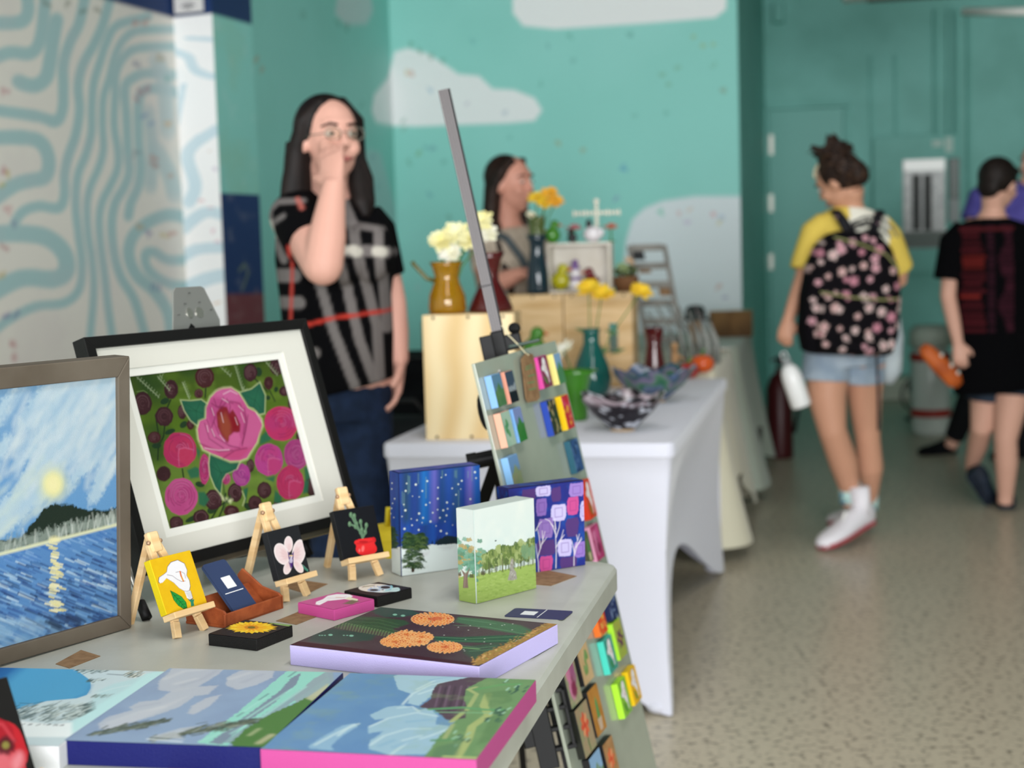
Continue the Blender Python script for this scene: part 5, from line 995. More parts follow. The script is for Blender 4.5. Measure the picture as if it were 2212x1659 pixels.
leg_to(ep(-.088, .03, -.042), f_l)
MB().bar(ep(-.088, .03, -.042), ep(c_[0]-.01, c_[1]-.02, -.048), .012, .006, up=n).build('leg_socket', blkm, et, bevel=.001)
f_r = ep(.43, 0, -.05); f_r = np.array([f_r[0]+.01, f_r[1], TZ+.006]); f_r = ep(.33, -(.85-.746)/ey[2], -.05); f_r[2] = TZ+.006; leg_to(ep(c_[0]+.02, c_[1]-.03, -.05), f_r)
f_b = np.array([-.53, 2.60, TZ+.006]); leg_to(ep(c_[0], c_[1]-.02, n_off-.012), f_b, 'rear_leg')
MB().bar(ep(-.03, -.064, -.020), ep(.42, -.064, -.020), .012, .02, up=n).build('ledge_bar', mat('warm_nickel', '#8f8578', rough=.3, metal=.85), et, bevel=.002)
MB().bar(ep(.17, -.070, -.03), ep(.17, -.02, -.045), .02, .01, up=n).build('ledge_bracket', blkm, et)

# --- card holder, cards and kraft labels
lea = mat('chestnut_leather', '#a0522c', rough=.5, noise=('#8a4222', 40, 5, .4, .6), bump=.3, bscale=500)
navy_c = mat('navy_card', '#2b3a5c', rough=.6, bump=.06, bscale=900); wht = mat('white_print', '#e9e9ec', rough=.7)
yaw = math.radians(60); hx = np.array([math.cos(yaw), math.sin(yaw), 0]); hn = np.array([hx[1], -hx[0], 0])
C0 = np.array([-.416, 2.1399, TZ]); hl = .132
ch = thing('card_holder', 'chestnut leather business card holder between the yellow and orchid canvases', 'card holder', M4(hx, -hn, tz, C0+hx*hl/2))
MB().box(C0+hx*hl/2-hn*.037+tz*.002, hx, -hn, tz, hl, .074, .004).build('base', lea, ch, bevel=.001)
MB().box(C0+hx*hl/2+hn*-.002+tz*.010, hx, -hn, tz, hl, .004, .020).build('front_lip', lea, ch, bevel=.0012)
for s_, u in (('l', 0.002), ('r', hl-.002)):
    b0 = C0+hx*u; MB().prism([b0+tz*.001, b0-hn*.074+tz*.001, b0-hn*.082+tz*.046, b0-hn*.072+tz*.056, b0-hn*.036+tz*.032, b0-hn*.004+tz*.024, b0+tz*.020], hx*.004*(1 if s_ == 'l' else -1)).build('side_panel', lea, ch, bevel=.0012)
MB().box(C0+hx*hl/2-hn*.046+tz*.019, hx, (-hn*.72+tz*.69), (hn*.69+tz*.72), hl-.010, .045, .003).build('rest', lea, ch, bevel=.001)
ca, sa = math.cos(R(48)), math.sin(R(48)); cu = (-hn*ca+tz*sa); cn = (hn*sa+tz*ca)
Fc = Face(C0-hn*.012+tz*.008, hx, cu, .1, .1)
cards = thing('business_cards', 'small stack of navy business cards leaning in the leather holder', 'business cards', M4(hx, cu, cn, C0+hx*.045-hn*.012+tz*.008))
def card(Bc, ex_, ey_, n_, w_, h_, th_, m_, parent, nm, r=.005):
    pts = []
    for cx_, cy_, a0 in ((w_-r, r, 270), (w_-r, h_-r, 0), (r, h_-r, 90), (r, r, 180)):
        for i in range(5): t = R(a0+22.5*i); pts.append(Bc+ex_*(cx_+r*math.cos(t))+ey_*(cy_+r*math.sin(t)))
    return MB().prism(pts, n_*th_).build(nm, m_, parent)
cB = np.array(P(508, 1327, TZ+.011)); cw, chh = .051, .089
card(cB, hx, cu, cn, cw, chh, .0012, navy_c, cards, 'top_card'); card(cB+hx*.001-cn*.004, hx, cu, cn, cw, chh, .0035, mat('card_stack_edges', '#39496a', rough=.7), cards, 'card_stack')
card(cB+hx*.006+cu*.0335+cn*.0013, hx, cu, cn, .040, .0012, .0003, wht, cards, 'printed_line', .0004)
card(cB+hx*.0175+cu*.041+cn*.0013, hx, cu, cn, .020, .020, .0003, mat('pale_square', '#dfe1e4', rough=.7), cards, 'printed_square', .0006)
ex_, ey_, n_ = flatpose(None, -19.3); cc = sum(P(x, y, TZ+.0008) for x, y in [(1110, 1313), (1243, 1320), (1215, 1337), (1088, 1333)])/4
ct = thing('business_card', 'navy business card with a pale square lying near the right table edge', 'business card', M4(ex_, ey_, n_, cc-tz*.0008))
Bc = np.array(cc)-ex_*.0445-ey_*.0255-tz*.0006
card(Bc, ex_, ey_, n_, .089, .051, .0008, mat('navy_card_flat', '#37385e', rough=.55), ct, 'card'); card(Bc+ex_*.049+n_*.0009+ey_*.002, ex_, ey_, n_, .0012, .047, .0002, wht, ct, 'printed_line', .0004); card(Bc+ex_*.020+ey_*.014+n_*.0009, ex_, ey_, n_, .021, .021, .0002, mat('pale_square'), ct, 'printed_square', .0005)
kraft = mat('kraft_paper', '#927353', rough=.8, noise=('#806245', 60, 5, .4, .6))
for q, lab in (([(120, 1435), (175, 1405), (217, 1418), (150, 1444)], 'brown paper label poking out under the grey-brown frame'), ([(596, 1342), (660, 1316), (712, 1322), (640, 1350)], 'brown paper label between the sunflower and pink calla canvases'), ([(612, 1268), (640, 1252), (708, 1262), (662, 1284)], 'brown paper label on the table just right of the orchid easel'),
               ([(1140, 1236), (1170, 1230), (1246, 1245), (1190, 1266), (1140, 1262)], 'brown paper label sticking out behind the summer meadow canvas'), ([(20, 1612), (40, 1600), (92, 1606), (62, 1626)], 'brown paper label in front of the snowy lake canvas'), ([(345, 1700), (372, 1642), (470, 1646), (452, 1700)], 'brown paper label peeking out in front of the navy-edged canvas')):
    pts = [P(x, y, TZ) for x, y in q]; o_ = sum(pts)/len(pts); solo(MB().prism(pts, (0, 0, .0007)), 'paper_label', kraft, lab, 'label', 'brown paper labels on the table', loc=o_)
# --- poppy canvas leaning at the bottom left corner
def art_poppy(F):
    a = Art(F, 150, '#1d1b1a')
    a.ell((12, 1625), 46, 66, '#b8232c', 1, wob=.06, seed=2); a.ell((-10, 1600), 44, 48, '#a01c28', .9, wob=.05, seed=3); a.ell((22, 1660), 34, 44, '#c2303a', .9, wob=.05, seed=5); a.ell((0, 1650), 28, 30, '#e08a94', .45, soft=8); a.ell((38, 1645), 12, 22, '#e8a0a8', .6, 15, soft=6)
    a.ell((10, 1612), 24, 20, '#4a1c22', .9, wob=.2, seed=7, soft=3); a.ell((12, 1610), 8, 8, '#8a8440', .9, soft=2); a.line([(-20, 1560), (5, 1565), (30, 1600)], 5, '#d8505a', .6, soft=3)
    return a
ex, ey, n = basis(R(52), R(24)); pt_ = np.array(P(78, 1664, TZ+.014))
canvas('mini_canvas', 'black canvas of a red poppy leaning at the bottom left corner of the view', pt_-ex*.10, ex, ey, n, .10, .10, .014, '#1a1918', art_poppy)
mini_easel('mini wooden easel carrying the red poppy canvas, mostly out of view', pt_-ex*.10, R(52), R(24), .10)

# ------------------------------------------------------------------ display board with magnets, on its tripod
ex, ey, n = basis(1.246, .2118, .0134); bB = np.array([.0885, 2.6, .3364]); bw, bt, bb = .4867, .748, -.31
board_m = mat('grey_green_sheet', '#a3a99a', rough=.16, noise=('#9aa092', 6, 3, .4, .6), coat=.3, spec=.8)
brd = thing('display_board', 'tall grey-green display board with small canvases leaning beside the table', 'board', M4(ex, ey, n, bB+ex*bw/2+ey*bb))
MB().box(bB+ex*bw/2+ey*(bt+bb)/2-n*.003, ex, ey, n, bw, bt-bb, .006).build('sheet', board_m, brd, bevel=.0008)
for u_ in (.115,): MB().lathe(bB+ex*.115+ey*.722, [(.004, -.001), (.0045, .001), (.003, .003), (.001, .0035)], 10).build('pin', steel, brd, smooth=True)
def Bpx(cx, cy, off): return Face(bB+n*off, ex, ey, 1, 1).px((cx, cy))
def up(x, y): return (980+x/2.765, 640+y/2.765)
def lo(x, y): return (1050+x/3.613, 1200+y/3.613)
def art_gen(kind, bg, c1, c2, seed):
    def f(F):
        a = Art(F, 46, bg, 'uv'); rn = random.Random(seed)
        if kind == 'land':
            a.grad([(0, bg), (.5, bg), (1, bg)]); a.poly([(-.1, .6), (.3, .45), (.55, .25), (.8, .5), (1.1, .45), (1.1, 1.1), (-.1, 1.1)], c1, soft=1.2)
            for _ in range(40): x = rn.random(); y = .45+rn.random()*.5; a.line([(x, y), (x+rn.uniform(-.05, .05), y-.16)], .03, rn.choice([c1, c2, '#55804f']), .7)
        elif kind == 'city':
            a.poly([(-.1, .62), (1.1, .58), (1.1, 1.1), (-.1, 1.1)], c1)
            for i in range(7): x = .12+.13*i; a.line([(x, .62), (x, .62-rn.uniform(.1, .22))], .06, c2)
        elif kind == 'calla':
            a.mottle('#ffffff', 40, .6, .9, .15, seed); calla_uv(a, c1 if isinstance(c1, (int, float)) else 0, leafc='#4c9a3c')
        elif kind == 'cactus':
            a.mottle(c2, 60, .4, .7, .6, seed)
            for _ in range(5): x = .25+.5*rn.random(); y = .3+.4*rn.random(); a.ell((x, y), .11, .17, c1, .9, rn.uniform(-40, 40)); a.ell((x-.03, y-.03), .05, .08, '#8fb47c', .6)
        elif kind == 'bloom':
            a.mottle(c2, 60, .4, .7, .6, seed); a.line([(.5, .95), (.48, .5)], .07, '#5a7a44')
            a.petals((.5, .42), .30, 8, .085, [c1, '#e8744a', c1, '#f0a070'], r0=.1); a.ell((.5, .42), .07, .07, '#d83c2a')
        elif kind == 'lily':
            a.mottle('#b9a04c', 50, .45, .75, .6, seed); a.petals((.55, .5), .36, 6, .09, [c1, '#6a2c5a'], r0=.1); a.ell((.55, .5), .07, .07, '#e0c84c')
        elif kind == 'rose':
            a.mottle(c2, 50, .4, .7, .7, seed)
            for i in range(9): a.ell((.5+.2*math.cos(i*2.2), .45+.26*math.sin(i*1.7)), .20, .2, (c1, '#e488b4', '#8a2350')[i % 3], .8, wob=.15, seed=i, soft=2)
        elif kind == 'abst':
            for i in range(26): a.ell((rn.random(), rn.random()), rn.uniform(.06, .16), rn.uniform(.05, .14), (c1, c2, bg)[i % 3], .85, rn.uniform(0, 90), wob=.2, seed=i)
        elif kind == 'pot':
            a.mottle(c2, 50, .45, .7, .5, seed); a.poly([(.4, .7), (.45, .35), (.55, .2), (.66, .35), (.68, .7)], '#4c8f4a'); a.line([(.54, .7), (.55, .25)], .05, '#8fc07c', .7); a.poly([(.36, .68), (.76, .68), (.7, .95), (.42, .95)], c1)
        return a
    return f
G_ = 'mini canvases stuck on the grey-green board'
items = [
 (up(270, 560), .050, .058, 'land', '#5f87a4', '#4c7a4f', '#7f9c6c', '#8fbdf2', 'mini canvas with light blue edge and a green hill, top left of the grey-green board'),
 (up(345, 540), .046, .058, 'city', '#3f4f62', '#131d26', '#c9d2d6', '#f0a58c', 'mini canvas with coral edge and a dark night scene, second along the board top'),
 (up(545, 450), .058, .062, 'calla', '#8c2a58', 0, None, '#e04ba4', 'mini canvas of a white calla on magenta beside the hanging paper tag'),
 (up(630, 430), .046, .062, 'land', '#86acd0', '#4f8a5c', '#3f7a6c', '#f3e58c', 'mini canvas with pale yellow edge and blue-green scene at the board top right'),
 (up(325, 790), .050, .062, 'cactus', '#a9c4b0', '#3f8f5c', '#8fb8a0', '#f6b99e', 'mini canvas with peach edge and pale green plants, second row at left'),
 (up(395, 765), .046, .062, 'land', '#7f8fc0', '#2f7a34', '#4f9a4c', '#7fb4ec', 'mini canvas with sky blue edge and a green mountain, second row'),
 (up(600, 720), .056, .068, 'abst', '#26402c', '#4a3c34', '#b9a878', '#2344a8', 'mini canvas with royal blue edge and a dark leafy picture on the board'),
 (up(680, 690), .048, .068, 'abst', '#c8323c', '#e0507c', '#f0b03a', '#f6c810', 'mini canvas with yellow edge and a red and pink picture on the board'),
 (up(370, 1050), .052, .060, 'land', '#6f97c4', '#8a9a74', '#b08f7c', '#8fc2f2', 'mini canvas with light blue edge just above the purple squares canvas'),
 (up(735, 950), .052, .066, 'abst', '#34588c', '#5f84b4', '#233c5c', '#2a5f72', 'mini canvas with dark teal edge and a blue picture at the board right edge'),
 (up(810, 1210), .050, .078, 'calla', '#e0401f', 8, None, '#d83a1e', 'mini canvas of a white calla on red beside the purple squares canvas'),
 (up(857, 1468), .058, .070, 'rose', '#b83a72', '#cf5a90', '#8c2450', '#e8a0c0', 'mini canvas of a pink rose just above the table corner'),
 (up(800, 1500), .040, .060, 'pot', '#5f6a4c', '#d9d0a4', '#3f4a34', '#4c4a3a', 'dark green mini canvas with a cream pot half hidden by the purple squares canvas'),
 (lo(985, 370), .052, .062, 'abst', '#1d2c5c', '#8fa4c8', '#2a3c74', '#1a2450', 'navy and pale blue mini canvas just under the table corner'),
 (lo(895, 490), .052, .062, 'abst', '#e8622c', '#e0301f', '#f0c060', '#f0782a', 'orange and red mini canvas just under the table corner'),
 (lo(970, 770), .058, .066, 'calla', '#3fa090', 0, None, '#4fd8c4', 'mini canvas of a white calla on turquoise, lower half of the board'),
 (lo(1042, 650), .056, .074, 'lily', '#a4b84c', '#5c2450', '#b9a04c', '#b4ee3c', 'mini canvas with lime edge and a dark purple lily on the board'),
 (lo(1080, 1105), .058, .070, 'calla', '#8cc43c', 0, None, '#b4f03a', 'mini canvas of a white calla on lime green, low on the board'),
 (lo(1158, 1010), .058, .070, 'calla', '#f0b81a', 0, None, '#f8cc10', 'mini canvas of a white calla on yellow, low at the board right edge'),
 (lo(768, 830), .064, .076, 'cactus', '#d6b587', '#6f9a54', '#c4a070', '#1c1a1c', 'tan mini canvas of green cactus pads with black edge, below the table edge'),
 (lo(668, 985), .070, .082, 'rose', '#b8a888', '#a85a88', '#7f9c74', '#1c1a1c', 'tan mini canvas of a pink cactus flower with black edge, nearest the table edge'),
 (lo(862, 1205), .066, .086, 'pot', '#c4883c', '#cdb49c', '#a8702c', '#1c1a1c', 'brown mini canvas of a green cactus in a pale pot with black edge'),
 (lo(775, 1350), .076, .088, 'bloom', '#b09878', '#e2583c', '#8f9c74', '#1f2119', 'tan mini canvas of a coral cactus flower with black edge, low at the left'),
 (lo(980, 1610), .066, .084, 'bloom', '#b8895a', '#e2683c', '#9a7040', '#1c1a1c', 'brown mini canvas of an orange flower with black edge at the bottom of view'),
 (lo(872, 1690), .070, .070, 'land', '#8fb4d8', '#6f8f5c', '#b0c8dc', '#1c1a1c', 'mini canvas with black edge and pale blue sky at the bottom of view')]
for i, (pc, w_, h_, kind, bg, c1, c2, edge, lab) in enumerate(items):
    t_ = .0135; u_, v_ = Bpx(*pc, t_); Bc = bB+ex*(u_-w_/2)+ey*(v_-h_/2)+n*(t_+.0006)
    canvas('mini_canvas', lab, Bc, ex, ey, n, w_, h_, t_, edge, art_gen(kind, bg, c1, c2, i+3), group=G_)
# paper tag on twine
tg = thing('price_tag', 'brown paper tag hanging on twine over the top of the display board', 'tag', M4(ex, ey, n, bB+ex*.265+ey*.66+n*.02))
Ft = Face(bB+n*.006, ex, ey, 1, 1); q = [Ft.px(up(*p_)) for p_ in ((400, 375), (425, 342), (468, 345), (480, 385), (512, 605), (495, 625), (440, 635), (428, 615))]
tB = bB+n*.0065; MB().prism([tB+ex*u+ey*v for u, v in q], n*.0012).build('card', kraft, tg)
for i, (x0, y0, x1, y1) in enumerate(((425, 425, 462, 410), (422, 440, 470, 425), (440, 480, 480, 468), (436, 520, 478, 512), (445, 560, 488, 550))):
    a_, b_ = Ft.px(up(x0, y0)), Ft.px(up(x1, y1)); MB().bar(tB+ex*a_[0]+ey*a_[1]+n*.0014, tB+ex*b_[0]+ey*b_[1]+n*.0014, .002, .0006, up=n).build('written_line', mat('green_ink', '#5f8a5c', rough=.7), tg)
h_ = Ft.px(up(440, 352)); hp = tB+ex*h_[0]+ey*h_[1]+n*.002
# tripod display easel behind the board
bk = -.035; Fp = Face(bB+n*bk, ex, ey, 1, 1)
def bp(px_, off=bk): q_ = Face(bB+n*off, ex, ey, 1, 1).px(px_); return bB+ex*q_[0]+ey*q_[1]+n*off
p_top = bp((957, 195)); p_cl = bp((1074, 722)); hub = bp((1078, 985)); ft = np.array(bB+ex*.1+n*0)
dirp = (p_top-p_cl)/np.linalg.norm(p_top-p_cl)
tri = thing('tripod_easel', 'black tripod easel with a ribbed grey mast rising above the display board', 'easel', loc=np.array([hub[0], hub[1], 0]))
alu = mat('ribbed_aluminium', '#6b6667', rough=.45, metal=.2); alud = mat('mast_black_edge', '#121114', rough=.5, spec=.3); alg = mat('mast_groove', '#3a3738', rough=.5)
cx_ = np.cross(dirp, (0, 1, 0)); cx_ /= np.linalg.norm(cx_); cy_ = np.cross(cx_, dirp)
mb = MB(); L = np.linalg.norm(p_top-p_cl)+.08; mid = (p_top+p_cl)/2-dirp*.04
MB().box(mid, cx_, cy_, dirp, .019, .012, L).build('mast', alg, tri)
for k in (-1.5, -.5, .5, 1.5): mb.box(mid+cx_*k*.0048-cy_*.0062, cx_, cy_, dirp, .0030, .003, L); mb.box(mid+cx_*k*.0048+cy_*.0062, cx_, cy_, dirp, .0030, .003, L)
mb.build('mast_rib', alu, tri)
MB().box(mid+cx_*.0112*(1 if cx_[0] > 0 else -1), cx_, cy_, dirp, .004, .011, L).build('mast_edge_strip', alud, tri)
MB().box(p_cl+dirp*.093, cx_, cy_, dirp, .026, .017, .002).build('band', alud, tri)
sg_ = 1 if cx_[0] > 0 else -1
mb = MB().box(p_cl-dirp*.022, cx_, cy_, dirp, .026, .022, .056).box(p_cl+cx_*sg_*.022-dirp*.020, cx_, cy_, dirp, .040, .018, .03)
mb.build('clamp', blkm, tri, bevel=.003)
MB().ball(p_cl+cx_*sg_*.034+dirp*.004, (.012, .010, .011), 8, 7).build('clamp_knob', rub, tri)
MB().box(p_cl+cx_*sg_*.046-dirp*.028-cy_*.0, cx_, cy_, dirp, .06, .028, .006).build('clip_plate', mat('dark_green_plastic', '#3a4a42', rough=.4), tri, bevel=.002)
tw = [bp((1084, 703), -.02), bp((1096, 722), -.008), bp((1120, 745), .002), bp((1134, 762), .006), hp]
MB().tube(tw, .0014, 6).build('twine', mat('twine', '#cfc5a4', rough=.9), tg)
low = hub-dirp*.2; MB().box((p_cl+hub)/2-dirp*.02, cx_, cy_, dirp, .024, .018, np.linalg.norm(p_cl-hub)).build('inner_mast', blkm, tri, bevel=.002)
kdir = D(1028, 994, hub[1])-D(1092, 980, hub[1]); kdir /= np.linalg.norm(kdir)
MB().tube([hub+kdir*-.02, hub+kdir*.040], .0145, 18).build('clamp_barrel', blkm, tri, smooth=False)
MB().tube([hub+kdir*.040, hub+kdir*.058], [.016, .0165], 18).build('lock_knob', rub, tri)
kb = bp((1046, 890)); MB().ball(kb, (.011, .009, .034), 10, 8, ax=(cx_, cy_, dirp)).build('height_knob', rub, tri, smooth=True)
for tgt, nm in ((np.array([hub[0]+.36, hub[1]-.06, 0.012]), 'leg'), (np.array([hub[0]-.32, hub[1]+.42, .012]), 'leg'), (np.array([hub[0]+.03, hub[1]+.70, .012]), 'leg')):
    if nm == 'leg' and tgt[0] > hub[0]+.33: tgt = hub-dirp*(hub[2]-.012)/dirp[2]
    d = (tgt-hub)/np.linalg.norm(tgt-hub); s0 = hub+d*.01
    lg = MB().bar(s0, hub+(tgt-hub)*.55, .022, .015, up=cy_).build('leg', blkm, tri, bevel=.002)
    MB().bar(hub+(tgt-hub)*.5, tgt-d*.0, .015, .011, up=cy_).build('lower_tube', alud, lg)
    MB().ball(tgt, .014, 10, 7).build('rubber_foot', rub, lg, smooth=True)
# lower bracket seen under the table edge
lb = bp((1172, 1560)); 
mb = MB().box(lb-cx_*sg_*.004, cx_, cy_, dirp, .034, .03, .16)
for k, w_ in ((-.05, .05), (-.015, .045), (.02, .045), (.05, .04)): mb.box(lb+cx_*sg_*.026+dirp*k, cx_, cy_, dirp, w_, .02, .008)
mb.box(lb+cx_*sg_*.046, cx_, cy_, dirp, .007, .02, .10); mb.box(lb-cx_*sg_*.024-dirp*.02, cx_, cy_, dirp, .03, .026, .034)
mb.build('lower_bracket', blkm, tri, bevel=.0015)

# ------------------------------------------------------------------ white stretch-covered table and the draped ones behind
dl = np.array([.213, .977, 0]); dw = np.array([-.977, .213, 0])       # along the row, and to the left
def perim(c, L, W, r, n=10, ns=26):
    """points around a rectangle starting near right corner; returns (pos, outward, side t, arch length factor)"""
    o = []
    sides = [(c, dl, L, -dw), (c+dl*L, dw, W, dl), (c+dl*L+dw*W, -dl, L, dw), (c+dw*W, -dw, W, -dl)]
    for p0, d, l_, out in sides:
        for i in range(ns):
            t = i/ns; s_ = r+(l_-2*r)*t; o.append((p0+d*s_-out*0, out, t, l_))
        pc = p0+d*(l_-r)-out*r
        for i in range(n):
            a_ = math.pi/2*i/n; o.append((pc+out*r*math.cos(a_)+d*r*math.sin(a_), out*math.cos(a_)+d*math.sin(a_), 1.0, l_))
    return o
def skirt(c, L, W, rows, r=.03):
    """rows: list of functions (pos, out, t, l) -> point; top disc closed"""
    pr_ = perim(c, L, W, r); N = len(pr_); vs = []
    for f in rows: vs += [f(*q) for q in pr_]
    K = len(rows); fs = [(i*N+j, (i+1)*N+j, (i+1)*N+(j+1) % N, i*N+(j+1) % N) for i in range(K-1) for j in range(N)]
    fs.append(tuple(range(N)))
    return MB().add(vs, fs)
sp = mat('white_spandex', '#d3d3e0', rough=.75, sheen=.3, bump=.06, bscale=700)
c0 = np.array([.417, 3.985, 0]); Lw, Ww = 1.87, .795
wt = thing('covered_table', 'rectangular table under a white stretch cover, carrying glassware, behind the paintings', 'table', M4(-dw, dl, tz, c0+dl*Lw/2+dw*Ww/2))
rows = []
def row(zf, off):
    def f(p, out, t, l_): return p+out*off(t, l_)+tz*zf(t, l_)
    return f
arch = lambda t, l_: (.27 if l_ > 1 else .22)*max(0, math.sin(math.pi*t))**1.7+.004
rows.append(row(lambda t, l: .7415, lambda t, l: -.012)); rows.append(row(lambda t, l: .740, lambda t, l: -.003)); rows.append(row(lambda t, l: .733, lambda t, l: .001)); rows.append(row(lambda t, l: .704, lambda t, l: .001)); rows.append(row(lambda t, l: .697, lambda t, l: -.006))
for k in range(1, 15):
    w_ = k/14
    rows.append(row((lambda w_: lambda t, l: .697*(1-w_)+arch(t, l)*w_)(w_), (lambda w_: lambda t, l: -.006-.014*w_-(.085 if l > 1 else .06)*math.sin(math.pi*t)**1.2*math.sin(math.pi*min(1, w_*.62))-.02*math.sin(math.pi*w_))(w_)))
o_ = skirt(c0, Lw, Ww, rows).build('stretch_cover', sp, wt, smooth=True)
smooth_by_angle(o_, 40)
for a_, b_ in ((.05, .06), (Lw-.05, .06), (.05, Ww-.06), (Lw-.05, Ww-.06)):
    i_, j_ = (.10 if a_ < 1 else -.10), (.11 if b_ < .4 else -.11)
    MB().tube([c0+dl*(a_+i_)+dw*(b_+j_)+tz*.70, c0+dl*a_+dw*b_+tz*.02], .012, 10).build('leg', gm, wt, smooth=True)
    MB().ball(c0+dl*a_+dw*b_+tz*.022, (.034, .034, .020), 12, 7).build('cover_foot', sp, wt, smooth=True)
MB().box(c0+dl*Lw/2+dw*Ww/2+tz*.715, dw, dl, tz, Ww-.04, Lw-.04, .035).build('tabletop', plast, wt)
WZ = .7415
def drape(nm, label, c, L, W, col, hem, flare, seed, folds=16):
    t_ = thing(nm, label, 'tablecloth', M4(-dw, dl, tz, c+dl*L/2+dw*W/2)); rn = random.Random(seed); ph = [rn.uniform(0, 6) for _ in range(4)]
    rows = []
    def mk(w_):
        def f(p, out, t, l_):
            s_ = (p@dl)*9+(p@dw)*9; cor = abs(math.cos(math.pi*t))**3
            fo = (math.sin(s_*folds/9+ph[0])*.6+math.sin(s_*folds/5+ph[1])*.4); hz = hem*(1-.75*cor)+.05*fo*(1-cor)
            return p+out*(.004+(flare*(.35+.9*cor)+.035*fo)*w_**1.3)+tz*((.752*(1-w_)+hz*w_) if w_ > 0 else .752)
        return f
    rows.append(lambda p, out, t, l_: p-out*.012+tz*.755)
    for k in range(0, 15): rows.append(mk(k/14))
    m_ = mat(nm+'_cloth_'+col.strip('#'), col, rough=.9, sheen=.2, bump=.2, bscale=500)
    o_ = skirt(c, L, W, rows).build('draped_cloth', m_, t_, smooth=True)
    return t_
def under(c, L, W, label):
    t_ = thing('folding_table', label, 'table', M4(-dw, dl, tz, c+dl*L/2+dw*W/2))
    MB().box(c+dl*L/2+dw*W/2+tz*.725, dw, dl, tz, W-.02, L-.02, .04).build('tabletop', plast, t_, bevel=.005)
    for a_ in (.08, L-.08):
        for b_ in (.08, W-.08): MB().tube([c+dl*a_+dw*b_+tz*.71, c+dl*a_+dw*b_], .013, 8).build('leg', gm, t_)
c3 = np.array([.80, 6.08, 0]); c4 = np.array([1.085, 7.36, 0])
under(c3, 1.0, .48, 'folding table hidden under the cream cloth'); under(c4, 1.1, .76, 'folding table hidden under the sage grey cloth')
drape('cream_tablecloth', 'cream cloth hanging in deep folds beside the white table', c3, 1.0, .48, '#d8d2bb', .22, .10, 3, 13)
drape('sage_tablecloth', 'sage grey cloth hanging off the farthest table by the passage', c4, 1.1, .76, '#a6aea0', .26, .09, 8, 11)

pinew = mat('pine_board', '#f0dab0', rough=.55, wave=('#e0c08c', 3.2, 5.5, 'X')); pined = mat('pine_edge', '#c9924f', rough=.6, noise=('#b57e3e', 8, 4, .4, .6)); knot = mat('dark_nail', '#4a3324', rough=.6)
pinef = mat('pine_flat', '#d9b98c', rough=.6, noise=('#c7a270', 5, 4, .4, .6, (1, 1, 8)))
def crate(label, o, yaw, w_, d_, h_, hole=False, m_=None, group=None, nails=True):
    """wooden box crate; o front bottom left corner on its table; open at the back"""
    o = np.array(o, float); e = np.array([math.cos(yaw), math.sin(yaw), 0]); b = np.array([-e[1], e[0], 0]); th_ = .012
    t_ = thing('wooden_crate', label, 'crate', M4(e, b, tz, o+e*w_/2+b*d_/2), group); m_ = m_ or pinew
    if hole:
        mb = MB(); hw, hh, cx_, cz_ = .016, .055, w_*.72, h_*.52
        for (u0, u1, v0, v1) in ((0, cx_-hw, 0, h_), (cx_+hw, w_, 0, h_), (cx_-hw, cx_+hw, 0, cz_-hh), (cx_-hw, cx_+hw, cz_+hh, h_)): mb.box(o+e*(u0+u1)/2+b*th_/2+tz*(v0+v1)/2, e, b, tz, u1-u0, th_, v1-v0)
        mb.build('front_panel', m_, t_, weld=True)
    else: MB().box(o+e*w_/2+b*th_/2+tz*h_/2, e, b, tz, w_, th_, h_).build('front_panel', m_, t_, bevel=.0015)
    for u in (th_/2+.001, w_-th_/2-.001): MB().box(o+e*u+b*(d_/2+th_/2)+tz*h_/2, e, b, tz, th_, d_-th_, h_-.001).build('side_panel', pined if u < w_/2 else pinef, t_, bevel=.0015)
    for v in (th_/2, h_-th_/2): MB().box(o+e*w_/2+b*(d_/2+th_/2)+tz*v, e, b, tz, w_-2*th_-.004, d_-th_, th_).build('end_board', pinef, t_, bevel=.001)
    if nails:
        mb = MB()
        for u in (.03, w_/2, w_-.03):
            for v in (.008, h_-.008): mb.ball(o+e*u-b*.0006+tz*v, (.0045, .0015, .0045), 7, 5)
        for v in (.05, .13, .2, .28): mb.ball(o-e*.0006+b*.008+tz*v, (.0015, .006, .006), 7, 5)
        mb.build('nail_heads', knot, t_)
    return t_
o1 = P(921, 951, WZ); cr1 = crate('pale pine crate standing on end at the front corner of the white table', o1, R(-7), .252, .17, .343); Z1 = WZ+.343
o2 = P(1092, 839, WZ); Y2 = o2[1]; Z2 = WZ+.343
crate('pine crate standing behind the mast, below the dark teal vase', o2, R(-12), .222, .17, .343, m_=pinef)
o3 = np.array(o2)+np.array([math.cos(R(-12)), math.sin(R(-12)), 0])*.226; crate('pine crate with an oval hand slot, under the white shadow box', o3, R(-12), .250, .17, .343, hole=True, m_=pinef)

def glass(nm, col, rough=.08, tr=.55, ior=1.4): return mat(nm, col, rough=rough, trans=tr, ior=ior, coat=.4)
amber = glass('amber_glass', '#dca61a', .06, .7); maroon = glass('maroon_glass', '#5c1a1c', .12, .35); tealg = glass('teal_glass', '#1d6e66', .12, .4); greeng = glass('green_glass', '#4f9a2c', .1, .4); navyg = glass('dark_teal_glass', '#132c38', .04, .2)
def shell(prof, t=.0035):   # wall thickness: inner profile back down
    return prof+[(max(r_-t, .0015), z) for r_, z in reversed(prof)][:-1]+[(.0012, prof[0][1]+t)]
pz = lambda px_, Y, z: (np.array([(px_-1106)/3323*Y, Y, z]))
def vase(nm, label, c, prof, m_, cat='vase', n=28):
    t_ = thing(nm, label, cat, loc=c); MB().lathe(c, shell([(.001, 0)]+prof), n).build('glass_body', m_, t_, smooth=True); return t_
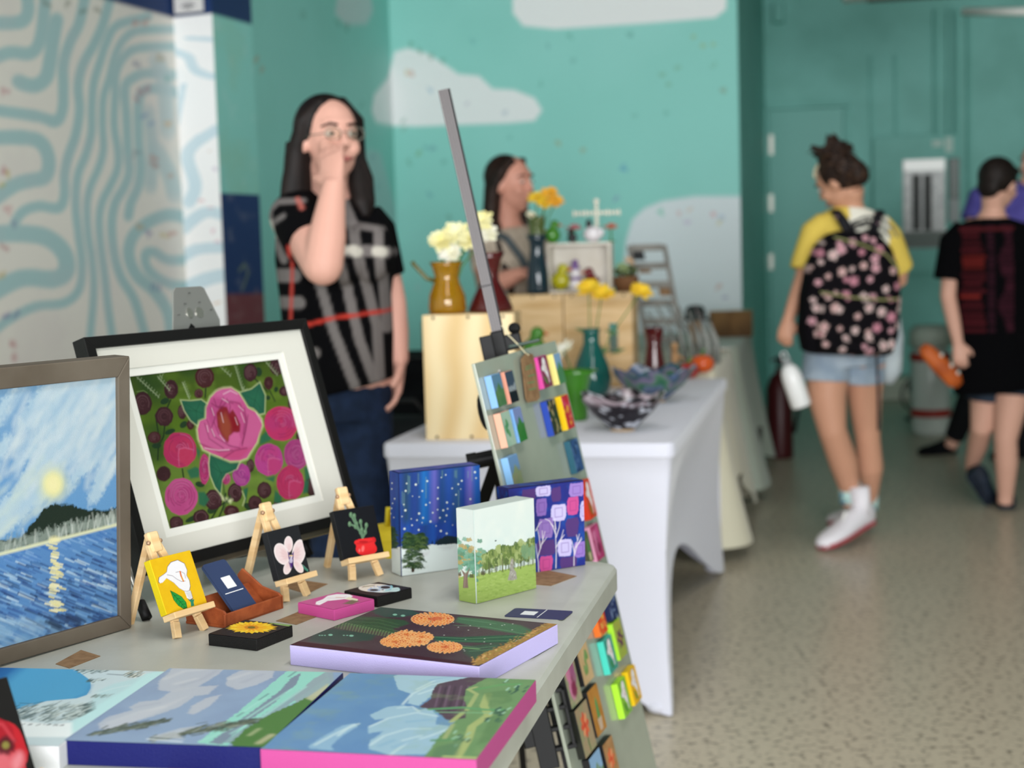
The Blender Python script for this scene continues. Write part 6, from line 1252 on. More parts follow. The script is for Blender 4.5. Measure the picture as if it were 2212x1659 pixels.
# amber pitcher with cream carnations
yc = o1[1]+.08; ca_ = np.array([D(967, 668, yc)[0], yc, Z1]); s_ = yc/3323
pit = vase('glass_pitcher', 'amber glass pitcher with cream carnations on the front pine crate', ca_, [(.048, 0), (.053, .012), (.050, .05), (.036, .085), (.033, .105), (.040, .130), (.047, .143)], amber)
MB().tube([ca_+np.array([-.034, 0, .092]), ca_+np.array([-.055, 0, .098]), ca_+np.array([-.072, .0, .118]), ca_+np.array([-.088, .0, .136]), ca_+np.array([-.094, 0, .146])], [.009, .010, .009, .009, .006], 10, ry=[.006]*5).build('handle', glass('olive_glass', '#6f6a2c', .12, .4), pit, smooth=True)
cm = vase('glass_vase', 'maroon glass hourglass vase on the front pine crate behind the mast', np.array([D(1060, 668, yc)[0], yc+.03, Z1]), [(.060, 0), (.063, .01), (.050, .04), (.026, .085), (.024, .105), (.034, .145), (.045, .165)], maroon)
stemg = mat('flower_stem', '#4f7a34', rough=.6); 
def bloom(c, up_, r_, cols, npet=30, cup=.5, seed=0, heart=None, parent=None, name='bloom'):
    """many petalled flower head as a bunch of curved petals"""
    rn = random.Random(seed); up_ = np.array(up_, float); up_ /= np.linalg.norm(up_); a_ = np.cross(up_, (0.3, 1, .2)); a_ /= np.linalg.norm(a_); b_ = np.cross(up_, a_); mb = MB()
    for i in range(npet):
        f = (i+.5)/npet; th = i*2.399; el = (1-f)*1.45*cup+.12*rn.random(); d = a_*math.cos(th)+b_*math.sin(th); s_ = -a_*math.sin(th)+b_*math.cos(th)
        L = r_*(.55+.5*f)*rn.uniform(.88, 1.1); w_ = L*.30; p1 = c+d*L*.5*math.cos(el)+up_*L*.55*math.sin(el); p2 = c+d*L*math.cos(el*.85)+up_*L*math.sin(el*.85)
        nn = np.cross(s_, p2-c); nn /= np.linalg.norm(nn)+1e-9
        vs = [c, p1+s_*w_*.8+nn*w_*.2, p2+s_*w_*.5, p2+d*w_*.35, p2-s_*w_*.5, p1-s_*w_*.8+nn*w_*.2, p1-nn*w_*.12]
        mb.add(vs, [(0, 1, 6), (0, 6, 5), (1, 2, 3, 6), (6, 3, 4, 5)])
    o_ = mb.build(name, cols, parent)
    if heart: MB().ball(c+up_*r_*.15, (r_*.25, r_*.25, r_*.18), 10, 6).build('flower_heart', heart, o_, smooth=True)
    return o_
crm = mat('cream_petal', '#f0ecc0', rough=.7, noise=('#e6dc98', 20, 2, .4, .6)); wht2 = mat('white_petal', '#f4f1e6', rough=.7, noise=('#e6e2c4', 20, 2, .4, .6)); yel = mat('yellow_petal', '#f0cf3a', rough=.65, noise=('#e8b828', 20, 2, .4, .6)); yelo = mat('golden_petal', '#f3b83a', rough=.65, noise=('#e8a028', 20, 2, .4, .6)); leafm = mat('leaf_green', '#5c7a4f', rough=.6, noise=('#46633c', 10, 3, .4, .6))
def flower(label, base, head, r_, m_, grp, seed, npet=34, up_=(0, -.5, .8), cup=.55, heart=None, leaves=0):
    t_ = thing('cut_flower', label, 'flower', loc=base, group=grp); base = np.array(base); head = np.array(head)
    mid = (base+head)/2+np.array([(head[0]-base[0])*-.15, 0, .01]); MB().tube([base, mid, head], .0022, 7).build('stem', stemg, t_, smooth=True)
    bloom(head, up_, r_, m_, npet, cup, seed, heart, t_)
    MB().lathe(head-np.array([0, 0, .006]), [(.003, -.006), (r_*.25, 0), (r_*.3, .004)], 8).build('calyx', stemg, t_)
    for k in range(leaves):
        q = base+(head-base)*(.35+.2*k); d = np.array([(-1)**k, -.3, .3]); d /= np.linalg.norm(d); MB().add([q, q+d*.03+tz*.008, q+d*.06, q+d*.03-tz*.008], [(0, 1, 2, 3)]).build('leaf', leafm, t_)
for i, (x, y, r_, m_, lab) in enumerate(((972, 548, .034, wht2, 'white flower drooping lowest over the rim of the amber pitcher'), (952, 522, .036, crm, 'cream carnation at the left of the amber pitcher bunch'), (985, 505, .038, crm, 'cream carnation in the middle of the amber pitcher bunch'), (1010, 520, .034, crm, 'cream carnation right beside the mast in the pitcher bunch'), (1040, 478, .034, crm, 'yellowish carnation highest and rightmost of the pitcher bunch'), (1052, 505, .030, wht2, 'white flower under the highest carnation right of the mast'))):
    flower(lab, ca_+np.array([.002*i-.006, 0, .02]), D(x, y, yc-.01+.006*i), r_, m_, 'flowers in the amber pitcher', i+2, 44, (-.1, -.75, .6), .7)
# tall dark teal vase with yellow daisies, on the second crate
y2 = Y2+.03; tv = np.array([D(1163, 630, y2)[0], y2, Z2]); q_ = y2/3323
vase('glass_vase', 'tall dark teal glass vase holding yellow daisies on the middle crate', tv, [(.040, 0), (.043, .01), (.040, .07), (.034, .12), (.026, .165), (.030, .195), (.043, .218)], navyg)
solo(MB().lathe(tv+tz*.135, [(.001, 0), (.02, .01), (.026, .06), (.034, .15), (.030, .152), (.02, .06), (.001, .02)], 16), 'glass_insert', glass('clear_green_glass', '#9fb56a', .1, .8), 'clear greenish glass funnel round the daisy stems in the teal vase', 'vase', smooth=True, loc=tv+tz*.135)
for i, (x, y, m_, lab) in enumerate(((1160, 428, yel, 'yellow daisy leftmost over the dark teal vase'), (1188, 418, yelo, 'golden daisy topmost over the dark teal vase'), (1200, 436, yelo, 'golden daisy drooping right over the dark teal vase'), (1176, 440, yel, 'yellow daisy lowest over the dark teal vase'), (1148, 465, wht2, 'small pale flower low over the dark teal vase'))):
    flower(lab, tv+np.array([.003*i-.006, 0, .13]), D(x, y, y2-.004*i), .034 if i < 4 else .02, m_, 'daisies in the dark teal vase', 20+i, 30, (-.1+.1*i, -.6, .7), .35, heart=mat('daisy_heart', '#b8862c', rough=.8))
# white shadow box with glass animals
white_w = mat('white_painted_wood', '#d8d2c8', rough=.6, noise=('#cbc3b6', 8, 3, .4, .6)); sbo = np.array(o3)+np.array([math.cos(R(-12)), math.sin(R(-12)), 0])*-.075; sbo[2] = Z2+.0005
e = np.array([math.cos(R(-10)), math.sin(R(-10)), 0]); b = np.array([-e[1], e[0], 0])
sb0 = D(1184, 632, y2+.02); sb0 = np.array([sb0[0], y2+.02, Z2+.0005]); sw, sh, sd = .236, .184, .10
sbx = thing('shadow_box', 'open white wooden box shelf with glass animals inside on the pine crates', 'shelf', M4(e, b, tz, sb0+e*sw/2+b*sd/2))
for q in (((sw/2), .005, sw, .010), ((sw/2), sh-.005, sw, .010)): MB().box(sb0+e*q[0]+b*sd/2+tz*q[1], e, b, tz, q[2], sd, q[3]).build('shelf_board', white_w, sbx, bevel=.001)
for u in (.005, sw-.005): MB().box(sb0+e*u+b*sd/2+tz*sh/2, e, b, tz, .010, sd, sh-.02).build('side_board', white_w, sbx, bevel=.001)
MB().box(sb0+e*sw/2+b*(sd-.003)+tz*sh/2, e, b, tz, sw-.02, .006, sh-.02).build('back_board', white_w, sbx)
def bird(label, c, s, bodym, beakm, yaw=0, nm='glass_bird'):
    c = np.array(c); t_ = thing(nm, label, 'figurine', loc=c); f = np.array([math.cos(yaw), math.sin(yaw), 0]); l = np.array([-f[1], f[0], 0])
    MB().ball(c+tz*.030*s, (.030*s, .026*s, .030*s), 16, 10, ax=(f, l, tz)).ball(c+f*.008*s+tz*.068*s, (.018*s, .017*s, .018*s), 14, 9, ax=(f, l, tz)).tube([c+tz*.05*s, c+f*.006*s+tz*.064*s], [.016*s, .014*s], 12).build('body', bodym, t_, smooth=True)
    MB().tube([c+f*.020*s+tz*.068*s, c+f*.040*s+tz*.064*s], [.007*s, .001*s], 8).build('beak', beakm, t_, smooth=True)
    MB().tube([c-f*.02*s+tz*.03*s, c-f*.045*s+tz*.045*s], [.014*s, .002*s], 8, ry=[.004*s, .001]).build('tail', bodym, t_, smooth=True)
    return t_
orange = glass('orange_glass', '#e0602a', .15, .2); yelg = glass('yellow_glass', '#c9c31c', .15, .3); redg = glass('dark_red_glass', '#7a1620', .12, .3)
def on(px_, Y, z): d = D(px_, 600, Y); return np.array([d[0], Y, z])
iz = Z2+.0105+.0003; iy = y2+.04
bird('yellow-green glass duck with orange beak inside the white shadow box', on(1211, iy, iz), 1.15, yelg, orange, R(-5))
fg = thing('figurine', 'white and purple bottle shaped figurine inside the white shadow box', 'figurine', loc=on(1243, iy, iz)); cc_ = on(1243, iy, iz)
pur = mat('purple_glaze', '#7a5c94', rough=.3); whg = mat('white_glaze', '#dcd6da', rough=.25, coat=.4)
MB().lathe(cc_, [(.001, 0), (.026, .002), (.028, .02), (.020, .045), (.020, .06), (.014, .075), (.001, .08)]).build('body', whg, fg, smooth=True); MB().lathe(cc_+tz*.076, [(.001, 0), (.019, .002), (.019, .008), (.012, .012), (.011, .034), (.001, .036)]).build('hat', pur, fg, smooth=True); MB().lathe(cc_+tz*.036, [(.024, 0), (.0245, .006), (.021, .012), (.0205, .002)]).build('band', pur, fg, smooth=True)
bird('dark red glass bird with orange beak inside the white shadow box', on(1277, iy, iz), .95, redg, orange, R(175))
tz1 = Z2+sh+.0008; ty1 = y2+.06
bird('green glass bird with orange beak on top of the white shadow box', on(1196, ty1, tz1), 1.0, greeng, orange, R(10))
bird('small black glass bird on top of the white shadow box', on(1238, ty1, tz1), .62, glass('black_glass', '#15171a', .15, .1), glass('pink_glass', '#c06a72', .2, .2), R(160))
fg = thing('figurine', 'round white figurine with a black penguin-like head on the shadow box', 'figurine', loc=on(1283, ty1, tz1)); cc_ = on(1283, ty1, tz1)
MB().ball(cc_+tz*.03, (.036, .03, .03), 16, 10).build('body', whg, fg, smooth=True); MB().ball(cc_+np.array([-.014, 0, .066]), (.012, .012, .02), 12, 8).build('head', glass('black_glass', '#15171a'), fg, smooth=True); MB().ball(cc_+np.array([.03, -.005, .035]), (.012, .012, .016), 10, 7).build('handle', whg, fg, smooth=True)
cr = thing('ornament', 'white beaded cross ornament rising above the figurines on the shadow box', 'ornament', loc=on(1292, ty1+.035, tz1)); cc_ = on(1292, ty1+.035, tz1)
bone = mat('bone_white', '#e9e4d4', rough=.5)
mb = MB().tube([cc_, cc_+tz*.145], .0035, 8)
for k in range(9): mb.ball(cc_+tz*(  .05+.012*k), (.009, .007, .0058), 10, 6)
mb.ball(cc_+tz*.152, (.011, .010, .010), 10, 7); mb.build('upright', bone, cr, smooth=True)
mb = MB().tube([cc_+tz*.108+e*-.088, cc_+tz*.108+e*.088], .003, 6)
for k in range(-6, 7):
    if k: mb.ball(cc_+tz*.108+e*k*.014, (.0055, .006, .009 if k % 3 else .013), 8, 6)
mb.build('crossbeads', bone, cr, smooth=True)
for x, m_, lab, k in ((1243, 'pink_glass', 'small pink glass flower behind the black glass bird', .032), (1322, 'coral_glass', 'coral glass flower right of the white cross ornament', .030)):
    mm = glass(m_, {'pink_glass': '#c08a92', 'coral_glass': '#d0684c'}[m_], .2, .2); cc_ = on(x, ty1+.03, tz1); t_ = thing('glass_flower', lab, 'ornament', loc=cc_)
    MB().tube([cc_, cc_+tz*.05], .003, 6).lathe(cc_, [(.001, 0), (.018, .001), (.016, .004), (.001, .005)], 12).build('stem', glass('green_glass', '#4f9a2c'), t_, smooth=True); bloom(cc_+tz*.052, (0, -.4, .9), k, mm, 14, .5, 5, parent=t_)
# basket of dried plants and grey shelf right of the shadow box
cc_ = on(1352, y2+.06, Z2); bk_ = thing('wicker_basket', 'brown wicker basket of moss and succulents right of the shadow box', 'basket', loc=cc_)
MB().lathe(cc_, [(.001, 0), (.038, 0), (.046, .03), (.05, .055), (.046, .055), (.04, .03), (.001, .02)]).build('basket_wall', mat('wicker', '#7c5638', rough=.8, wave=('#543823', 40, 1, 'Z'), bump=.5, bscale=300), bk_, smooth=True)
rn = random.Random(4); mb = MB()
for _ in range(26): a_ = rn.uniform(0, 6.3); r_ = rn.uniform(0, .04); mb.ball(cc_+np.array([r_*math.cos(a_), r_*math.sin(a_), .055+rn.uniform(0, .03)]), rn.uniform(.007, .013), 7, 5)
mb.build('moss', mat('moss', '#55603c', rough=.9, noise=('#3a4428', 40, 3, .4, .6)), bk_)
bloom(cc_+np.array([-.01, -.01, .085]), (0, -.5, .8), .03, mat('succulent', '#9fb07c', rough=.6, noise=('#86986c', 20, 2, .4, .6)), 24, .6, 8, parent=bk_, name='succulent'); bloom(cc_+np.array([.012, -.01, .11]), (.3, -.5, .7), .022, mat('dry_flower', '#c9a884', rough=.8), 18, .6, 9, parent=bk_, name='dried_flower')
gw = mat('weathered_grey_wood', '#8c8983', rough=.7, noise=('#6f6c66', 8, 4, .4, .62)); cc_ = on(1440, 6.55, .7565)
shf = thing('display_rack', 'tall weathered grey slatted rack leaning behind the glassware', 'rack', loc=cc_)
e6 = np.array([math.cos(R(-12)), math.sin(R(-12)), 0]); lean = np.array([-.16, .05, .985])
lean = lean/np.linalg.norm(lean); b6 = np.cross(lean, e6); b6 /= np.linalg.norm(b6)
for u in (-.075, .075): MB().bar(cc_+e6*u, cc_+e6*u+lean*.50, .018, .018, up=b6).build('upright', gw, shf, bevel=.002)
for k in range(6): MB().box(cc_+lean*(.09+.08*k), e6, b6, lean, .132, .010, .03).build('slat', gw, shf, bevel=.001)
for k, x_ in enumerate((-.03, .04)): MB().box(cc_+e6*x_+lean*(.40-.1*k)-b6*-.016*1, e6, b6, lean, .05, .012, .04).build('brown_card', kraft, shf)
MB().box(cc_+e6*-.045+lean*.46-b6*-.018, e6, b6, lean, .05, .014, .045).build('black_card', mat('black_card', '#26282a', rough=.6), shf)
# loose glass on the white table
def at(px_, py_, z=WZ): return P(px_, py_, z)
rs_ = at(1158, 862); tr_ = thing('display_riser', 'low pine riser block on the white table behind the display board', 'riser', loc=rs_); MB().box(rs_+tz*.066, e, b, tz, .12, .10, .13).build('block', pinef, tr_, bevel=.003)
bird('green glass bird in front of the middle crate beside the mast', rs_+np.array([0, 0, .1315]), 1.35, greeng, orange, R(20))
tb = at(1280, 853); tb = tb+np.array([0, 0, .0005]); vase('glass_vase', 'teal bottle shaped glass vase with yellow chrysanthemums in front of the crates', tb, [(.050, 0), (.062, .02), (.068, .06), (.060, .10), (.040, .15), (.028, .18), (.028, .215), (.034, .230)], tealg)
for i, (x, y, m_, lab) in enumerate(((1272, 622, yel, 'yellow chrysanthemum at the left over the teal bottle vase'), (1300, 634, yel, 'yellow chrysanthemum in the middle over the teal bottle vase'), (1385, 630, yel, 'yellow chrysanthemum reaching far right of the teal bottle vase'))):
    flower(lab, tb+np.array([.004*i-.004, 0, .03]), D(x, y, tb[1]-.01*i), .042, m_, 'chrysanthemums in the teal bottle vase', 40+i, 40, (.2*(i-1), -.55, .75), .4, leaves=2)
mv = at(1415, 842)+np.array([0, 0, .0005]); vase('glass_vase', 'small maroon glass vase behind the ruffled bowls', mv, [(.035, 0), (.042, .03), (.036, .10), (.026, .16), (.036, .22)], maroon)
gv = at(1246, 908)+np.array([0, 0, .0005]); vase('glass_vase', 'bright green glass vase behind the edge of the display board', gv, [(.030, 0), (.034, .01), (.034, .05), (.038, .10), (.048, .135), (.066, .15)], greeng)
bl = at(1236, 880)+np.array([-.01, 0.05, .0005]); solo(MB().lathe(bl, shell([(.001, 0), (.025, 0), (.05, .03), (.062, .05)]), 24), 'glass_bowl', glass('blue_glass', '#2f6f8c', .12, .4), 'small blue glass bowl behind the bright green vase', 'bowl', smooth=True, loc=bl)
cf = D(1218, 757, bl[1]-.05); t_ = thing('cut_flower', 'cream lily with long petals leaning out above the display board edge', 'flower', loc=cf); MB().tube([gv+tz*.05, (gv+tz*.12+cf)/2, cf], .0025, 7).build('stem', stemg, t_, smooth=True); bloom(cf, (-.5, -.4, .6), .045, wht2, 14, .4, 77, parent=t_)
def bowl(nm, label, c, r_, h_, foot, fl_, colfn, seed):
    c = np.array(c)+np.array([0, 0, .0005]); t_ = thing(nm, label, 'bowl', loc=c)
    pr_ = [(foot, 0.006), (foot*1.15, .010), (r_*.50, h_*.28), (r_*.74, h_*.55), (r_*.9, h_*.82), (r_, h_)]
    zz = np.linspace(.010, h_, 34); rr = np.interp(zz, [q[1] for q in pr_[1:]], [q[0] for q in pr_[1:]]); pr_ = [(foot, .006)]+list(zip(rr.tolist(), zz.tolist()))
    mb = MB().lathe(c, shell(pr_, .004)[:-1], 120, fl=fl_); o_ = mb.build('bowl_wall', mat('swirled_glass', rough=.2, attr=True, coat=.25, spec=.35), t_, smooth=True)
    vcol(o_, lambda p: colfn(p-c)); MB().lathe(c, [(.001, 0), (foot, 0), (foot, .008), (foot*.8, .0085), (.001, .0085)], 24).build('foot', mat('bowl_foot', '#b99c78', rough=.2, coat=.4), t_, smooth=True)
def spots(p):
    X, Y, Z = p.T; n2 = fbm((X+1.2*Z)*62+20, (Y*.8-.9*Z+X*.3)*62+25, 8, 1); n1 = fbm((X+Z)*30+40, (Y-Z)*30+35, 3, 2)
    t = np.clip((n2-.66)/.07, 0, 1)*.9; c = np.array(lin('#140e15'))[None]*(1-t[:, None])+np.array(lin('#c4c6d0'))[None]*t[:, None]
    m = np.clip((n1-.5)/.12, 0, 1)*np.clip((Z-.07)/.02, 0, 1); return c*(1-m[:, None]*.6)+np.array(lin('#cbb6c0'))[None]*m[:, None]*.6
def waves(cols):
    C_ = np.array([lin(c) for c in cols])
    def f(p):
        X, Y, Z = p.T; a_ = np.arctan2(Y, X); v = Z*60+.9*np.sin(a_*5)+.5*np.sin(a_*11+1)+fbm((X+Z)*22+30, (Y-Z)*22+24, 5, 2)*5; i = np.mod(v, len(C_)); k = np.floor(i).astype(int) % len(C_); f_ = (i-np.floor(i))[:, None]; return (C_[k]*(1-f_)+C_[(k+1) % len(C_)]*f_)*.75
    return f
bowl('glass_bowl', 'black ruffled glass bowl with white spots near the white table edge', at(1345, 930), .118, .100, .036, (.045, 5, .010), spots, 1)
bowl('glass_bowl', 'green, blue and lilac ruffled glass bowl behind the spotted one', at(1412, 868), .135, .105, .040, (.05, 7, .012), waves(['#2f5f5c', '#3f5c94', '#c9cfe0', '#39506a', '#7a86a8', '#2a6a4c', '#5c8a6c', '#8c7aa0']), 2)
def pumpkin(label, c, r_, m_):
    c = np.array(c); t_ = thing('glass_pumpkin', label, 'ornament', loc=c); mb = MB(); vs = []; n_, k_ = 40, 14
    for i in range(k_+1):
        ph = math.pi*i/k_
        for j in range(n_): a_ = 2*math.pi*j/n_; rr = r_*math.sin(ph)**.8*(1+.08*abs(math.cos(a_*4))); vs.append(c+np.array([rr*math.cos(a_), rr*math.sin(a_), r_*.8*(1-math.cos(ph))]))
    mb.add(vs, [(i*n_+j, i*n_+(j+1) % n_, (i+1)*n_+(j+1) % n_, (i+1)*n_+j) for i in range(k_) for j in range(n_)]); mb.build('body', m_, t_, smooth=True)
    MB().tube([c+tz*r_*1.55, c+tz*r_*1.9+np.array([.004, 0, 0]), c+tz*r_*2.1+np.array([.014, 0, 0])], [.006, .004, .003], 8).build('stalk', greeng, t_, smooth=True)
pumpkin('orange glass pumpkin at the far end of the white table', at(1517, 806)+tz*.0005, .046, glass('orange_glass', '#e0602a')); pumpkin('red glass pumpkin beside the orange one at the white table edge', at(1488, 818)+tz*.0005, .038, glass('red_glass', '#b8241c', .12, .3))
# things on the draped tables
dz = .7565
fish = mat('silver_driftwood', '#8f918c', rough=.6, noise=('#5f625e', 14, 4, .4, .62)); tanw = mat('tan_wood', '#b98f66', rough=.7, noise=('#9c7550', 10, 3, .4, .6))
c5 = np.array([*D(1478, 700, 6.35)[:2], dz])
t_ = thing('driftwood_sculpture', 'grey driftwood sculpture leaning on the cream covered table', 'sculpture', loc=c5)
rn = random.Random(12)
for k in range(7):
    b0_ = c5+np.array([-.05+.03*k, rn.uniform(-.03, .03), 0]); tp_ = b0_+np.array([-.10+.012*k, .03, .26-.02*abs(k-2)]); MB().tube([b0_, (b0_+tp_)/2+np.array([.015, 0, 0]), tp_], [.016, .013, .006], 8, ry=[.008, .007, .004]).build('driftwood_stick', fish, t_, smooth=True)
t_ = thing('figurine', 'tan carved figurine standing left of the orange pumpkin', 'figurine', loc=at(1458, 812)+tz*.0005); cc_ = at(1458, 812)+tz*.0005
MB().tube([cc_, cc_+tz*.05, cc_+tz*.10], [.018, .014, .012], 10).tube([cc_+tz*.085, cc_+np.array([.04, 0, .06])], [.008, .005], 8).ball(cc_+tz*.115, .016, 10, 8).build('body', tanw, t_, smooth=True)
c6 = np.array([*D(1525, 700, 6.9)[:2], dz]); t_ = thing('feather_ornament', 'grey and pink feathered ornament on the cream covered table', 'ornament', loc=c6)
for k in range(8):
    b0_ = c6+np.array([rn.uniform(-.04, .04), rn.uniform(-.04, .04), 0]); tp_ = b0_+np.array([-.05+rn.uniform(-.05, .03), 0, rn.uniform(.14, .24)]); MB().tube([b0_, (b0_+tp_)/2, tp_], [.006, .016, .002], 8, ry=[.003, .004, .001]).build('feather', fish if k % 3 else mat('pink_grey', '#a08a8a', rough=.8), t_, smooth=True)
t_ = thing('sun_hat', 'small black hat shape with a tan band behind the driftwood', 'hat', loc=np.array([*D(1502, 700, 7.15)[:2], dz])); cc_ = np.array([*D(1502, 700, 7.15)[:2], dz])
MB().lathe(cc_, [(.001, 0), (.03, 0), (.03, .14), (.001, .14)], 16).build('stand', tanw, t_); MB().lathe(cc_+tz*.14, [(.001, .0), (.085, 0), (.085, .004), (.05, .008), (.045, .05), (.03, .065), (.001, .068)], 24).build('crown_and_brim', mat('black_felt', '#26302f', rough=.9), t_, smooth=True)
brn = mat('brown_crate_wood', '#7a5a36', rough=.7, noise=('#5c4226', 8, 4, .4, .6))
for x0, w_, lab in ((1532, .105, 'small brown wooden crate on the far draped table, left of two'), (1572, .125, 'small brown wooden crate at the end of the far draped table')):
    p_ = D(x0, 700, 8.0); crate(lab, (p_[0], 8.0-.0, dz), R(-12), w_, .1, .135, m_=brn, nails=False)
pl = np.array([*D(1545, 700, 7.05)[:2], dz]); solo(MB().lathe(pl, [(.001, 0), (.04, 0), (.085, .012), (.084, .015), (.04, .004), (.001, .004)], 28), 'plate', mat('white_china', '#e4dfd4', rough=.25, coat=.3), 'white plate on the cream covered table near its edge', 'plate', smooth=True, loc=pl)
# dark chairs and storage behind the woman, yellow bag under the front easel
blkf = mat('black_fabric', '#0a0b0d', rough=.95, spec=.1, noise=('#101214', 12, 3, .4, .6))
cc_ = np.array([D(868, 700, 6.1)[0]-.15, 6.15, 0]); t_ = thing('side_table', 'side table under a black cloth in the shadow behind the white table', 'table', M4(e, b, tz, cc_))
MB().box(cc_+tz*.83, e, b, tz, .74, .42, .03).build('tabletop', plast, t_); MB().box(cc_+tz*.425, e, b, tz, .76, .44, .845).build('black_cloth', blkf, t_, bevel=.02, seg=3)
bx = cc_+tz*.8485+e*.30-b*.08; crate('small brown wooden crate on the black side table left of the tall pine crate', bx-e*.05, R(-10), .105, .1, .13, m_=mat('brown_crate_wood', '#7a5a36', rough=.7, noise=('#5c4226', 8, 4, .4, .6)), nails=False)
bo = bx+tz*.1305+b*.06; t_ = thing('glass_bottle', 'small clear bottle with a dark cap standing on the brown crate', 'bottle', loc=bo)
MB().lathe(bo, [(.001, 0), (.022, 0), (.024, .01), (.024, .075), (.010, .105), (.009, .125), (.001, .125)], 18).build('bottle_body', glass('frosted_glass', '#b5c4c0', .2, .6), t_, smooth=True); MB().lathe(bo+tz*.125, [(.001, 0), (.012, 0), (.012, .022), (.001, .022)], 14).build('cap', mat('dark_cap', '#4a3c44', rough=.5), t_)
p_ = D(858, 700, 5.3); cc_ = np.array([p_[0]-.02, 5.3, 0]); t_ = thing('storage_bin', 'black storage bin stacked with bags between the woman and the crates', 'bin', loc=cc_)
MB().box(cc_+tz*.22, e, b, tz, .5, .4, .44).build('bin_body', mat('black_bin', '#0c0d0f', rough=.5), t_, bevel=.03, seg=4); MB().box(cc_+tz*.455, e, b, tz, .53, .43, .03).build('bin_lid', blk, t_, bevel=.01)
cc_ = np.array([cc_[0], cc_[1]+.02, .471]); t_ = thing('duffel_bag', 'soft black bag on the storage bin behind the white table', 'bag', loc=cc_)
MB().tube([cc_+e*-.20+tz*.11, cc_+e*-.17+tz*.11, cc_+e*.17+tz*.11, cc_+e*.2+tz*.11], [.05, .11, .11, .05], 18).build('bag_body', mat('dark_nylon', '#0f1517', rough=.7), t_, smooth=True); MB().tube([cc_+e*-.12+tz*.2, cc_+e*-.07+tz*.27, cc_+e*.07+tz*.27, cc_+e*.12+tz*.2], .008, 8).build('handle', blk, t_, smooth=True)
cc_ = np.array([*D(836, 1160, 2.95)[:2], 0]); zt_ = D(836, 1136, 2.95)[2]; t_ = thing('yellow_bag', 'yellow shopping bag standing behind the front table', 'bag', loc=cc_)
MB().box(cc_+tz*zt_/2, e, b, tz, .09, .12, zt_).build('bag_body', mat('yellow_bag', '#d9c22c', rough=.6, noise=('#c4ac20', 8, 3, .4, .6)), t_, bevel=.03, seg=4); MB().tube([cc_+e*.0+tz*zt_*.97, cc_+e*.005+tz*(zt_+.05)*.98, cc_+e*.03+tz*(zt_+.05)*.98, cc_+e*.04+tz*zt_*.97], .006, 8).build('handle', mat('yellow_bag'), t_, smooth=True)

# ------------------------------------------------------------------ people
def nrm(a): a = np.array(a, float); return a/np.linalg.norm(a)
def skin(nm, col): return mat(nm, col, rough=.5, noise=(col, 5, 2, .4, .6), spec=.35)
def head(mb, c, f, u, s=1.0):
    f = nrm(f); u = nrm(np.array(u)-f*(np.array(u)@f)); l = np.cross(u, f); A = (l, f, u)
    mb.ball(c+u*.022*s-f*.010*s, (.074*s, .094*s, .092*s), 20, 14, ax=A).ball(c-u*.045*s+f*.022*s, (.056*s, .066*s, .062*s), 16, 10, ax=A).ball(c-u*.090*s+f*.050*s, (.024*s, .024*s, .020*s), 12, 8, ax=A)
    mb.ball(c+u*.038*s+f*.062*s, (.050*s, .026*s, .020*s), 12, 8, ax=A)
    for q in (-1, 1):
        mb.ball(c+l*q*.034*s-u*.026*s+f*.062*s, (.024*s, .024*s, .024*s), 12, 8, ax=A).ball(c+l*q*.075*s-u*.008*s-f*.004*s, (.009*s, .019*s, .031*s), 10, 8, ax=A)
    mb.tube([c+f*.082*s+u*.016*s, c+f*.098*s-u*.012*s, c+f*.104*s-u*.026*s], [.008*s, .011*s, .014*s], 10).ball(c+f*.084*s-u*.056*s, (.022*s, .012*s, .009*s), 10, 7, ax=A)
    return l, f, u
def face_parts(t, c, l, f, u, s=1.0, eyes='#3a2c22', brow='#2c211c', lips='#a8605c'):
    for q in (-1, 1):
        e_ = MB().ball(c+l*q*.031*s+f*.080*s+u*.009*s, (.0125*s, .008*s, .0062*s), 12, 8, ax=(l, f, u)).build('eye', mat('eye_white', '#c9bdb6', rough=.5), t, smooth=True)
        MB().ball(c+l*q*.031*s+f*.0875*s+u*.009*s, (.0055*s, .003*s, .0055*s), 8, 6, ax=(l, f, u)).build('iris', mat('iris_'+eyes.strip('#'), eyes, rough=.2), e_, smooth=True)
        MB().tube([c+l*q*.014*s+f*.087*s+u*.032*s, c+l*q*.034*s+f*.085*s+u*.036*s, c+l*q*.054*s+f*.070*s+u*.028*s], [.0035*s, .004*s, .002*s], 6).build('eyebrow', mat('brow_'+brow.strip('#'), brow, rough=.9), t, smooth=True)
    MB().tube([c+l*-.024*s+f*.088*s-u*.054*s, c+f*.097*s-u*.057*s, c+l*.024*s+f*.088*s-u*.054*s], [.003*s, .0068*s, .003*s], 8).build('lips', mat('lips_'+lips.strip('#'), lips, rough=.4), t, smooth=True)
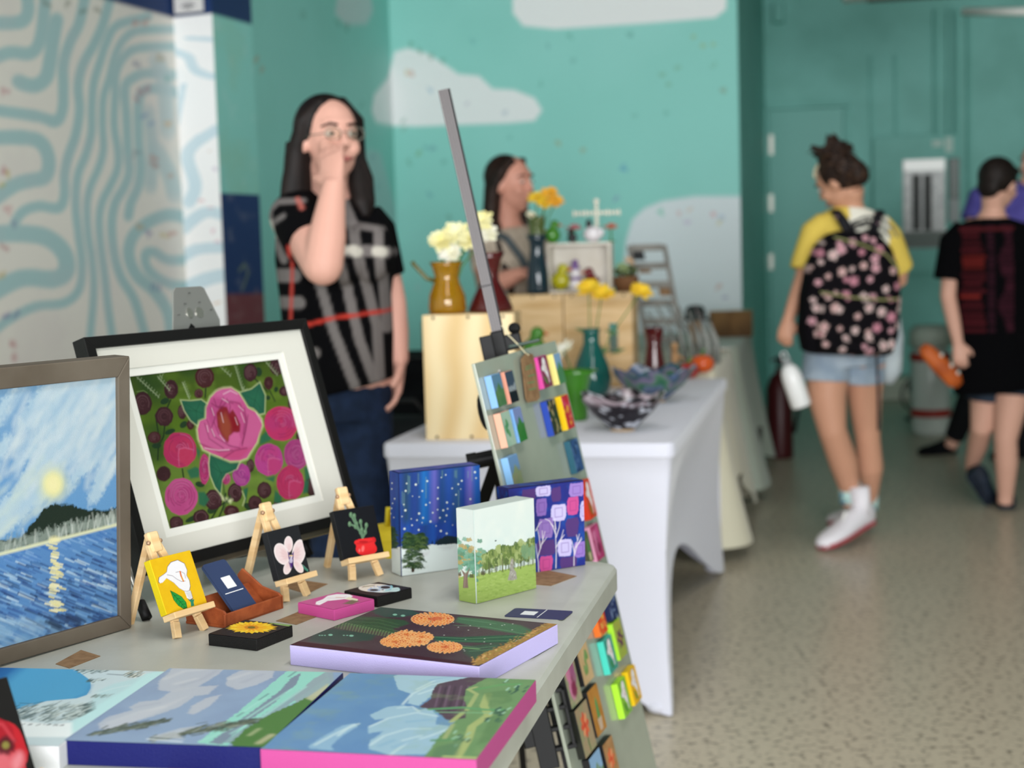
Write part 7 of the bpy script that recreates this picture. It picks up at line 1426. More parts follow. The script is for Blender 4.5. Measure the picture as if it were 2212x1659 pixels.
def hand(mb, w, d, pn, th, curl=.5, s=1.0, spread=.03):
    """w wrist, d finger direction, pn side towards which fingers curl, th thumb side"""
    d = nrm(d); pn = nrm(np.array(pn)-d*(np.array(pn)@d)); th = nrm(np.array(th)-d*(np.array(th)@d)-pn*(np.array(th)@pn)); w = np.array(w)
    mb.tube([w-d*.02*s, w+d*.02*s, w+d*.055*s, w+d*.088*s], [.026*s, .034*s, .041*s, .038*s], 14, ry=[.021*s, .019*s, .016*s, .012*s], side=th)
    for i, (L, r_) in enumerate(((.070, .0088), (.078, .0090), (.073, .0086), (.057, .0078))):
        p = w+d*(.078-.004*abs(i-1))*s+th*(.031-.0205*i)*s; a_ = curl*.45; pts = [p]; dd = nrm(d+th*(1.5-i)*spread)
        for k, q in enumerate((.45, .32, .23)):
            v = dd*math.cos(a_)+pn*math.sin(a_); p = p+v*L*q*s*1.05; pts.append(p); a_ += curl*.75
        mb.tube(pts, [r_*s*1.08, r_*s, r_*.92*s, r_*.74*s], 10)
    t0 = w+d*.020*s+th*.028*s; t1 = t0+nrm(d*.6+th*.75+pn*.25)*.038*s; t2 = t1+nrm(d*.85+th*.25+pn*.45)*.032*s
    mb.tube([t0-d*.008*s, t1, t2], [.015*s, .0115*s, .0085*s], 10)
def Q(px_, py_, Y): return D(px_, py_, Y)
def shoe(t, heel, toe, m_, h_=.08, sole=None, w_=.045, hi=0, nm='shoe', up_=(0, 0, 1)):
    """shoe from heel to toe points (sole level)"""
    heel = np.array(heel, float); toe = np.array(toe, float); d = nrm(toe-heel); L = np.linalg.norm(toe-heel); s_ = np.cross(up_, d); s_ = nrm(s_); v = np.cross(d, s_)
    secs = [(0, .030, h_*.92), (.08, w_*.80, h_), (.28, w_*.82, h_*.98), (.45, w_*.95, h_*.78), (.65, w_*1.08, h_*.60), (.85, w_*1.0, h_*.50), (.97, w_*.62, h_*.38), (1.0, w_*.3, h_*.28)]
    vs = []; n_ = 14
    for t_, ww, hh in secs:
        for k in range(n_):
            a_ = 2*math.pi*k/n_; x = ww*math.cos(a_); z_ = hh*.5+hh*.5*math.sin(a_)
            if math.sin(a_) < -.3: z_ = hh*.06; x *= 1.05
            vs.append(heel+d*L*t_+s_*x+v*(z_+.006))
    mb = MB().add(vs, [(i*n_+k, i*n_+(k+1) % n_, (i+1)*n_+(k+1) % n_, (i+1)*n_+k) for i in range(len(secs)-1) for k in range(n_)]+[tuple(range(n_-1, -1, -1)), tuple((len(secs)-1)*n_+k for k in range(n_))])
    if hi: mb.tube([heel+d*.055+v*h_*.5, heel+d*.045+v*(h_+hi)], [.042, .045], 14, ry=[.038, .036])
    o_ = mb.build(nm, m_, t, smooth=True)
    pts = []
    for t_, ww in [(0, .55), (.06, .8), (.3, .86), (.65, 1.1), (.88, 1.0), (1.0, .4)]: pts.append(heel+d*L*t_+s_*w_*ww)
    pts = pts+[2*(heel+d*((p-heel)@d))-p+0*d for p in reversed(pts)]
    MB().prism(pts, v*.018).build('sole', sole or m_, o_, bevel=.002); return o_

# ---- woman in the plaid blouse, standing behind the rose print
Y1 = 4.35; sk1 = skin('fair_skin', '#d9a595')
g0 = Q(745, 1496, Y1); g0[2] = 0; w1 = thing('person', 'woman in black and grey plaid blouse with glasses, one hand raised to her face', 'person', loc=g0)
mb = MB(); hc = Q(712, 303, Y1); l, f, u = head(mb, hc, (.50, -.86, .02), (0, 0, 1), 1.06)
mb.tube([hc-u*.06-f*.01, hc-u*.13-f*.015, Q(722, 450, Y1+.04)], [.058, .054, .075], 16)
mb.tube([Q(724, 425, Y1+.05), Q(720, 470, Y1+.05), Q(722, 560, Y1+.04), Q(722, 650, Y1+.04), Q(728, 740, Y1+.05), Q(738, 830, Y1+.06), Q(742, 880, Y1+.06)], [.06, .150, .155, .145, .150, .160, .12], 22, ry=[.05, .095, .12, .12, .125, .13, .10], side=(.93, .25, 0))
# raised arm
sh_ = Q(640, 465, Y1-.02); el_ = Q(698, 577, Y1-.24); wr_ = Q(722, 392, Y1-.19)
mb.tube([sh_, (sh_+el_)/2, el_], [.062, .060, .054], 14).ball(el_, (.052, .052, .050), 12, 9).tube([el_, el_*.65+wr_*.35, el_*.3+wr_*.7, wr_], [.054, .052, .040, .030], 14)
hd = nrm(Q(712, 320, Y1-.125)-wr_); hand(mb, wr_, hd, (.25, .95, .1), (-.95, .1, .1), .38, 1.0, .02)
sh2 = Q(803, 500, Y1+.12); el2 = Q(846, 655, Y1+.12); wr2 = Q(862, 785, Y1+.05)
mb.tube([sh2, (sh2+el2)/2, el2, el2*.5+wr2*.5, wr2], [.058, .052, .044, .040, .028], 14); hand(mb, wr2, (-.08, -.12, -1), (-1, -.2, 0), (0, -1, 0), .55, 1.0)
for kx, hx_ in ((718, 712), (782, 772)):
    mb.tube([Q(hx_, 850, Y1+.06), Q(kx+6, 1130, Y1+.04), Q(kx+14, 1400, Y1+.07), Q(kx+14, 1462, Y1+.07)], [.088, .062, .045, .040], 14)
mb.build('body', sk1, w1, remesh=.0065, sm_it=3)
face_parts(w1, hc, l, f, u, 1.06)
def pat_plaid(p):
    x = 1106+p[:, 0]/Y1*3323; y = 528-(p[:, 2]-1.27)*3323/Y1; c = np.tile(np.array(lin('#08080a')), (len(p), 1))
    def st(pts, w_, col, al=1.0):
        nonlocal c
        d = np.full(len(p), 1e9)
        for (ax, ay), (bx, by) in zip(pts[:-1], pts[1:]):
            ex_, ey_ = bx-ax, by-ay; L = ex_*ex_+ey_*ey_; t = np.clip(((x-ax)*ex_+(y-ay)*ey_)/L, 0, 1); d = np.minimum(d, np.hypot(x-ax-t*ex_, y-ay-t*ey_))
        m = np.clip((w_/2-d)/3+.5, 0, 1)[:, None]*al; c = c*(1-m)+np.array(lin(col))*m
    g_ = '#777170'
    for pts in ([(690, 540), (708, 598), (731, 693), (776, 830)], [(735, 430), (753, 525), (767, 625), (785, 720), (825, 850)], [(760, 430), (785, 489), (803, 602), (821, 693), (824, 850)], [(835, 490), (837, 602), (840, 700)], [(600, 440), (606, 500), (630, 545)]): st(pts, 20, g_, .9)
    for pts, w_ in (([(585, 580), (655, 580)], 28), ([(588, 638), (662, 638)], 26), ([(735, 528), (850, 536)], 24), ([(735, 468), (830, 486)], 15), ([(598, 446), (625, 424), (680, 424)], 13), ([(600, 475), (640, 455)], 12), ([(590, 740), (690, 745)], 24)): st(pts, w_, g_, .85)
    for pts in ([(745, 528), (765, 530)], [(785, 530), (792, 534)], [(832, 534), (842, 536)], [(600, 470), (604, 490)]): st(pts, 22, '#cfcabf', .8)
    st([(655, 690), (731, 672), (860, 660)], 8, '#b8392f', .95); st([(636, 700), (648, 580), (652, 520)], 8, '#b8453c', .8); st([(668, 420), (680, 440)], 10, '#c06a60', .8); return c
mb = MB()
mb.tube([Q(724, 420, Y1+.05), Q(718, 450, Y1+.05), Q(720, 490, Y1+.045), Q(725, 560, Y1+.035), Q(725, 640, Y1+.035), Q(732, 730, Y1+.04), Q(742, 800, Y1+.05), Q(752, 838, Y1+.05)], [.085, .145, .164, .172, .160, .158, .150, .140], 26, ry=[.07, .10, .12, .145, .135, .14, .145, .14], side=(.93, .25, 0))
mb.ball(Q(795, 545, Y1-.06), (.075, .07, .085), 14, 10).ball(Q(735, 550, Y1-.10), (.075, .07, .085), 14, 10)
mb.tube([Q(655, 440, Y1+.02), sh_, sh_*.45+el_*.55], [.062, .078, .075], 16).tube([Q(785, 470, Y1+.1), sh2, sh2*.35+el2*.65], [.06, .072, .062], 16)
o_ = mb.build('blouse', CLOTH, w1, remesh=.0065, sm_it=3); vcol(o_, pat_plaid)
mb = MB(); mb.tube([Q(738, 770, Y1+.06), Q(738, 840, Y1+.06), Q(742, 905, Y1+.06)], [.135, .158, .14], 20, ry=[.12, .13, .12], side=(.93, .25, 0))
for kx, hx_ in ((716, 708), (786, 778)): mb.tube([Q(hx_, 850, Y1+.06), Q(kx, 1000, Y1+.05), Q(kx+6, 1130, Y1+.04), Q(kx+14, 1440, Y1+.07)], [.094, .088, .072, .060], 16)
mb.build('jeans', mat('dark_denim', '#1b2a45', rough=.9, noise=('#152238', 30, 4, .4, .6), bump=.3, bscale=600), w1, remesh=.008, sm_it=3)
for kx in (730, 800):
    h_ = Q(kx, 1490, Y1+.12); h_[2] = 0.002; tt_ = h_+np.array([.12, -.20, 0]); shoe(w1, h_, tt_, blkf)
# hair
hair1 = mat('dark_brown_hair', '#1b1210', rough=.55, noise=('#100a09', 60, 4, .4, .6, (1, 1, .15)), bump=.4, bscale=300)
mb = MB(); s_ = 1.06; mb.ball(hc+u*.034-f*.028, (.085*s_, .094*s_, .094*s_), 20, 14, ax=(l, f, u)).ball(hc-f*.05-u*.04, (.076, .06, .10), 16, 10, ax=(l, f, u))
def lock(pts, rad, ry): mb.tube(pts, rad, 12, ry=ry, side=l)
lock([hc+u*.10+f*.02+l*.02, hc+u*.05+l*.078+f*.01, hc-u*.03+l*.086-f*.02, hc-u*.14+l*.090-f*.03, hc-u*.24+l*.092-f*.03, hc-u*.30+l*.10-f*.03], [.030, .028, .032, .040, .045, .02], [.022, .018, .022, .028, .026, .012])
lock([hc+u*.10+f*.02-l*.02, hc+u*.05-l*.078+f*.012, hc-u*.03-l*.088-f*.02, hc-u*.12-l*.094-f*.03, hc-u*.22-l*.10-f*.035, hc-u*.28-l*.11-f*.03], [.030, .028, .034, .046, .052, .024], [.022, .018, .024, .03, .028, .012])
for q, (x0, x1) in enumerate(((-.05, -.06), (0, 0), (.05, .06))): lock([hc-f*.08+l*x0, hc-f*.085-u*.12+l*x1, hc-f*.07-u*.26+l*x1*1.3, hc-f*.065-u*.33+l*x1*1.4], [.05, .055, .05, .02], [.03, .03, .026, .012])
mb.tube([Q(765, 330, Y1+.05), Q(778, 385, Y1+.02), Q(786, 440, Y1-.02), Q(790, 470, Y1-.03)], [.03, .042, .036, .012], 12, ry=[.02, .025, .02, .01])
mb.build('hair', hair1, w1, remesh=.007, sm_it=2)
gl = mat('glasses_metal', '#8c8f86', rough=.25, metal=.7)
mb = MB()
for q in (-1, 1):
    cc_ = hc+l*q*.033*s_+f*.100*s_+u*.008*s_; mb.tube([cc_+l*.024*math.cos(t)+u*.017*math.sin(t) for t in np.linspace(0, 2*math.pi, 17)], .0014, 6)
    mb.tube([cc_+l*q*.024, hc+l*q*.076*s_+f*.06*s_+u*.008, hc+l*q*.080*s_+u*.004-f*.005], .0014, 6)
mb.tube([hc+l*-.009+f*.106*s_+u*.012, hc+l*.009+f*.106*s_+u*.012], .0014, 6); go = mb.build('glasses_frame', gl, w1)
for q in (-1, 1): cc_ = hc+l*q*.033*s_+f*.1005*s_+u*.008*s_; MB().prism([cc_+l*.0235*math.cos(t)+u*.0165*math.sin(t) for t in np.linspace(0, 2*math.pi, 17)[:-1]], f*.0012).build('lens', mat('lens_glass', '#f4faf6', rough=.0, trans=1.0, ior=1.03, spec=.2), go)

# ---- second woman behind the crates
Yb = 6.12; sk2 = skin('rosy_skin', '#c98f7c'); g0 = Q(1112, 1200, Yb); g0[2] = 0; w2 = thing('person', 'smiling woman with long brown hair in a beige top behind the pine crates', 'person', loc=g0)
mb = MB(); hc = Q(1104, 398, Yb); l, f, u = head(mb, hc, (.80, -.60, -.03), (-.04, 0, 1), .98)
mb.tube([hc-u*.06-f*.01, hc-u*.13-f*.02, Q(1098, 505, Yb+.03)], [.052, .050, .07], 16)
mb.tube([Q(1098, 485, Yb+.03), Q(1100, 515, Yb+.03), Q(1105, 580, Yb+.03), Q(1108, 650, Yb+.03), Q(1112, 720, Yb+.03), Q(1114, 780, Yb+.03)], [.06, .165, .15, .13, .15, .15], 20, ry=[.05, .085, .10, .095, .105, .10], side=(.9, .43, 0))
s1, e1, wri = Q(1042, 530, Yb-.02), Q(1058, 618, Yb-.16), Q(1128, 590, Yb-.28); mb.tube([s1, (s1+e1)/2, e1], [.05, .045, .040], 12).tube([e1, (e1+wri)/2, wri], [.042, .038, .026], 12); hand(mb, wri, (1, -.2, .15), (0, .3, -1), (.1, -.5, 1), .6, .95)
s2, e2, wr3 = Q(1168, 520, Yb+.08), Q(1185, 600, Yb-.02), Q(1172, 640, Yb-.22); mb.tube([s2, (s2+e2)/2, e2], [.05, .045, .04], 12).tube([e2, wr3], [.04, .027], 12); hand(mb, wr3, (-.3, -.9, -.2), (0, 0, -1), (-1, .3, 0), .6, .95)
for dx in (-.085, .085): b0_ = np.array([g0[0]+dx, Yb+.04, 0]); mb.tube([b0_+tz*.80, b0_+tz*.47, b0_+tz*.09, b0_+tz*.05], [.085, .058, .04, .038], 12)
mb.build('body', sk2, w2, remesh=.008, sm_it=3); face_parts(w2, hc, l, f, u, .98, lips='#b06a62')
mb = MB(); mb.tube([Q(1098, 492, Yb+.03), Q(1100, 508, Yb+.03), Q(1104, 560, Yb+.02), Q(1108, 640, Yb+.03), Q(1112, 720, Yb+.03), Q(1112, 745, Yb+.03)], [.085, .172, .165, .145, .165, .165], 22, ry=[.07, .095, .125, .11, .12, .12], side=(.9, .43, 0))
mb.tube([Q(1060, 515, Yb), s1, s1*.4+e1*.6], [.05, .062, .06], 14).tube([Q(1150, 510, Yb+.06), s2, s2*.4+e2*.6], [.05, .062, .06], 14)
mb.build('beige_top', mat('beige_knit', '#b8aa9a', rough=.95, noise=('#a89a8a', 60, 3, .4, .6)), w2, remesh=.008, sm_it=3)
mb = MB(); mb.tube([np.array([g0[0], Yb+.03, .90]), np.array([g0[0], Yb+.03, .76])], [.155, .16], 18, ry=[.12, .12], side=(1, 0, 0))
for dx in (-.085, .085): b0_ = np.array([g0[0]+dx, Yb+.04, 0]); mb.tube([b0_+tz*.80, b0_+tz*.47, b0_+tz*.06], [.095, .07, .06], 14)
mb.build('trousers', mat('black_trousers', '#0c0d10', rough=.95, noise=('#08090b', 20, 3, .4, .6)), w2, remesh=.01, sm_it=2)
for dx in (-.085, .085): h_ = np.array([g0[0]+dx-.02, Yb+.09, .002]); shoe(w2, h_, h_+np.array([.12, -.2, 0]), blkf)
MB().tube([Q(1062, 500, Yb-.05), Q(1095, 515, Yb-.125), Q(1125, 555, Yb-.145), Q(1155, 610, Yb-.125), Q(1165, 640, Yb-.10)], .014, 8, ry=.003, side=(.6, 0, .6)).build('bag_strap', mat('grey_strap', '#4a5256', rough=.8), w2)
mb = MB(); mb.ball(hc+u*.032-f*.030, (.080, .090, .088), 18, 12, ax=(l, f, u)).ball(hc-f*.055-u*.05, (.07, .055, .10), 14, 10, ax=(l, f, u))
lock([hc+u*.09+f*.03-l*.02, hc+u*.05-l*.07+f*.01, hc-u*.03-l*.072-f*.03, hc-u*.14-l*.075-f*.04, hc-u*.26-l*.09+f*.02, hc-u*.38-l*.10+f*.06, hc-u*.44-l*.10+f*.07], [.03, .024, .03, .036, .036, .028, .01], [.02, .016, .022, .024, .022, .016, .008])
lock([hc+u*.09+f*.03+l*.02, hc+u*.05+l*.07, hc-u*.05+l*.075-f*.02, hc-u*.18+l*.07+f*.03, hc-u*.30+l*.05+f*.08, hc-u*.38+l*.05+f*.09], [.03, .024, .03, .034, .032, .012], [.02, .016, .022, .024, .02, .008])
lock([hc-f*.08, hc-f*.09-u*.15, hc-f*.085-u*.30], [.06, .07, .03], [.03, .03, .015]); mb.build('hair', mat('brown_hair', '#2c1d16', rough=.55, noise=('#1c120e', 60, 4, .4, .6, (1, 1, .15))), w2, remesh=.008, sm_it=2)

# ---- girl with the flowered backpack
Yg = 6.25; sk3 = skin('tan_skin', '#c9957a'); g0 = Q(1840, 1180, Yg); g0[2] = 0; w3 = thing('person', 'girl seen from behind in yellow and white top, denim shorts and white high-top shoes', 'person', loc=g0)
mb = MB(); hc = Q(1812, 392, Yg+.02); l, f, u = head(mb, hc, (-.66, .50, -.48), (-.35, .1, .93), .97)
mb.tube([hc-u*.05-f*.03, Q(1838, 440, Yg+.02), Q(1842, 475, Yg+.02)], [.052, .048, .07], 14)
mb.tube([Q(1842, 450, Yg+.02), Q(1840, 485, Yg+.02), Q(1838, 560, Yg+.02), Q(1830, 640, Yg+.02), Q(1822, 730, Yg+.02), Q(1822, 790, Yg+.02)], [.05, .145, .135, .115, .14, .13], 20, ry=[.05, .08, .095, .085, .10, .10], side=(1, 0, 0))
s1, e1, wri = Q(1762, 500, Yg), Q(1735, 600, Yg-.02), Q(1702, 692, Yg-.06); mb.tube([s1, (s1+e1)/2, e1, (e1+wri)/2, wri], [.046, .042, .036, .032, .024], 12); hand(mb, wri, (-.22, -.1, -1), (.4, 1, 0), (.4, -1, 0), 1.15, .88)
s2, e2, wr3 = Q(1916, 510, Yg+.03), Q(1945, 600, Yg+.10), Q(1900, 640, Yg+.26); mb.tube([s2, (s2+e2)/2, e2], [.045, .042, .036], 12).tube([e2, wr3], [.036, .024], 12); hand(mb, wr3, (-.8, .5, .2), (-.2, .9, 0), (0, .2, 1), .9, .85)
mb.tube([Q(1788, 780, Yg), Q(1786, 860, Yg-.01), Q(1798, 930, Yg-.02), Q(1822, 1000, Yg+.04), Q(1836, 1060, Yg+.08), Q(1838, 1095, Yg+.08)], [.092, .078, .058, .060, .042, .036], 16)
mb.tube([Q(1866, 780, Yg+.03), Q(1868, 860, Yg+.06), Q(1874, 945, Yg+.08), Q(1880, 1010, Yg+.12), Q(1878, 1070, Yg+.18), Q(1876, 1105, Yg+.2)], [.088, .070, .052, .054, .036, .032], 16)
mb.build('body', sk3, w3, remesh=.0075, sm_it=3); face_parts(w3, hc, l, f, u, .97)
mb = MB(); mb.ball(hc+u*.028-f*.025, (.083, .092, .090), 18, 12, ax=(l, f, u)).ball(hc+u*.105-f*.04, (.07, .07, .05), 14, 9, ax=(l, f, u)).ball(hc-f*.085-u*.01, (.055, .045, .06), 12, 8, ax=(l, f, u))
rn = random.Random(6)
for _ in range(26): d = nrm((rn.gauss(0, 1), rn.gauss(0, 1), rn.gauss(.9, .8))); p0 = hc+u*.06-f*.03+d*.06; mb.tube([p0, p0+d*.045+np.array([rn.gauss(0, .02), 0, rn.gauss(0, .02)]), p0+d*.06+np.array([rn.gauss(0, .03), 0, -.02])], [.016, .013, .003], 6)
mb.build('hair', mat('curly_brown_hair', '#221611', rough=.6, noise=('#4a3426', 50, 4, .5, .7)), w3, remesh=.007, sm_it=1)
hb = [hc+f*.045+u*.055+l*(.088*math.cos(t))+(-f*.02+u*.045)*math.sin(t) for t in np.linspace(.0, math.pi, 13)]; MB().tube(hb, .009, 8, ry=.005, side=(0, 0, 1)).build('headband', mat('cream_headband', '#cfc3a4', rough=.7), w3, smooth=True)
def pat_top(p):
    x = 1106+p[:, 0]/Yg*3323; y = 510-(p[:, 2]-1.27)*3323/Yg; c = np.tile(np.array(lin('#dcc05a')), (len(p), 1)); m = ((x > 1838+(y-440)*-.12) & (x < 1925))[:, None]; c = np.where(m, np.array(lin('#e6e2d4')), c)
    r_ = np.hypot(x-1878, (y-545))
    for q in (42, 56, 70): m = ((np.abs(r_-q) < 3.2) & (y < 520))[:, None]; c = np.where(m, np.array(lin('#5a5a58')), c)
    return c
mb = MB(); mb.tube([Q(1842, 448, Yg+.02), Q(1840, 468, Yg+.02), Q(1838, 520, Yg+.02), Q(1836, 600, Yg+.02), Q(1828, 680, Yg+.02), Q(1826, 740, Yg+.02)], [.068, .140, .150, .140, .140, .150], 22, ry=[.06, .085, .11, .105, .11, .12], side=(1, 0, 0))
mb.tube([Q(1785, 480, Yg), s1, s1*.35+e1*.65, s1*.15+e1*.85], [.05, .060, .066, .064], 14).tube([Q(1895, 480, Yg+.02), s2, s2*.2+e2*.8], [.05, .060, .066], 14)
o_ = mb.build('top', CLOTH, w3, remesh=.0075, sm_it=3); vcol(o_, pat_top)
MB().tube([Q(1925, 660, Yg+.08), Q(1928, 730, Yg+.10), Q(1922, 800, Yg+.10), Q(1916, 828, Yg+.10)], [.03, .045, .050, .025], 14, ry=[.04, .05, .05, .03]).build('tied_shirt', mat('pale_grey_cloth', '#b9c2c6', rough=.9, noise=('#a8b2b8', 14, 3, .4, .6)), w3, smooth=True)
mb = MB(); mb.tube([Q(1822, 700, Yg+.02), Q(1820, 745, Yg+.02), Q(1822, 790, Yg+.02)], [.135, .158, .150], 20, ry=[.11, .125, .12], side=(1, 0, 0)).tube([Q(1786, 760, Yg), Q(1783, 822, Yg-.005)], [.094, .100], 18).tube([Q(1864, 760, Yg+.03), Q(1864, 826, Yg+.04)], [.090, .088], 18)
mb.build('denim_shorts', mat('light_denim', '#8f9fb0', rough=.95, noise=('#a9b6c2', 9, 4, .45, .65), bump=.3, bscale=500), w3, remesh=.0075, sm_it=2)
ws = mat('white_canvas_shoe', '#eeeaf0', rough=.7, bump=.2, bscale=400); rsole = mat('pink_red_sole', '#a8424c', rough=.6); mint = mat('mint_sock', '#bfe0dc', rough=.9, noise=('#4f8fb0', 26, 1, .6, .7))
MB().tube([Q(1834, 1040, Yg+.08), Q(1838, 1085, Yg+.08)], [.046, .048], 14).build('sock', mint, w3, smooth=True); MB().tube([Q(1878, 1058, Yg+.18), Q(1877, 1098, Yg+.2)], [.038, .040], 14).build('sock', mint, w3, smooth=True)
toe = Q(1772, 1186, 6.12); toe[2] = .006; heel = np.array(Q(1882, 1150, 6.33)); heel[2] = .075; so = shoe(w3, heel, toe, ws, .095, rsole, .048, .075); MB().tube([toe*.45+heel*.55+tz*.09, toe*.5+heel*.5+tz*.10+np.array([-.01, -.03, 0]), toe*.55+heel*.45+tz*.075+np.array([-.01, -.03, 0])], .007, 6).build('laces', mat('white_lace', '#f4f2f0', rough=.8), so)
heel = np.array(Q(1886, 1125, 6.52)); heel[2] = .045; shoe(w3, heel, heel+np.array([-.16, .14, -.04]), ws, .09, rsole, .045, .06)
# backpack
bp_ = thing('backpack', 'black backpack with pink and white blossoms on the girl in yellow', 'backpack', loc=Q(1838, 620, Yg-.16))
mb = MB(); ctr = Q(1836, 632, Yg-.17)
lx = nrm(np.array([1, .12, -.10])); lz = nrm(np.array([.07, 0, 1])); lx = nrm(lx-lz*(lx@lz)); ly = np.cross(lz, lx); vs = []; secs = [(-.245, .150, .06), (-.235, .180, .085), (-.16, .198, .10), (-.02, .198, .10), (.10, .182, .092), (.18, .150, .080), (.225, .105, .060), (.24, .06, .035)]; n_ = 32
for z_, a_, b2 in secs:
    for k in range(n_):
        t = 2*math.pi*k/n_; ct, st_ = math.cos(t), math.sin(t); vs.append(ctr+lz*z_+lx*a_*np.sign(ct)*abs(ct)**.55+ly*b2*np.sign(st_)*abs(st_)**.6)
mb.add(vs, [(i*n_+k, i*n_+(k+1) % n_, (i+1)*n_+(k+1) % n_, (i+1)*n_+k) for i in range(len(secs)-1) for k in range(n_)]+[tuple(range(n_-1, -1, -1)), tuple((len(secs)-1)*n_+k for k in range(n_))])
mb.tube([ctr+lz*-.20+lx*-.14-ly*.085, ctr+lz*-.21-ly*.115, ctr+lz*-.20+lx*.14-ly*.085], [.05, .07, .05], 16, ry=[.03, .035, .03]).box(ctr+lz*-.11-ly*.10, lx, ly, lz, .30, .05, .19)
rn = random.Random(15); fl_ = []
for i in range(9):
    for j in range(8):
        fl_.append((-.19+.38*(j+.5*(i % 2))/7.3+rn.uniform(-.022, .022), -.24+.47*i/8.4+rn.uniform(-.022, .022), rn.uniform(.011, .022), rn.random()))
def pat_bp(p):
    q = p-ctr; X = q@lx; Z = q@lz; c = np.tile(np.array(lin('#0d0b0f')), (len(p), 1))
    for fx, fz, r_, k in fl_:
        th = np.arctan2(Z-fz, X-fx); rr = np.hypot(X-fx, Z-fz); lim = r_*(.62+.38*np.abs(np.cos(th*2.5+k*6))); m = np.clip((lim-rr)/.004+.5, 0, 1)[:, None]
        col = np.array(lin(('#c69aa2', '#cdb6b2', '#b8808e', '#c9a8a4')[int(k*4)])); c = c*(1-m)+col*m; m2 = np.clip((r_*.28-rr)/.003+.5, 0, 1)[:, None]; c = c*(1-m2)+np.array(lin('#a8586a'))*m2
    return c
o_ = mb.build('bag_body', mat('flowered_fabric', rough=.9, attr=True, spec=.1), bp_, remesh=.006, sm_it=4); vcol(o_, pat_bp)
oz = mat('olive_zip', '#8a8a5c', rough=.6)
MB().tube([ctr+lx*-.16+lz*.0-ly*.118, ctr+lx*-.05-lz*.015-ly*.142, ctr+lx*.08-lz*.02-ly*.142, ctr+lx*.15-lz*.015-ly*.125], .005, 8, ry=.004).build('front_zip', oz, bp_); MB().tube([ctr+lx*-.10+lz*.215-ly*.06, ctr+lz*.19-ly*.10, ctr+lx*.10+lz*.155-ly*.105, ctr+lx*.16+lz*.10-ly*.09], .005, 8, ry=.004).build('top_zip', oz, bp_)
stp = mat('black_strap', '#15141a', rough=.7, noise=('#8a6a74', 30, 2, .66, .7))
MB().tube([Q(1858, 545, Yg-.12), Q(1822, 478, Yg-.11), Q(1806, 455, Yg-.06), Q(1795, 470, Yg+.10)], [.022]*4, 10, ry=[.006]*4, side=(1, 0, 0)).build('shoulder_strap', stp, bp_, smooth=True)
MB().tube([Q(1868, 540, Yg-.13), Q(1890, 490, Yg-.11), Q(1900, 456, Yg-.04), Q(1905, 475, Yg+.10)], [.018]*4, 10, ry=[.006]*4, side=(1, 0, 0)).build('shoulder_strap', stp, bp_, smooth=True)
MB().tube([Q(1838, 520, Yg-.15), Q(1845, 486, Yg-.17), Q(1876, 478, Yg-.17), Q(1900, 510, Yg-.15)], .007, 8).build('grab_handle', stp, bp_, smooth=True)
MB().tube([Q(1893, 745, Yg-.20), Q(1897, 840, Yg-.17), Q(1898, 930, Yg-.15)], .006, 8, ry=.003, side=(1, 0, 0)).build('loose_strap', stp, bp_)
# bottle in her hand
b0_, b1_ = Q(1702, 790, Yg-.12), Q(1732, 878, Yg-.12); bd = nrm(b1_-b0_); bt_ = thing('water_bottle', 'white water bottle hanging from the hand of the girl', 'bottle', loc=b1_)
L = np.linalg.norm(b1_-b0_); MB().tube([b0_-bd*.004, b0_+bd*.004, b0_+bd*.02, b0_+bd*.05, b1_-bd*.006, b1_], [.018, .026, .036, .041, .041, .036], 22).build('bottle_body', mat('white_enamel', '#f1f1f0', rough=.3, coat=.3), bt_, smooth=True)
MB().tube([b0_-bd*.03, b0_-bd*.004], [.018, .020], 16).build('cap', mat('grey_cap', '#8f9494', rough=.4), bt_, smooth=False); MB().tube([b0_-bd*.02+np.array([-.014, 0, 0]), b0_-bd*.055+np.array([-.010, 0, 0]), b0_-bd*.06+np.array([.008, 0, 0]), b0_-bd*.02+np.array([.014, 0, 0])], .004, 8).build('carry_loop', mat('pale_loop', '#cfd2d2', rough=.4), bt_, smooth=True)

# ---- boy in the black T-shirt
Yk = 6.85; sk4 = skin('pale_peach_skin', '#d0a08c'); g0 = Q(2165, 1108, Yk); g0[2] = 0; w4 = thing('person', 'boy seen from behind in black T-shirt with red print, dark shorts and dark sneakers', 'person', loc=g0)
mb = MB(); hc = Q(2158, 398, Yk); l, f, u = head(mb, hc, (.72, .60, -.22), (.12, 0, .99), .97)
mb.tube([hc-u*.05-f*.03, Q(2145, 450, Yk), Q(2142, 480, Yk)], [.052, .050, .07], 14)
mb.tube([Q(2142, 462, Yk), Q(2142, 498, Yk), Q(2140, 580, Yk), Q(2142, 680, Yk), Q(2150, 770, Yk), Q(2155, 830, Yk)], [.05, .165, .145, .13, .145, .13], 20, ry=[.05, .085, .10, .09, .10, .10], side=(1, 0, 0))
s1, e1, wri = Q(2062, 520, Yk), Q(2048, 640, Yk-.01), Q(2070, 745, Yk-.10); mb.tube([s1, (s1+e1)/2, e1, (e1+wri)/2, wri], [.046, .042, .037, .033, .024], 12); hand(mb, wri, (.12, -.1, -1), (.2, 1, 0), (-.1, -1, 0), 1.1, .88)
s2, e2, wr3 = Q(2222, 520, Yk), Q(2248, 640, Yk), Q(2250, 740, Yk-.08); mb.tube([s2, (s2+e2)/2, e2, wr3], [.046, .042, .037, .024], 12); hand(mb, wr3, (0, -.1, -1), (-1, .2, 0), (0, -1, 0), .6, .88)
mb.tube([Q(2184, 820, Yk-.02), Q(2182, 880, Yk-.02), Q(2172, 950, Yk-.02), Q(2174, 1000, Yk), Q(2172, 1070, Yk+.03), Q(2170, 1090, Yk+.03)], [.085, .072, .052, .052, .036, .034], 14)
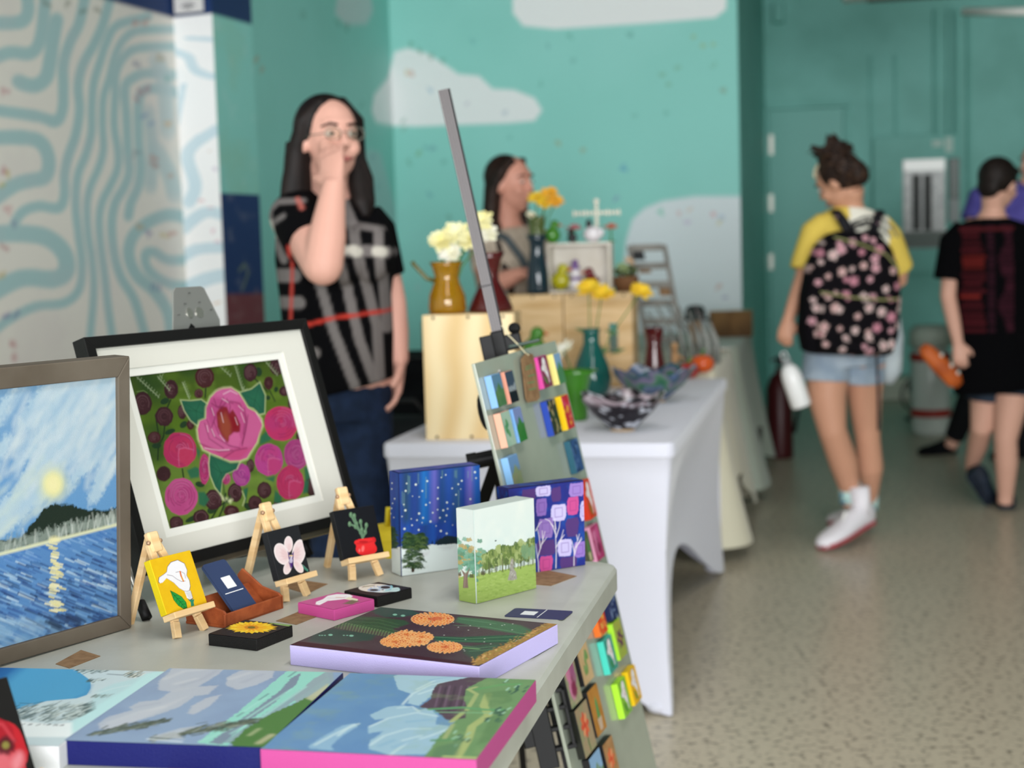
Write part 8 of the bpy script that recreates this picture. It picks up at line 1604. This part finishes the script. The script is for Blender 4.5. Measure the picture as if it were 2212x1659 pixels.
mb.tube([Q(2132, 820, Yk+.05), Q(2128, 870, Yk+.06), Q(2120, 925, Yk+.06), Q(2112, 960, Yk+.16), Q(2100, 1000, Yk+.26), Q(2100, 1020, Yk+.28)], [.080, .068, .050, .048, .034, .032], 14)
mb.build('body', sk4, w4, remesh=.0085, sm_it=3); face_parts(w4, hc, l, f, u, .97)
mb = MB(); mb.ball(hc+u*.030-f*.024, (.082, .096, .088), 18, 12, ax=(l, f, u)).ball(hc-f*.070-u*.02, (.06, .04, .06), 12, 8, ax=(l, f, u)).ball(hc+u*.07+f*.05, (.055, .045, .03), 12, 8, ax=(l, f, u)); mb.build('hair', mat('short_brown_hair', '#1d1410', rough=.6, noise=('#140d0a', 60, 4, .4, .6)), w4, remesh=.0075, sm_it=1)
def pat_tee(p):
    x = 1106+p[:, 0]/Yk*3323; y = 505-(p[:, 2]-1.27)*3323/Yk; c = np.tile(np.array(lin('#060608')), (len(p), 1)); rn = random.Random(3); back = p[:, 1] < Yk+.02
    for i, y0 in enumerate(range(500, 722, 12)):
        a_ = .45+.55*rn.random(); col = np.array(lin('#7a2622' if i in (5, 6, 7, 12) else '#4c181e'))
        m = (back & (np.abs(y-y0) < 3.6) & (x > 2070+rn.uniform(0, 6)) & (x < 2112+rn.uniform(-6, 8)))[:, None]; c = np.where(m, col*a_+c*(1-a_), c)
        m = (back & (np.abs(y-y0) < 3.6) & (x > 2124) & (x < 2136))[:, None]; c = np.where(m, np.array(lin('#301620')), c); m = (back & (np.abs(y-y0) < 4.6) & (x > 2152+9*math.sin(i*.8)) & (x < 2178))[:, None]; c = np.where(m, np.array(lin('#341620')), c)
    m = (back & (y > 498) & (y < 506) & (x > 2070) & (x < 2182))[:, None]; return np.where(m, np.array(lin('#4a1a1e')), c)
mb = MB(); mb.tube([Q(2142, 470, Yk), Q(2142, 486, Yk), Q(2140, 560, Yk), Q(2142, 680, Yk), Q(2146, 780, Yk), Q(2150, 845, Yk)], [.07, .170, .175, .172, .180, .185], 24, ry=[.06, .09, .115, .115, .13, .135], side=(1, 0, 0))
mb.tube([Q(2085, 495, Yk), s1, s1*.3+e1*.7], [.055, .066, .074], 14).tube([Q(2200, 495, Yk), s2, s2*.3+e2*.7], [.055, .066, .074], 14); o_ = mb.build('t_shirt', CLOTH, w4, remesh=.0075, sm_it=2); vcol(o_, pat_tee)
mb = MB(); mb.tube([Q(2155, 800, Yk), Q(2157, 840, Yk)], [.15, .15], 18, ry=[.12, .12], side=(1, 0, 0)).tube([Q(2184, 820, Yk-.01), Q(2182, 855, Yk-.02)], [.09, .094], 14).tube([Q(2132, 820, Yk+.04), Q(2128, 862, Yk+.05)], [.088, .09], 14); mb.build('shorts', mat('slate_shorts', '#2c3644', rough=.9, noise=('#232c38', 20, 3, .4, .6)), w4, remesh=.009, sm_it=2)
dkn = mat('dark_navy_shoe', '#1d2430', rough=.6, noise=('#2b3442', 20, 2, .4, .6)); h_ = Q(2176, 1108, Yk+.06); h_[2] = .004; shoe(w4, h_, h_+np.array([.06, .24, 0])*1.0, dkn, .08); h_ = np.array(Q(2088, 1020, Yk+.18)); toe = Q(2140, 1082, Yk+.22); toe[2] = .008; shoe(w4, h_, toe, dkn, .08, None, .05, 0, 'shoe', (.2, -.6, .75))
oc = thing('orange_case', 'long orange case with metal clasps hanging from the hand of the boy', 'case', loc=Q(2035, 790, Yk-.1)); p0, p1 = Q(1992, 748, Yk-.1), Q(2072, 832, Yk-.1); om = mat('orange_vinyl', '#c4622a', rough=.5, noise=('#a84e1e', 12, 2, .4, .6))
MB().tube([p0, p0*.85+p1*.15, (p0+p1)/2, p0*.12+p1*.88, p1], [.02, .034, .040, .038, .02], 14, ry=[.012, .02, .022, .022, .012], side=(.6, 0, .6)).build('case_body', om, oc, smooth=True)
for t in (.35, .62, .8): q = p0*(1-t)+p1*t+np.array([.022, -.02, .022]); MB().ball(q, (.008, .006, .010), 8, 6).build('clasp', mat('pale_metal'), oc, smooth=True)

# ---- adult in blue-violet shirt behind the boy
Yp = 8.5; g0 = Q(2185, 1003, Yp); g0[2] = 0; w5 = thing('person', 'person in violet shirt and black trousers walking behind the boy at the right edge', 'person', loc=g0)
mb = MB(); hc = Q(2240, 352, Yp); l, f, u = head(mb, hc, (-.9, -.4, -.05), (0, 0, 1), 1.0); mb.tube([hc-u*.05, Q(2220, 410, Yp)], [.055, .07], 14)
mb.tube([Q(2205, 395, Yp), Q(2198, 425, Yp), Q(2190, 500, Yp), Q(2186, 580, Yp), Q(2184, 650, Yp)], [.06, .18, .165, .15, .155], 18, ry=[.05, .10, .11, .11, .12], side=(1, 0, 0))
s1, e1, wri = Q(2122, 425, Yp-.06), Q(2098, 500, Yp-.1), Q(2085, 575, Yp-.2); mb.tube([s1, (s1+e1)/2, e1, (e1+wri)/2, wri], [.055, .05, .044, .038, .028], 12); hand(mb, wri, (-.1, -.3, -1), (1, 0, 0), (0, -1, 0), .5)
s2, e2, wr3 = Q(2262, 425, Yp+.04), Q(2275, 520, Yp+.04), Q(2270, 600, Yp); mb.tube([s2, (s2+e2)/2, e2, wr3], [.055, .05, .044, .028], 12); hand(mb, wr3, (0, -.2, -1), (-1, 0, 0), (0, -1, 0), .5)
mb.tube([Q(2172, 660, Yp), Q(2120, 800, Yp+.02), Q(2062, 945, Yp+.2), Q(2052, 965, Yp+.22)], [.085, .062, .042, .038], 14).tube([Q(2204, 660, Yp), Q(2210, 810, Yp), Q(2212, 960, Yp), Q(2212, 985, Yp)], [.085, .06, .042, .04], 14)
mb.build('body', sk4, w5, remesh=.010, sm_it=2); face_parts(w5, hc, l, f, u)
mb = MB(); mb.ball(hc+u*.03-f*.024, (.082, .096, .088), 16, 10, ax=(l, f, u)); mb.build('hair', mat('short_brown_hair'), w5, remesh=.01, sm_it=1)
mb = MB(); mb.tube([Q(2206, 400, Yp), Q(2198, 414, Yp), Q(2190, 500, Yp), Q(2186, 580, Yp), Q(2184, 650, Yp), Q(2184, 680, Yp)], [.08, .19, .19, .18, .19, .19], 20, ry=[.07, .11, .135, .13, .14, .14], side=(1, 0, 0)).tube([Q(2140, 415, Yp-.03), s1, s1*.3+e1*.7], [.06, .074, .078], 14).tube([Q(2245, 415, Yp), s2, s2*.3+e2*.7], [.06, .074, .078], 14)
mb.build('violet_shirt', mat('violet_cotton', '#5f58a8', rough=.9, noise=('#524b98', 20, 3, .4, .6)), w5, remesh=.010, sm_it=2)
mb = MB(); mb.tube([Q(2184, 640, Yp), Q(2186, 690, Yp)], [.165, .165], 18, ry=[.13, .13], side=(1, 0, 0)).tube([Q(2172, 670, Yp), Q(2120, 800, Yp+.02), Q(2062, 945, Yp+.2)], [.10, .08, .058], 14).tube([Q(2204, 670, Yp), Q(2210, 810, Yp), Q(2212, 975, Yp)], [.10, .078, .06], 14)
mb.build('black_trousers', mat('black_trousers'), w5, remesh=.010, sm_it=2)
h_ = np.array(Q(2062, 975, Yp+.26)); h_[2] = .004; shoe(w5, h_, h_+np.array([-.22, -.06, 0]), blkf); h_ = np.array(Q(2220, 990, Yp)); h_[2] = .004; shoe(w5, h_, h_+np.array([-.22, -.06, 0]), blkf)
